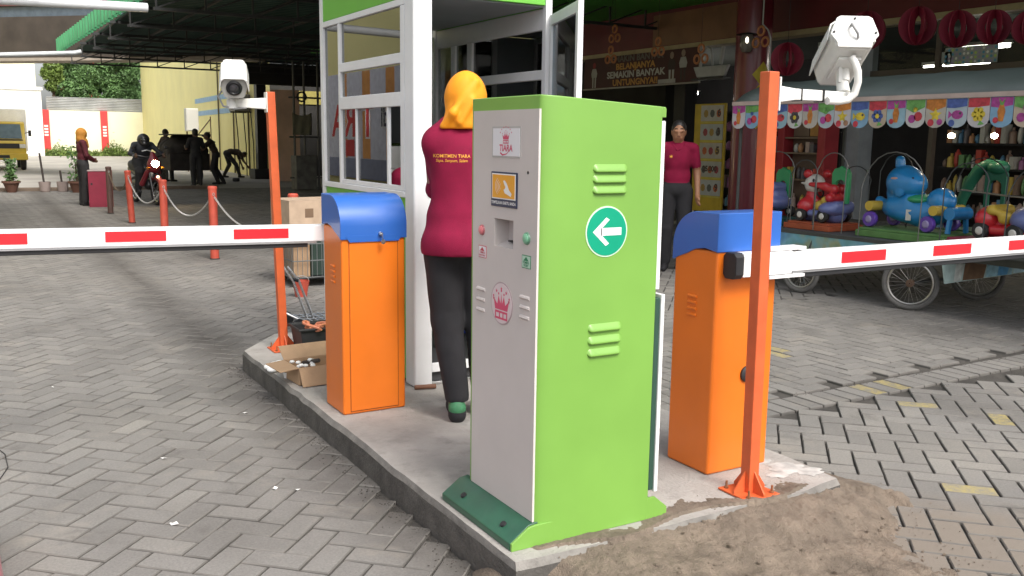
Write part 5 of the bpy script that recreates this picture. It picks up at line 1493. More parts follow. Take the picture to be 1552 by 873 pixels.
# ================================================================ ROOFS AND BUILDINGS AROUND
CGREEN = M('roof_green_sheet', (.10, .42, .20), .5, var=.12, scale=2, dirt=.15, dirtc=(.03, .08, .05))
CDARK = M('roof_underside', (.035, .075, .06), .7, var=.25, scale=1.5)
TRUSS = M('truss_steel', (.045, .045, .045), .6, .3)
cn = thing('driveway_canopy', 'dark steel canopy with green corrugated edge over the driveway', 'canopy', (6, 22, 0))
def corr(x0, x1, y0, y1, z, pitch, amp, axis='x', th=.02):
    """corrugated sheet, ridges running along `axis`"""
    m = MB(); a0, a1 = (y0, y1) if axis == 'x' else (x0, x1)
    n = int((a1 - a0) / pitch) * 4; v = []
    prof = (0, 0, 1, 1)
    for k in range(n + 1):
        a = a0 + (a1 - a0) * k / n; h = prof[k % 4] * amp
        v += [(x0, a, z + h), (x1, a, z + h)] if axis == 'x' else [(a, y0, z + h), (a, y1, z + h)]
    f = [(2 * k, 2 * k + 1, 2 * k + 3, 2 * k + 2) for k in range(n)]
    m.add(v, f); m.add([(a, b, c + th) for a, b, c in v], [tuple(reversed(q)) for q in f])
    return m
part('roof_shade_sheet', corr(3.16, 13.4, 8.6, 33, 4.05, .25, .05), CDARK, cn, smooth=0)  # near end runs on past the trusses, unseen, to shade the driveway
v = []; n = 148
for k in range(n + 1):
    y = 13.2 + (31.8 - 13.2) * k / n; x = 2.67 + .0225 * (31.8 - y) - (.11 if k % 4 in (0, 1) else 0)
    v += [(x, y, 3.93), (x, y, 4.33)]
m = MB(); f = [(2 * k, 2 * k + 1, 2 * k + 3, 2 * k + 2) for k in range(n)]
m.add(v, f); m.add([(a + .02, b, c) for a, b, c in v], [tuple(reversed(q)) for q in f])
part('corrugated_edge', m, CGREEN, cn, smooth=0)
for k in range(7):
    y = 14.2 + k * 2.9
    m = MB(); m.bar((2.9, y, 3.98), (13.2, y, 3.98), .06); m.bar((2.9, y, 3.62), (13.2, y, 3.62), .05)
    for q in range(13):
        x = 2.95 + q * .82
        m.bar((x, y, 3.64), (x, y, 3.96), .03); m.bar((x, y, 3.64), (x + .8, y, 3.96), .025)
    part('truss', m, TRUSS, cn, smooth=0)
for k in range(9):
    x = 3.1 + k * 1.2; part('purlin', MB().bar((x, 13.4, 4.025), (x, 32.8, 4.025), .05, .045), TRUSS, cn, smooth=0)
for x, y in ((12.9, 15.0), (12.9, 29.5), (9.15, 33.5)):
    part('pillar', MB().box(x - .17, x + .17, y - .17, y + .17, 0, 4.0), M('black_pillar', (.016, .016, .017), .55), cn, bevel=.01)
part('pillar_foot', MB().box(8.80, 9.50, 33.15, 33.85, 0, .35), M('black_pillar', (.016, .016, .017)), cn, bevel=.02)
m = MB(); m.tube([(-2.2, 14.0, 3.13), (2.30, 14.0, 3.24)], .062, 14)
single('rain_pipe', m, M('pvc_white', (.70, .72, .74), .35, var=.06), 'thick white drain pipe crossing the top left corner', 'pipe')
m = MB(); m.tube([(-2.2, 25.0, 3.03), (2.40, 25.0, 3.42), (2.55, 25.0, 3.46)], .055, 12)
single('rain_pipe', m, M('pvc_grey', (.50, .52, .53), .4), 'thin grey pipe below the far corner of the green canopy edge', 'pipe')
aw = thing('green_awning', 'green corrugated awning at the upper left edge', 'awning', (0, 20, 4.2))
m = MB(); v = []
for k in range(41): v += [(-2.2 + k * .083, 19.9 - (.04 if k % 4 in (0, 1) else 0), 4.20), (-2.2 + k * .083, 20.3 - (.04 if k % 4 in (0, 1) else 0), 4.52)]
f = [(2 * k, 2 * k + 1, 2 * k + 3, 2 * k + 2) for k in range(40)]
m.add(v, f); m.add([(a, b + .02, c) for a, b, c in v], [tuple(reversed(q)) for q in f]); part('sheet', m, CGREEN, aw, smooth=0)
part('edge_beam', MB().box(-3.4, 1.14, 20.0, 20.08, 4.10, 4.19), TRUSS, aw)
part('roof_shade_sheet', corr(-3.4, 1.1, 12.5, 20.2, 4.53, .25, .05), CDARK, aw, smooth=0)  # unseen roof added overhead to darken the lane
for y in (12.6, 15.1, 17.6): part('rafter', MB().box(-3.4, 1.1, y, y + .08, 4.42, 4.525), TRUSS, aw)  # rafters carrying that added roof
# building bridging over the way into the yard
ov = thing('bridging_building', 'brown concrete upper floor bridging over the way into the yard', 'building', (3, 35, 3.9))
O0, O1 = Vector((-3.2, 40.9)), Vector((9.6, 28.4)); od = (O1 - O0).normalized(); on_ = Vector((od.y, -od.x))
def ovb(a0, a1, z0, z1, off, th):
    p, q = O0 + od * a0, O0 + od * a1
    pts = [p + on_ * off, q + on_ * off, q + on_ * (off - th), p + on_ * (off - th)]; m = MB()
    return m.add([(a.x, a.y, z0) for a in pts] + [(a.x, a.y, z1) for a in pts], [(3, 2, 1, 0), (4, 5, 6, 7)] + [(k, (k + 1) % 4, 4 + (k + 1) % 4, 4 + k) for k in range(4)])
BRN = M('brown_concrete', (.065, .052, .042), .85, var=.3, scale=1.2, dirt=.35, dirtc=(.06, .05, .045))
part('wall', ovb(0, 15.6, 4.12, 5.35, 0, 3.2), BRN, ov)
part('lintel', ovb(0, 15.6, 3.90, 4.00, .12, 1.0), M('pale_lintel', (.36, .31, .26), .8, var=.2, scale=2), ov)
part('beam', ovb(0, 15.6, 4.002, 4.118, .04, 1.5), BRN, ov)
part('window_band', ovb(0, 12, 5.352, 5.70, -.05, 2), M('blue_grey_glass', (.10, .13, .17), .2), ov)
part('red_band', ovb(2.5, 12, 5.702, 6.15, .05, 2), M('dull_red_tiles', (.16, .06, .06), .8, var=.3, scale=3), ov)
part('sheet_roof', ovb(0, 12, 6.152, 9, -.6, 2), SHEET, ov)
# dark workshop at the end of the canopy
wk = thing('workshop', 'dark open workshop behind the left orange post', 'workshop', (11.5, 35, 0))
WKD = M('dark_grey_wall', (.035, .033, .03), .9, var=.3, scale=1.5)  # very dark grey on all workshop walls
part('rear_wall', MB().box(9.75, 16.5, 35.4, 35.8, 0, 4.0), WKD, wk)
part('side_wall', MB().box(13.6, 13.9, 16.5, 35.39, 0, 4.6), WKD, wk)
part('upper_wall', MB().box(8.2, 13.6, 32.9, 33.2, 3.3, 4.04), WKD, wk)
part('yellow_strip', MB().box(9.75, 12.6, 35.36, 35.399, 2.75, 3.25), M('dull_yellow', (.35, .30, .08), .8), wk)
m = MB(); f4 = frame((9.35, 31.2, 1.53), (.93, -.36, 0), (0, 0, 1)); m.obox(f4, .95, 3.05, .03)
single('plywood_board', m, M('pinkish_plywood', (.62, .42, .33), .8, var=.15, scale=2), 'tall pinkish plywood board standing behind the left orange post', 'board')
rk = thing('pipe_rack', 'dark pipe rack with a hanging khaki cloth left of the booth', 'rack', (8.45, 26.0, 0))
m = MB()
for x in (8.05, 8.35, 8.75): m.tube([(x, 26.0, 0), (x, 26.0, 3.6)], .035, 8)
for z in (.35, 1.5, 2.6): m.tube([(7.9, 26, z), (8.85, 26, z)], .025, 8)
part('pipes', m, M('grey_pipe', (.09, .085, .08), .5), rk)
part('machine', MB().box(8.02, 8.62, 25.8, 26.3, .02, .98), M('grimy_metal', (.10, .095, .085), .6, var=.4, scale=6), rk, bevel=.02)
part('valve_wheel', MB().tube([(8.25 + .13 * math.cos(a), 25.9, 2.62 + .13 * math.sin(a)) for a in np.linspace(0, 6.28, 15)[:-1]], .025, 6, closed=True), TUBM, rk)
v = []; f = []
for i in range(13):
    for j in range(9):
        u, w = i / 12, j / 8
        v.append((7.95 + .56 * u, 25.88 - .05 * math.sin(u * 14 + 3 * w) * w - .03, 2.18 - .62 * w - .08 * math.sin(math.pi * u) * (1 - w)))
f = [(i * 9 + j, (i + 1) * 9 + j, (i + 1) * 9 + j + 1, i * 9 + j + 1) for i in range(12) for j in range(8)]
m = MB().add(v, f); o_ = single('hanging_cloth', m, M('khaki_cloth', (.17, .16, .11), .9, var=.2, scale=5), 'khaki cloth hung over the dark pipe rack', 'cloth', smooth=60)
md = o_.modifiers.new('solid', 'SOLIDIFY'); md.thickness = .006
# shop wall across the driveway, seen mirrored in the booth windows
op = thing('opposite_wall', 'yellow shop wall across the driveway, seen only mirrored in the booth windows', 'wall', (-5.2, 26, 0))
part('wall', MB().box(-5.6, -5.0, 9, 46, 0, 7.5), YW2, op)
bn_ = thing('shop_banner', 'grey banner with red letters, seen only mirrored in the booth windows', 'banner', (-4.95, 23, .9))
part('sheet', MB().box(-4.98, -4.95, 17.5, 32, .42, 3.24), M('banner_pale', (.70, .70, .76), .6), bn_, smooth=0)
for y in (18.2, 19.6, 21.3, 22.9, 24.6, 26.6, 28.6): part('stripe', MB().box(-4.949, -4.947, y, y + .55, .96, 3.23), M('banner_orange', (.80, .36, .10), .6), bn_, smooth=0)
part('lower_band', MB().box(-4.949, -4.946, 17.5, 32, .42, .95), M('banner_blue_grey', (.27, .29, .38), .6), bn_, smooth=0)
part('red_patch', MB().box(-4.946, -4.945, 24.05, 24.85, 1.0, 1.45), PR, bn_, smooth=0)
def btxt(n, s_, size, y, z, bold, mat, x, sx=1.0):
    part(n, text_mesh(s_, size, frame((x, y, z), (0, 1, 0), (0, 0, 1)), bold=bold, align='LEFT', sx=sx), mat, bn_)
btxt('outline_text', 'TIRA', 1.22, 22.62, 1.92, .075, WHITE, -4.943, 1.22); btxt('red_text', 'TIRA', 1.22, 22.62, 1.92, .025, PR, -4.938, 1.22)
btxt('outline_text', 'di', .72, 21.65, 2.02, .05, WHITE, -4.943); btxt('dark_text', 'di', .72, 21.65, 2.02, .012, NAVY, -4.938)

# ================================================================ SHOP
SMAR = M('shop_maroon', (.14, .014, .022), .5, var=.15, scale=2)
SDK = M('shop_dark', (.022, .020, .022), .8, var=.3, scale=2)
SGREEN = M('soffit_green', (.055, .30, .035), .6, var=.08, scale=1)
GLS = GLASS('shop_glass', (.8, .82, .8), 1.18, .01)
sp = thing('shop_building', 'dark shop front with green soffit and maroon fascia behind the toy cart', 'shop', (11.6, 11, 0))
part('soffit', MB().box(7.2, 11.60, -1.0, 8.4, 3.93, 4.05), SGREEN, sp)  # near slab extended out of view over the cart to shade it
part('soffit', MB().box(8.9, 11.60, 8.41, 27, 3.93, 4.04), SGREEN, sp)
part('fascia', MB().box(11.44, 11.72, 2.0, 27, 3.272, 3.928), SMAR, sp)
part('fascia_panel', MB().box(11.425, 11.4395, 11.4, 14.3, 3.29, 3.86), M('brown_gloss', (.22, .10, .05), .35, var=.2, scale=2), sp)
part('trim', MB().box(11.40, 11.72, 2.0, 27, 3.19, 3.271), M('cream_trim', (.42, .34, .20), .6), sp)
part('rear_wall', MB().box(18, 18.2, 2, 27, 0, 4), SDK, sp)
part('interior_ceiling', MB().box(11.73, 18, 2, 27, 3.55, 3.65), M('interior_grey', (.10, .11, .10), .8), sp)
part('end_wall', MB().box(11.73, 18, 26.8, 27, 0, 3.54), SDK, sp); part('end_wall', MB().box(11.5, 18, 2.0, 2.2, 0, 3.18), SDK, sp)
part('floor', MB().box(11.3, 18, 2.21, 26.79, .0, .06), M('shop_tiles', (.18, .17, .16), .35, var=.1, scale=2), sp)
for y in (2.3, 4.4, 6.2, 8.2, 9.62): part('mullion', MB().box(11.44, 11.52, y - .035, y + .035, .061, 3.18), M('mullion_brown', (.10, .08, .065), .5), sp)
part('transom', MB().box(11.445, 11.515, 2.34, 9.58, 2.48, 2.56), M('mullion_brown', (.10, .08, .065)), sp)
part('grey_pier', MB().box(11.30, 11.60, 9.28, 9.56, .061, 3.18), M('blue_grey_paint', (.30, .33, .36), .5), sp)
for y0, y1 in ((2.34, 4.36), (4.44, 6.16), (6.24, 8.16), (8.24, 9.27)):
    part('pane', MB().box(11.47, 11.476, y0, y1, 2.561, 3.179), GLS, sp, smooth=0)
# sticker sheets of coloured dots on the upper panes
DOTC = [M('dot_%d' % k, c, .5) for k, c in enumerate([(.75, .75, .72), (.45, .60, .15), (.10, .30, .45), (.35, .30, .45)])]
for nm, y0, y1, z0, z1 in (('dot_sheet', 9.75, 10.3, 2.35, 3.05), ('dot_sheet', 7.35, 8.1, 2.57, 2.80), ('dot_sheet', 8.0, 8.15, 2.6, 2.75)):
    s_ = part(nm, MB().box(11.462, 11.466, y0, y1, z0, z1), M('dot_backing', (.34, .37, .36), .5), sp, smooth=0)
    mbs = [MB() for _ in DOTC]
    for i in range(int((y1 - y0) / .055)):
        for j in range(int((z1 - z0) / .055)):
            q = mbs[int(rng.integers(4))]; cy, cz = y0 + .03 + i * .055, z0 + .03 + j * .055
            q.add([(11.460, cy + .02 * math.cos(a), cz + .02 * math.sin(a)) for a in [k * math.pi / 3 for k in range(6)]], [tuple(range(6))])
    for q, mt in zip(mbs, DOTC):
        if q.f: o_ = part('dots', q, mt, s_, smooth=0); o_['kind'] = 'stuff'
# column
cx, cy = 10.75, 10.95
co_ = thing('shop_column', 'round maroon column with yellow diamonds in front of the shop', 'column', (cx, cy, 0))
part('shaft', MB().cyl((cx, cy, .0), (cx, cy, 3.93), .275, n=40), M('maroon_gloss', (.17, .014, .03), .3, var=.1, scale=3, coat=.3), co_)
part('plinth', MB().lathe([(.36, 0), (.36, .22), (.30, .28), (.276, .30)], (cx, cy, 0), 40), SMAR, co_)
YD = M('diamond_yellow', (.55, .43, .03), .5)
vd = Vector((-cx, -cy, 0)).normalized(); vt = Vector((-vd.y, vd.x, 0))
for z, off in ((2.55, -.17), (2.26, -.17), (1.92, -.10)):
    m = MB(); f = []
    N_ = 6
    pts = {}
    vv = []
    for i in range(-N_, N_ + 1):
        w = .20 * (1 - abs(i) / N_); a = off / .275 + (.17 * i / N_) / .275
        base = Vector((cx, cy, z)) + (vd * math.cos(a) + vt * -math.sin(a)) * .279
        vv += [base + Vector((0, 0, w)), base - Vector((0, 0, w))]
    m.add(vv, [(2 * i, 2 * i + 1, 2 * i + 3, 2 * i + 2) for i in range(2 * N_)])
    part('diamond', m, YD, co_, smooth=0)
part('cable', MB().tube([tuple(Vector((cx, cy, z)) + vd * r_ - vt * o_) for z, r_, o_ in ((3.9, .285, -.12), (3.3, .285, -.12), (3.22, .27, -.20), (3.1, .22, -.25), (2.2, .20, -.26), (1.9, .22, -.24))], .012, 6), M('pale_cable', (.5, .5, .5), .5), co_)
lp = thing('wall_lamp', 'glass wall lamp on the maroon column', 'lamp', tuple(Vector((cx, cy, 3.1)) + vd * .28))
q = Vector((cx, cy, 3.02)) + vd * .34 + vt * -.10
part('shade', MB().lathe([(0, .16), (.16, .13), (.17, .12), (.02, .15)], tuple(q), 20), TUBM, lp)
part('globe', MB().lathe([(.0, -.16), (.07, -.14), (.11, -.05), (.11, .06), (.09, .12)], tuple(q), 20), M('smoky_glass', (.16, .14, .12), .15, coat=.6), lp)
part('filament', MB().ell(tuple(q + vd * .105 + Vector((0, 0, .03))), (.025, .025, .05), 10), EM('warm_bulb', (1, .92, .75), 2.0), lp)
# banner
bn = thing('promo_banner', 'dark maroon shopping banner with white and orange words above the shop entrance', 'banner', (11.36, 14.65, 2.6))
part('sheet', MB().box(11.345, 11.36, 12.87, 16.44, 2.58, 3.185), M('banner_maroon', (.055, .008, .010), .6), bn, smooth=0)
part('frame', MB().box(11.335, 11.365, 12.84, 16.47, 2.55, 2.578), M('banner_edge', (.35, .32, .28), .6), bn, smooth=0)
part('frame', MB().box(11.335, 11.365, 12.84, 12.868, 2.5785, 3.19), M('banner_edge', (.35, .32, .28), .6), bn, smooth=0)
def btext(s, z, size, mat, y=14.72):
    part('banner_text', text_mesh(s, size, frame((11.341, y, z), (0, -1, 0), (0, 0, 1)), bold=.006, sx=1.25), mat, bn)
BT1, BT2, BT3 = M('text_grey', (.14, .12, .11), .6), M('text_orange', (.52, .26, .06), .6), M('text_white', (.48, .47, .44), .6)
btext('SEMAKIN BANYAK', 3.115, .165, BT1); btext('BELANJANYA', 2.965, .165, BT2); btext('SEMAKIN BANYAK', 2.81, .175, BT3); btext('UNTUNGNYA!!', 2.655, .165, BT2)
def fig(y, z0, h, cols):
    """flat printed figure of a shopper"""
    m = MB(); m.add([(11.342, y + h * .10 * math.cos(a), z0 + h * .86 + h * .12 * math.sin(a)) for a in [k * math.pi / 5 for k in range(10)]], [tuple(range(10))]); part('figure_head', m, cols[0], bn, smooth=0)
    m = MB(); m.add([(11.3425, y + a * h, z0 + b * h) for a, b in ((-.16, .40), (.16, .40), (.20, .55), (.12, .74), (-.12, .74), (-.20, .55))], [tuple(range(6))]); part('figure_top', m, cols[1], bn, smooth=0)
    m = MB()
    for s in (-1, 1): m.add([(11.343, y + s * .03 * h, z0 + .40 * h), (11.343, y + s * .14 * h, z0 + .40 * h), (11.343, y + s * .12 * h, z0), (11.343, y + s * .04 * h, z0)], [(0, 1, 2, 3)])
    part('figure_legs', m, cols[2], bn, smooth=0)
FS = M('figure_skin', (.30, .22, .17), .6); FW_ = M('figure_white', (.40, .39, .37), .6); FD = M('figure_dark', (.04, .02, .02), .6); FR = M('figure_red', (.30, .03, .04), .6)
fig(13.62, 2.60, .56, (FS, FD, FW_)); fig(13.30, 2.62, .56, (FS, FW_, FD)); fig(16.08, 2.59, .52, (FR, FW_, FW_))
m = MB(); m.box(11.341, 11.344, 13.5, 14.0, 2.585, 2.66); part('figure_bench', m, FW_, bn, smooth=0)
bk = thing('basket_sign', 'white shopping basket shaped sign hanging right of the promo banner', 'sign', (11.1, 12.2, 2.6))
m = MB(); m.prism([(11.95, 2.62), (12.62, 2.62), (12.72, 2.80), (11.85, 2.80)], 'yz', 11.08, 11.14); part('basket', m, M('sign_white', (.42, .42, .42), .6), bk, bevel=.01)
m = MB(); m.tube([(11.1, 12.55, 2.80), (11.1, 12.50, 3.05), (11.1, 12.40, 3.12), (11.1, 12.30, 3.08), (11.1, 12.25, 2.81)], .022, 8); m.tube([(11.1, 12.05, 2.81), (11.1, 12.0, 3.1)], .03, 8); part('handle', m, M('sign_white', (.42, .42, .42), .6), bk)
part('shelf', MB().box(11.02, 11.2, 11.9, 12.7, 2.57, 2.60), TUBM, bk)
# promo rack
rk2 = thing('promo_rack', 'yellow promotion rack with five price posters, left of the maroon column', 'rack', (11.2, 12.35, 0))
part('board', MB().box(11.18, 11.22, 11.96, 12.74, .30, 2.17), M('rack_yellow', (.52, .36, .02), .5, var=.15, scale=5), rk2, bevel=.01)
part('board_post', MB().box(11.225, 11.26, 12.0, 12.06, 0, 2.0), TUBM, rk2); part('board_post', MB().box(11.225, 11.26, 12.64, 12.70, 0, 2.0), TUBM, rk2)
PC = [(.46, .44, .38), (.40, .42, .40), (.44, .40, .34), (.40, .40, .36), (.42, .44, .44)]
for k, z in enumerate((1.87, 1.55, 1.23, .91, .59)):
    po = part('poster', MB().box(11.168, 11.179, 12.0, 12.56, z, z + .27), M('poster_%d' % k, PC[k], .5), rk2, smooth=0)
    part('strip', MB().box(11.1685, 11.1795, 12.0, 12.56, z - .035, z - .008), M('strip_yellow', (.55, .48, .08), .5), rk2, smooth=0)
    for j in range(3):
        a = 12.08 + .16 * j; m = MB(); m.add([(11.166, a + .06 * math.cos(q_) + .03, z + .13 + .07 * math.sin(q_)) for q_ in np.linspace(0, 2 * math.pi, 8)[:-1]], [tuple(range(7))])
        part('print', m, M('print_%d' % ((j + k) % 4), [(.45, .10, .03), (.08, .09, .09), (.35, .22, .05), (.30, .04, .06)][(j + k) % 4], .5), po, smooth=0)
    tx = ('6', '3', '5', '25.000', '9')[k]
    part('price', text_mesh(tx, .17 if len(tx) < 3 else .13, frame((11.1655, 12.10 if len(tx) < 3 else 12.28, z + .14), (0, -1, 0), (0, 0, 1)), bold=.006), M('price_ink', (.05, .03, .03) if k != 3 else (.40, .03, .06), .5), po)
# interior: lamps, shelves of goods
LAMP = EM('lamp_white', (1, .96, .86), 22)
WARM = EM('bulb_warm', (1, .82, .55), 45.0)
for lb, x, y, z, L in (('fluorescent tube lit above the toy cart, upper one', 14.0, 9.25, 3.05, .9), ('fluorescent tube lit above the toy cart, lower one', 14.6, 10.1, 2.85, 1.2)):
    t_ = thing('tube_light', lb, 'lamp', (x, y, z), 0, 'lit tubes in the shop')
    part('tube', MB().tube([(x, y - L / 2, z), (x, y + L / 2, z)], .03, 8), LAMP, t_); part('batten', MB().box(x - .04, x + .04, y - L / 2 - .03, y + L / 2 + .03, z + .035, z + .09), WHITE, t_)
for k, (y, z, r) in enumerate(((19.5, 2.75, .05), (17.9, 2.70, .04))):
    t_ = thing('chandelier', ('small triangular chandelier seen under the promo banner', 'small faint chandelier right of the triangular one')[k], 'lamp', (15.6, y, z), 0, 'chandeliers in the shop')
    m = MB()
    for i in range(3):
        for j in range(3 - i): m.ell((15.6, y + (j - (2 - i) / 2) * .16, z - i * .13), r, 8)
    part('bulbs', m, LAMP, t_); part('rod', MB().tube([(15.6, y, z), (15.6, y, 3.54)], .01, 6), TUBM, t_)
    part('ring', MB().tube([(15.6 + .2 * math.cos(a), y + .2 * math.sin(a), z + .06) for a in np.linspace(0, 6.28, 13)[:-1]], .012, 6, closed=True), STEEL, t_)
t_ = thing('globe_lamp', 'bright round white lamp inside the shop, above the man in the maroon polo', 'lamp', (15.2, 18.1, 2.3))
part('globe', MB().ell((15.2, 18.05, 2.38), .13, 16), LAMP, t_); part('rod', MB().tube([(15.2, 18.05, 2.5), (15.2, 18.05, 3.54)], .012, 6), TUBM, t_)
part('lower_globe', MB().ell((15.2, 18.1, 1.95), (.09, .09, .08), 12), LAMP, t_); part('lower_globe', MB().ell((15.2, 17.2, 1.62), (.07, .07, .09), 12), LAMP, t_)
GOODS = [M('goods_%d' % k, c, .5) for k, c in enumerate([(.55, .08, .06), (.60, .45, .10), (.12, .28, .45), (.52, .52, .48), (.16, .34, .14), (.36, .14, .32), (.26, .18, .14), (.55, .28, .14), (.14, .13, .14), (.48, .36, .32)])]
gm = []
for g_ in GOODS:
    for sh_k in range(3):
        q_ = MB()
        if sh_k == 0: q_.box(-.5, .5, -.5, .5, 0, 1)
        elif sh_k == 1: q_.lathe([(.5, 0), (.5, .62), (.42, .74), (.17, .82), (.17, 1), (0, 1)], (0, 0, 0), 12)
        else: q_.lathe([(.25, 0), (.46, .2), (.5, .45), (.40, .75), (.15, .95), (0, 1)], (0, 0, 0), 12)
        me = q_.mesh('goods', 30 if sh_k else 0); me.materials.append(g_); gm.append(me)
def shelf(lb, x, y0, y1, z1, rows, dens=.13):
    s_ = thing('goods_shelf', lb, 'shelf', (x, (y0 + y1) / 2, .06), 0, 'shelves of goods in the shop')
    part('back', MB().box(x + .32, x + .36, y0, y1, .07, z1), SDK, s_)
    for k in range(rows + 1):
        z = .12 + (z1 - .16) * k / rows
        part('shelf_board', MB().box(x, x + .319, y0, y1, z - .03, z), SDK, s_)
        if k == rows: break
        y = y0 + .05
        while y < y1 - .12:
            w = rng.uniform(.6, 1.3) * dens; h = rng.uniform(.30, .85) * (z1 - .16) / rows
            o = bpy.data.objects.new('product', gm[int(rng.integers(len(gm)))]); COL.objects.link(o); o.parent = s_
            o.location = (.08, y + w / 2 - (y0 + y1) / 2, z + .001 - .06); o.scale = (.14, w * .9, h); o.rotation_euler = (0, 0, rng.normal(0, .15)); y += w + .02 * rng.random()
    return s_
shelf('tall shelf of assorted goods behind the blue toy ride', 12.6, 6.9, 8.9, 2.3, 6, .085)
shelf('tall shelf of assorted goods behind the white-headed toy car', 12.8, 4.6, 6.6, 2.4, 7, .085)
shelf('shelf of goods deep in the shop behind the promo rack', 14.5, 12.6, 16.2, 2.2, 5, .2)
sh_ = thing('display_cabinet', 'red framed display cabinet with orange panels, left of the grey shop pier', 'cabinet', (10.9, 10.05, 0))
for y in (9.62, 10.42): part('post', MB().box(10.9, 11.2, y - .07, y + .07, 0, 2.1), M('cab_red', (.36, .03, .04), .5), sh_, bevel=.01)
part('back', MB().box(11.1, 11.19, 9.70, 10.34, .05, 2.05), M('cab_brown', (.13, .09, .07), .6), sh_)
part('light_panel', MB().box(11.08, 11.099, 9.72, 10.0, 1.62, 2.0), M('cab_orange', (.50, .26, .07), .5), sh_, smooth=0)
part('panel', MB().box(11.08, 11.099, 10.02, 10.32, 1.62, 2.0), M('cab_tan', (.20, .14, .10), .5), sh_, smooth=0)
for z in (.5, .95, 1.35, 1.58): part('shelf_board', MB().box(10.92, 11.079, 9.70, 10.34, z, z + .025), M('cab_tan', (.20, .14, .10), .5), sh_)
for k in range(14):
    o = bpy.data.objects.new('product', gm[int(rng.integers(len(gm)))]); COL.objects.link(o); o.parent = sh_
    o.location = (.1, 9.75 + (k % 7) * .085 - 10.05, (.526, .976, 1.376)[k % 3]); o.scale = (.1, .07, rng.uniform(.12, .22))
# hanging decorations
RP = M('red_paper', (.22, .010, .030), .6, var=.1)
for k, (y, z, x, r) in enumerate(((8.95, 2.60, 9.4, .215), (7.72, 2.85, 9.4, .23), (7.02, 2.84, 9.4, .215), (6.52, 2.76, 9.4, .20), (6.10, 2.74, 9.4, .18), (5.72, 2.70, 9.4, .17), (5.36, 2.68, 9.4, .17))):
    lb = ('red paper ball lantern beside the maroon column', 'largest red paper ball lantern, above the right-hand security camera', 'red paper ball lantern second after the security camera', 'red paper ball lantern third after the security camera', 'red paper ball lantern fourth after the security camera', 'red paper ball lantern fifth after the security camera', 'red paper ball lantern at the right edge')[k]
    t_ = thing('paper_lantern', lb, 'lantern', (x, y, z), 0, 'red paper lanterns under the soffit')
    for q in range(4):
        a = q * math.pi / 4 + .2; m = MB(); n = 28; v = []
        for i in range(n):
            u = 2 * math.pi * i / n
            for rr in (r, r * .52):
                for th in (-.006, .006):
                    v.append((x + rr * math.cos(u) * math.cos(a) - th * math.sin(a), y + rr * math.cos(u) * math.sin(a) + th * math.cos(a), z + rr * math.sin(u)))
        f = []
        for i in range(n):
            o, p_ = i * 4, ((i + 1) % n) * 4
            f += [(o, p_, p_ + 2, o + 2), (o + 1, o + 3, p_ + 3, p_ + 1), (o, o + 1, p_ + 1, p_), (o + 2, p_ + 2, p_ + 3, o + 3)]
        part('ring_leaf', m.add(v, f), RP, t_, smooth=0)
    part('thread', MB().tube([(x, y, z + r), (x, y, 3.93)], .003, 5), TUBM, t_)
m = MB()
for k in range(70):
    y = 9.0 - k * .055
OR = M('orange_ring', (.42, .16, .06), .6)
for k, (px, py, pz) in enumerate(((9.9, 14.6, 3.44), (9.9, 13.45, 3.33), (9.9, 12.25, 3.02), (9.9, 13.55, 2.98), (9.9, 11.2, 2.83), (9.9, 9.95, 2.98))):
    lb = ('leftmost cluster of three orange rings under the green soffit', 'second cluster of orange rings from the left, against the maroon fascia', 'cluster of orange rings overlapping the first line of the banner', 'cluster of orange rings at the left end of the banner', 'cluster of orange rings right of the word on the banner', 'cluster of orange rings in front of the basket sign')[k]
    t_ = thing('ring_ornament', lb, 'ornament', (px, py, pz), 0, 'hanging ring ornaments')
    for q in range(3):
        a = math.pi / 2 + q * 2.094; c_ = Vector((px, py + .105 * math.cos(a), pz + .105 * math.sin(a)))
        part('ring', MB().tube([(c_.x, c_.y + .062 * math.cos(u), c_.z + .062 * math.sin(u)) for u in np.linspace(0, 2 * math.pi, 15)[:-1]], .018, 6, closed=True), OR, t_)
    part('thread', MB().tube([(px, py, pz + .18), (px, py, 3.93)], .003, 5), TUBM, t_)

# ================================================================ TOY-RIDE CART
TARP = M('dark_green_tarp', (.105, .128, .124), .55, var=.2, scale=2.5, dirt=.3, dirtc=(.14, .16, .15), bump=.2, bscale=14)
tc = thing('toy_ride_cart', 'covered cart with scalloped picture valance carrying toy rides', 'cart', (8.2, 5.6, 0))
CX0, CX1, CY0, CY1 = 7.36, 9.1, 3.5, 7.7
v = []; nxs, nys = 14, 20
for i in range(nxs + 1):
    for j in range(nys + 1):
        u = i / nxs; x = CX0 - .05 + (CX1 - CX0 + .1) * u; y = CY0 + (CY1 - CY0) * j / nys
        v.append((x, y, 1.935 + .27 * math.sin(math.pi * u) ** .7 - .012 * math.sin(j * math.pi / 2.5) ** 2))
f = [(i * (nys + 1) + j, (i + 1) * (nys + 1) + j, (i + 1) * (nys + 1) + j + 1, i * (nys + 1) + j + 1) for i in range(nxs) for j in range(nys)]
ro = part('roof_tarp', MB().add(v, f), TARP, tc, smooth=60); ro.modifiers.new('solid', 'SOLIDIFY').thickness = .01
part('roof_edge', MB().box(CX0 - .075, CX0 - .045, CY0, CY1, 1.905, 1.945), M('pinkish_trim', (.42, .33, .30), .6), tc)
SC = [(.34, .40, .44), (.40, .37, .33), (.46, .46, .45), (.24, .38, .46), (.42, .34, .26), (.18, .32, .46), (.46, .44, .46)]
SP = [(.55, .42, .04), (.45, .04, .06), (.06, .10, .30), (.06, .05, .06), (.45, .16, .03), (.12, .30, .08), (.34, .05, .24), (.30, .16, .10)]
ns = 21; sw = (CY1 - CY0) / ns
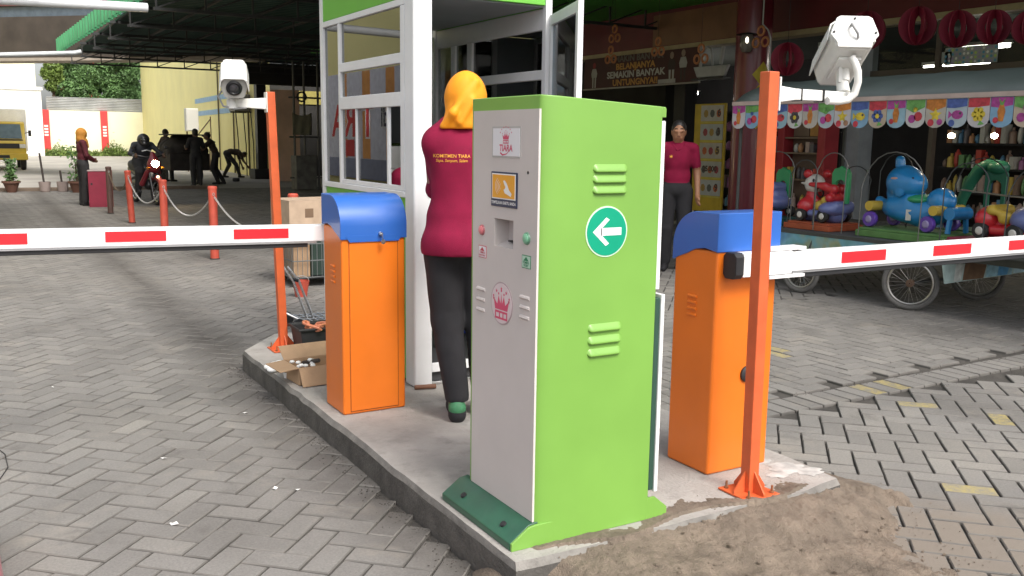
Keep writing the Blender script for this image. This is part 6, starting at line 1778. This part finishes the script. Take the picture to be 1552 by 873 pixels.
for k in range(ns):
    y0 = CY0 + k * sw; xx = CX0 - .062
    pts = [(y0 + .003, 1.905), (y0 + .003, 1.73)] + [(y0 + sw / 2 - (sw / 2 - .003) * math.cos(a), 1.73 - .075 * math.sin(a)) for a in np.linspace(0.15, math.pi - .15, 8)] + [(y0 + sw - .003, 1.73), (y0 + sw - .003, 1.905)]
    vp = part('valance_flap', MB().prism(pts, 'yz', xx - .002, xx + .002), M('flap_%d' % (k % 7), SC[k % 7], .6, var=.12, scale=12), tc, smooth=0)
    kind = k % 5; c0, c1 = y0 + sw * .5, 1.765
    def pr_(pts, ci, lay): part('print', MB().add([(xx - .0030 - lay * .0007, c0 + a, c1 + b) for a, b in pts], [tuple(range(len(pts)))]), M('print_col_%d' % ci, SP[ci], .6, var=.3, scale=25), vp, smooth=0)
    def disc(a, b, r, e=1.0, n=10): return [(a + r * math.cos(q), b + r * e * math.sin(q)) for q in [2 * math.pi * i / n for i in range(n)]]
    ca_, cb2 = int(rng.integers(8)), int(rng.integers(8))
    pr_([(-sw * .47, .135), (sw * .47, .135), (sw * .47, .06), (sw * .1, .02 + .04 * rng.random()), (-sw * .47, .07)], (6, 2, 5, 1, 4)[(k * 3) % 5], 0)
    if kind == 0: pr_([(-.01, .10), (-.035, .02), (-.02, -.06), (.02, -.06), (.035, .02), (.01, .10)], 4, 1); pr_([(-.03, .13), (0, .09), (.03, .13), (.012, .07), (-.012, .07)], 5, 2); pr_(disc(.045, -.05, .025), 1, 2)
    elif kind == 1:
        for q in range(6): pr_(disc(.038 * math.cos(q * 1.047), .038 * math.sin(q * 1.047), .026, 1, 8), ca_, 1)
        pr_(disc(0, 0, .022), 0, 2); pr_([(-.06, -.08), (-.02, -.05), (0, -.09)], 5, 2)
    elif kind == 2: pr_(disc(-.01, 0, .055, .7), ca_, 1); pr_([(.035, 0), (.075, .035), (.075, -.035)], ca_, 1); pr_(disc(-.035, .012, .012), 3, 2); pr_(disc(.04, -.07, .03), cb2, 2)
    elif kind == 3: pr_([((.065 if i % 2 == 0 else .028) * math.sin(i * math.pi / 5), (.065 if i % 2 == 0 else .028) * math.cos(i * math.pi / 5)) for i in range(10)], 0, 1); pr_(disc(.04, -.065, .032), 1, 2); pr_(disc(-.045, -.06, .028), cb2, 2)
    else: pr_(disc(-.03, -.01, .042), 1, 1); pr_(disc(.032, -.03, .038), 6, 1); pr_([(-.03, .03), (.0, .085), (.032, .01), (.0, .07)], 5, 2); pr_(disc(0, .05, .022), ca_, 2)
CF = M('cart_frame', (.07, .075, .075), .5, .4)
for x in (CX0 + .03, CX1 - .03):
    for y in (CY0 + .05, CY1 - .05): part('roof_post', MB().tube([(x, y, .6), (x, y, 1.96)], .018, 8), CF, tc)
for y in (CY0 + .05, CY1 - .05): part('roof_bow', MB().tube([(CX0 + .03, y, 1.95), (8.23, y, 2.17), (CX1 - .03, y, 1.95)], .015, 8), CF, tc)
part('deck', MB().box(CX0, CX1, CY0, CY1, .585, .625), M('deck_dark', (.05, .055, .06), .7, var=.3, scale=4), tc, bevel=.006)
def mural(name, cols, seed):
    m_, t, b, o = nodes_of(name); n1 = noise(t, 3.2, 2, .5); n2 = noise(t, 7, 3, .6)
    c = ramp(t, n1, (.30, cols[0]), (.42, cols[1]), (.52, cols[2]), (.60, cols[3]), (.70, cols[4]))
    t.links.new(mixc(t, .35, c, ramp(t, n2, (.4, cols[2]), (.6, cols[0]))), b.inputs['Base Color']); b.inputs['Roughness'].default_value = .55
    MATS[name] = m_; return m_
MUR = mural('painted_mural', [(.10, .22, .14), (.34, .30, .10), (.14, .36, .44), (.20, .42, .58), (.08, .20, .42)], 1)
MUR2 = mural('painted_mural_end', [(.12, .36, .62), (.40, .55, .62), (.55, .62, .62), (.22, .12, .06), (.10, .40, .08)], 2)
part('side_board', MB().box(CX0 - .02, CX0 - .001, 5.55, CY1 - .01, .44, .584), MUR, tc, smooth=0)
part('side_rail', MB().box(CX0 - .022, CX0 - .002, CY0 + .01, CY1 - .01, .5845, .62), CF, tc)
m = MB(); m.prism([(7.44, .290), (8.75, .325), (9.1, .30), (9.1, .56), (7.36, .56)], 'xz', 5.06, 5.075); eb_ = part('end_board', m, M('board_pale_green', (.40, .52, .50), .55, var=.2, scale=9), tc, smooth=0)
for x0, x1, c_ in ((7.55, 7.68, (.55, .58, .55)), (7.68, 8.02, (.17, .095, .05)), (8.02, 8.45, (.30, .52, .62)), (8.20, 8.38, (.10, .34, .62)), (8.45, 8.75, (.42, .60, .66)), (8.75, 9.0, (.14, .42, .08))):
    q_ = (x0 - 7.44) * .027
    part('painted_patch', MB().add([(x0, 5.058 - (.002 if c_[2] == .62 and c_[0] == .10 else 0), .298 + q_), (x1 - .03, 5.058 - (.002 if c_[0] == .10 else 0), .300 + q_), (x1, 5.058 - (.002 if c_[0] == .10 else 0), .42), (x1 + .02, 5.058 - (.002 if c_[0] == .10 else 0), .55), (x0 + .03, 5.058 - (.002 if c_[0] == .10 else 0), .55), (x0 + .01, 5.058 - (.002 if c_[0] == .10 else 0), .40)], [tuple(range(6))]), M('patch_%.2f' % c_[0], c_, .55, var=.3, scale=14), eb_, smooth=0)
m = MB(); m.box(7.5, 7.56, 3.5, 7.0, .50, .584); m.box(8.85, 8.91, 3.5, 7.0, .50, .584); m.box(7.5, 8.91, 5.33, 5.39, .46, .50); part('chassis', m, CF, tc)
RIMC = M('wheel_rim', (.42, .40, .37), .35, .8, var=.2); TYRE = M('grey_tyre', (.11, .105, .10), .9, var=.2, scale=20)
def bikewheel(par, x, y, r, yaw=0):
    rot = Matrix.Translation((x, y, r)) @ Matrix.Rotation(yaw, 4, 'Z')
    ty = part('wheel', MB().tube([(0, (r - .022) * math.cos(a), (r - .022) * math.sin(a)) for a in np.linspace(0, 2 * math.pi, 41)[:-1]], .024, 10, closed=True).xf(rot), TYRE, par)
    part('rim', MB().tube([(0, (r - .055) * math.cos(a), (r - .055) * math.sin(a)) for a in np.linspace(0, 2 * math.pi, 41)[:-1]], .011, 8, closed=True).xf(rot), RIMC, ty)
    m = MB()
    for k in range(28):
        a = 2 * math.pi * k / 28; s = .028 * (1 if k % 2 else -1); b_ = a + (.5 if k % 4 < 2 else -.5)
        m.tube([(s, .022 * math.cos(b_), .022 * math.sin(b_)), (0, (r - .06) * math.cos(a), (r - .06) * math.sin(a))], .0014, 4)
    part('spokes', m.xf(rot), RIMC, ty)
    m = MB(); m.cyl((-.045, 0, 0), (.045, 0, 0), .020, n=14); m.cyl((-.03, 0, 0), (-.022, 0, 0), .036, n=16); m.cyl((.022, 0, 0), (.03, 0, 0), .036, n=16); m.cyl((-.075, 0, 0), (.075, 0, 0), .007, n=8)
    part('hub', m.xf(rot), M('rusty_hub', (.16, .10, .07), .5, .5), ty)
bikewheel(tc, 7.42, 5.40, .25, R(26)); bikewheel(tc, 8.52, 5.46, .25, R(26))
part('axle', MB().cyl((7.46, 5.40, .25), (8.50, 5.46, .25), .014, n=10), CF, tc)
bikewheel(tc, 7.26, 6.56, .20, R(15))
m = MB(); m.tube([(7.26, 6.56, .20), (7.34, 6.55, .40), (7.36, 6.5, .58)], .016, 8); m.tube([(7.20, 6.50, .30), (7.20, 6.45, .12), (7.14, 6.45, .12)], .010, 6); part('front_fork', m, CF, tc)
part('mud_guard', MB().tube([(7.26, 6.56 + .225 * math.cos(a), .20 + .225 * math.sin(a)) for a in np.linspace(.3, 2.6, 10)], .02, 8), M('faded_red', (.28, .06, .06), .5), tc)
def hoop(x, y0, y1, z0, z1, r=.007, mat=None, lean=0):
    cy = (y0 + y1) / 2; w = (y1 - y0) / 2
    pts = [(x, y0, z0), (x + lean * .3, y0, z1 - w)] + [(x + lean, cy - w * math.cos(a), z1 - w + w * math.sin(a)) for a in np.linspace(.3, math.pi - .3, 9)] + [(x + lean * .3, y1, z1 - w), (x, y1, z0)]
    part('safety_hoop', MB().tube(pts, r, 6), mat or CF, tc)
HP = M('pale_steel', (.20, .195, .18), .4, .6)
for y0, y1, z1, x, mt in ((6.95, 7.45, 1.42, 7.48, HP), (6.62, 6.96, 1.34, 7.45, CF), (6.22, 6.58, 1.42, 7.42, HP), (6.4, 6.8, 1.28, 8.0, CF), (5.36, 6.02, 1.44, 7.42, HP), (4.75, 5.15, 1.36, 7.43, CF), (5.85, 6.2, 1.42, 7.9, CF), (4.15, 4.6, 1.34, 7.5, CF), (4.9, 5.4, 1.4, 7.95, CF)):
    hoop(x, y0, y1, .63, z1, .0055, mt, .04)
part('guard_rail', MB().tube([(7.60, 5.1, 1.12), (7.55, 4.6, 1.09), (7.52, 4.1, 1.08)], .008, 6), HP, tc)
for lb, y, z, x in (('lit bulb under the cart roof above the blue toy ride', 5.72, 1.60, 8.3), ('lit bulb under the cart roof right of the first bulb', 5.28, 1.60, 8.3)):
    t_ = thing('cart_bulb', lb, 'lamp', (x, y, z), 0, 'bulbs under the cart roof')
    part('bulb', MB().ell((x, y, z), (.032, .032, .026), 12), WARM, t_); part('flex', MB().tube([(x, y, z + .02), (x, y, 2.17)], .005, 5), BLACK, t_)
for lb, y, z in (('small lit bulb in the shop above the green toy tower', 6.62, 1.50), ('bright lit bulb in the shop at the right edge', 6.28, 1.49)):
    t_ = thing('shop_bulb', lb, 'lamp', (11.2, y, z), 0, 'bulbs in front of the shelves')
    part('bulb', MB().ell((11.2, y, z), (.03, .03, .03) if 'small' in lb else (.05, .05, .042), 12), WARM, t_); part('flex', MB().tube([(11.2, y, z + .02), (11.2, y, 3.19)], .004, 5), BLACK, t_)

# toy rides: local +y is to the left in the photograph
TRED = M('toy_red', (.50, .022, .03), .35, var=.06, coat=.3); TWT = M('toy_white', (.60, .58, .54), .4, coat=.2); TPB = M('toy_slate_blue', (.13, .16, .36), .4, coat=.2)
TYL = M('toy_yellow', (.52, .36, .05), .4, coat=.2); TGR = M('toy_green', (.035, .30, .12), .4, coat=.2); TBL = M('toy_sky_blue', (.02, .22, .52), .32, coat=.4); TPU = M('toy_purple', (.12, .05, .36), .35, coat=.3)
def toyp(t, n, prims, mat, h=.012, k=.02, par=None): return part(n, sdf_mesh(n, prims, h, k, [mat]), mat, par or t, world=False)
def toywheel(t, x, y, r, hubm, tm=BLACK, w=.05):
    s = part('wheel', MB().lathe([(r * .4, -w / 2), (r * .9, -w / 2), (r, -w / 4), (r, w / 4), (r * .9, w / 2), (r * .4, w / 2)], (x, y, r), 22, 'x'), tm, t, world=False)
    part('hubcap', MB().lathe([(0, -.012), (r * .35, -.010), (r * .48, 0), (r * .48, w + .0), (r * .35, w + .010), (0, w + .012)], (x - w / 2, y, r), 18, 'x'), hubm, s, world=False)
def arch(t, y0, y1, x, z0, z1, mat):
    m = MB(); cy = (y0 + y1) / 2; w = (y1 - y0) / 2
    out = [(y0, z0), (y0 - .01, z1 - .08), (y0 + .02, z1 - .03), (cy - .03, z1 - .02), (cy, z1), (cy + .03, z1 - .02), (y1 - .02, z1 - .03), (y1 + .01, z1 - .08), (y1, z0), (y1 - .035, z0)]
    inn = [(cy + (w - .035) * math.cos(a), z1 - .20 + (w - .035) * .9 * math.sin(a)) for a in np.linspace(0, math.pi, 9)]
    m.prism(out + inn + [(y0 + .035, z0)], 'yz', x - .02, x + .02); part('arch_panel', m, mat, t, world=False, bevel=.004)
def base(lb, col, loc, w, d, nm='toy_ride'):
    t = thing(nm, lb, 'toy ride', loc, 0, 'toy rides on the cart')
    part('base_board', MB().box(-w / 2, w / 2, -d / 2, d / 2, 0, .055), M('base_' + col[0], col[1], .6, var=.15, scale=8), t, world=False, bevel=.006)
    part('base_step', MB().box(-w / 2 + .02, w / 2 - .02, -d / 2 + .02, d / 2 - .02, .0555, .075), M('base_' + col[0], col[1]), t, world=False, bevel=.004)
    return t
t = base('toy car ride with white animal head and red ears on an orange base', ('orange', (.34, .075, .03)), (7.70, 6.70, .627), .52, .60)
Z = .077
for x in (-.17, .17):
    for y in (.13, -.15): part_w = toywheel(t, x, y + 0, .062, TWT) if False else None
def wheels(t, xs, ys, r, z, hub, tm=BLACK):
    for x in xs:
        for y in ys:
            w = .05
            s = part('wheel', MB().lathe([(r * .4, -w / 2), (r * .9, -w / 2), (r, -w / 4), (r, w / 4), (r * .9, w / 2), (r * .4, w / 2)], (x, y, z + r), 22, 'x'), tm, t, world=False)
            part('hubcap', MB().lathe([(0, -.010), (r * .35, -.008), (r * .48, 0), (r * .48, w), (r * .35, w + .008), (0, w + .010)], (x - w / 2, y, z + r), 18, 'x'), hub, s, world=False)
wheels(t, (-.17, .17), (.15, -.14), .068, Z, TWT)
toyp(t, 'chassis', [('c', (0, .16, .17), (0, -.16, .17), .11, .11, 0), ('c', (-.14, .05, .165), (-.14, -.03, .165), .035, .035, 0), ('c', (.14, .05, .165), (.14, -.03, .165), .035, .035, 0)], TPB)
toyp(t, 'rear_fender', [('e', (0, -.16, .22), (.215, .14, .085), None, 0), ('c', (-.1, -.24, .25), (.1, -.24, .25), .05, .05, 0)], TPB)
toyp(t, 'front_fender', [('e', (0, .15, .23), (.20, .115, .11), None, 0), ('c', (0, .12, .28), (0, .14, .34), .10, .085, 0)], TRED)
toyp(t, 'seat', [('c', (-.08, -.02, .24), (.08, -.02, .24), .06, .06, 0), ('c', (-.09, -.09, .30), (.09, -.09, .30), .045, .045, 0)], TYL)
toyp(t, 'seat_back', [('c', (-.10, -.15, .33), (.10, -.15, .33), .045, .045, 0), ('c', (-.09, -.06, .44), (-.06, -.17, .42), .035, .05, 0), ('c', (.09, -.06, .44), (.06, -.17, .42), .035, .05, 0), ('c', (-.11, .10, .46), (-.09, -.08, .45), .022, .04, 0)], TRED)
hd = toyp(t, 'animal_head', [('e', (0, .14, .46), (.105, .105, .105), None, 0), ('e', (-.03, .10, .43), (.07, .06, .055), None, 0)], TWT)
for x, y in ((-.055, .19), (.085, .06)): toyp(t, 'ear', [('e', (x, y, .565), (.045, .05, .048), None, 0)], TRED, par=hd)
toyp(t, 'horn', [('c', (-.02, .22, .46), (-.03, .29, .465), .022, .012, 0)], TWT, par=hd)
part('eye', MB().ell((-.085, .085, .50), (.012, .014, .02), 8), BLACK, hd, world=False); part('nose', MB().ell((-.095, .055, .455), (.016, .016, .012), 8), BLACK, hd, world=False)
part('steering_wheel', MB().tube([(-.05 + .05 * math.cos(a), .02 + .012 * math.sin(a), .38 + .05 * math.sin(a)) for a in np.linspace(0, 6.28, 13)[:-1]], .009, 6, closed=True), BLACK, t, world=False)
arch(t, -.32, -.12, -.02, .28, .66, TGR)

t = base('big blue elephant-like rocking toy with purple wheels on a green base', ('green', (.09, .20, .06)), (7.74, 5.60, .627), .52, .86)
t.scale = (1.12, 1.12, 1.12)
toyp(t, 'body', [('e', (0, .02, .22), (.13, .28, .10), None, 0), ('c', (0, .22, .27), (0, .06, .30), .10, .12, 0), ('c', (0, .30, .24), (0, .40, .30), .055, .04, 0), ('c', (0, -.05, .22), (0, -.16, .25), .12, .11, 0)], TBL, .014, .05)
toyp(t, 'rump', [('e', (0, -.20, .33), (.115, .115, .11), None, 0), ('e', (-.02, -.31, .33), (.04, .03, .05), None, 0)], TBL, .014, .02)
hd = toyp(t, 'head', [('e', (0, .16, .47), (.145, .155, .145), None, 0), ('e', (-.03, .05, .46), (.11, .11, .10), None, 0), ('c', (0, .26, .36), (0, .20, .26), .06, .09, 0)], TBL, .014, .05)
toyp(t, 'hat', [('c', (-.01, .21, .61), (-.01, .215, .655), .042, .040, 0)], TBL, par=hd); toyp(t, 'ear', [('e', (-.125, .16, .50), (.018, .055, .022), None, 0)], M('toy_pink', (.50, .28, .24), .5), .008, .01, hd)
part('eye', MB().ell((-.105, .01, .50), (.014, .018, .022), 8), BLACK, hd, world=False); toyp(t, 'cheek', [('e', (-.118, .12, .42), (.02, .055, .075), None, 0)], TBL, .009, .01, hd)
toyp(t, 'saddle', [('e', (0, -.02, .335), (.135, .12, .045), None, 0)], TGR)
part('side_label', MB().box(-.134, -.131, -.02, .03, .16, .25), TWT, t, world=False, smooth=0)
wheels(t, (-.16, .16), (.36, -.20), .068, Z, M('toy_lilac', (.3, .25, .45), .4), TPU)
for y in (.36, -.26): part('roller', MB().cyl((-.19, y, .26), (.19, y, .26), .042, n=18), TYL, t, world=False); 
part('roller_tube', MB().cyl((-.12, -.36, .24), (.12, -.36, .24), .052, n=18), TBL, t, world=False)
for s in (-1, 1): part('support', MB().bar((s * .12, -.36, .078), (s * .10, -.36, .21), .03), TBL, t, world=False)

t = base('toy car ride with yellow seat, white head and beak on a crimson base', ('crimson', (.24, .02, .055)), (7.74, 4.66, .627), .54, .96)
wheels(t, (-.17, .17), (.20, -.10), .075, Z, TWT)
toyp(t, 'chassis', [('c', (0, .22, .18), (0, -.12, .18), .11, .12, 0), ('c', (-.13, .12, .16), (-.13, -.02, .16), .04, .04, 0)], TRED)
toyp(t, 'rear_fender', [('e', (0, .20, .25), (.20, .12, .12), None, 0)], TRED); toyp(t, 'seat', [('c', (-.12, .14, .33), (.12, .14, .33), .05, .05, 0), ('c', (-.12, .02, .27), (.12, .02, .27), .055, .055, 0), ('c', (-.14, .12, .33), (-.14, -.02, .29), .03, .03, 0)], TYL)
toyp(t, 'hood', [('e', (0, -.14, .26), (.20, .15, .12), None, 0), ('c', (0, -.22, .30), (0, -.16, .32), .11, .10, 0)], TPB)
hd = toyp(t, 'head', [('e', (0, -.20, .50), (.10, .10, .115), None, 0), ('c', (0, -.18, .40), (0, -.19, .48), .11, .09, 0)], TWT)
toyp(t, 'beak', [('c', (-.03, -.28, .46), (-.06, -.42, .44), .05, .035, 0), ('c', (-.03, -.27, .43), (-.05, -.38, .40), .04, .03, 0)], TYL, par=hd)
toyp(t, 'cap', [('e', (0, -.20, .605), (.085, .09, .03), None, 0)], TRED, par=hd)
part('eye', MB().ell((-.085, -.235, .535), (.018, .02, .03), 8), BLACK, hd, world=False)
toyp(t, 'front_scoop', [('c', (-.16, -.26, .12), (-.14, -.40, .10), .035, .015, 0), ('c', (.1, -.26, .12), (.1, -.40, .10), .035, .015, 0)], TGR)

t = base('toy car with slate blue hood half hidden behind the blue barrier hood', ('teal', (.04, .12, .11)), (7.70, 7.40, .627), .48, .46)
wheels(t, (-.15, .15), (.10, -.10), .06, Z, TWT)
toyp(t, 'hood', [('e', (0, -.02, .24), (.19, .15, .10), None, 0), ('c', (-.05, -.06, .32), (.05, -.06, .32), .06, .06, 0)], TPB); toyp(t, 'seat_box', [('c', (-.06, -.04, .40), (.06, -.04, .40), .06, .06, 0)], TPB)
arch(t, -.12, .06, .10, .22, .62, TGR)

t = base('green toy slide tower with curved tube behind the blue toy ride', ('dark_green', (.03, .10, .05)), (8.45, 5.45, .627), .46, .60, 'toy_tower')
TGD = M('toy_deep_green', (.03, .17, .10), .4, coat=.2)
arch(t, -.24, -.04, .0, .08, .70, TGD)
part('curved_tube', MB().tube([(0, .26, .10), (0, .20, .35), (0, .13, .52), (0, .04, .66), (0, -.06, .71), (0, -.18, .68)], [.05, .05, .055, .06, .06, .05], 12), TGD, t, world=False)
part('dome', MB().ell((0, -.15, .68), (.10, .10, .07), 14), TGD, t, world=False)

# red vehicle corner at the lower left edge of the photograph
vb = thing('vehicle_bumper', 'pinkish red rounded vehicle corner cut off by the lower left edge of the photo', 'vehicle', (-.35, 3.2, 0))
VR = M('vehicle_red', (.42, .05, .09), .3, var=.05, coat=.5)
part('bumper', sdf_mesh('bumper', [('c', (-.12, 3.62, .12), (-.9, 3.66, .12), .115, .11, 0), ('c', (-.12, 3.62, .12), (-.10, 2.5, .14), .115, .13, 0), ('c', (-.5, 3.0, .20), (-.5, 2.4, .24), .3, .3, 0)], .02, .06, [VR]), VR, vb)
part('trim', MB().tube([(-.02, 2.6, .05), (-.012, 3.55, .045), (-.06, 3.70, .045), (-.14, 3.735, .045)], .008, 6), BLACK, vb)
single('wire_loop', MB().tube([(-.06, 4.35, .004), (.02, 4.42, .004), (.065, 4.60, .004), (.06, 4.80, .004), (.01, 5.0, .004), (-.08, 5.1, .004)], .0022, 6), BLACK, 'thin black wire looping across the pavers at the left edge', 'wire')
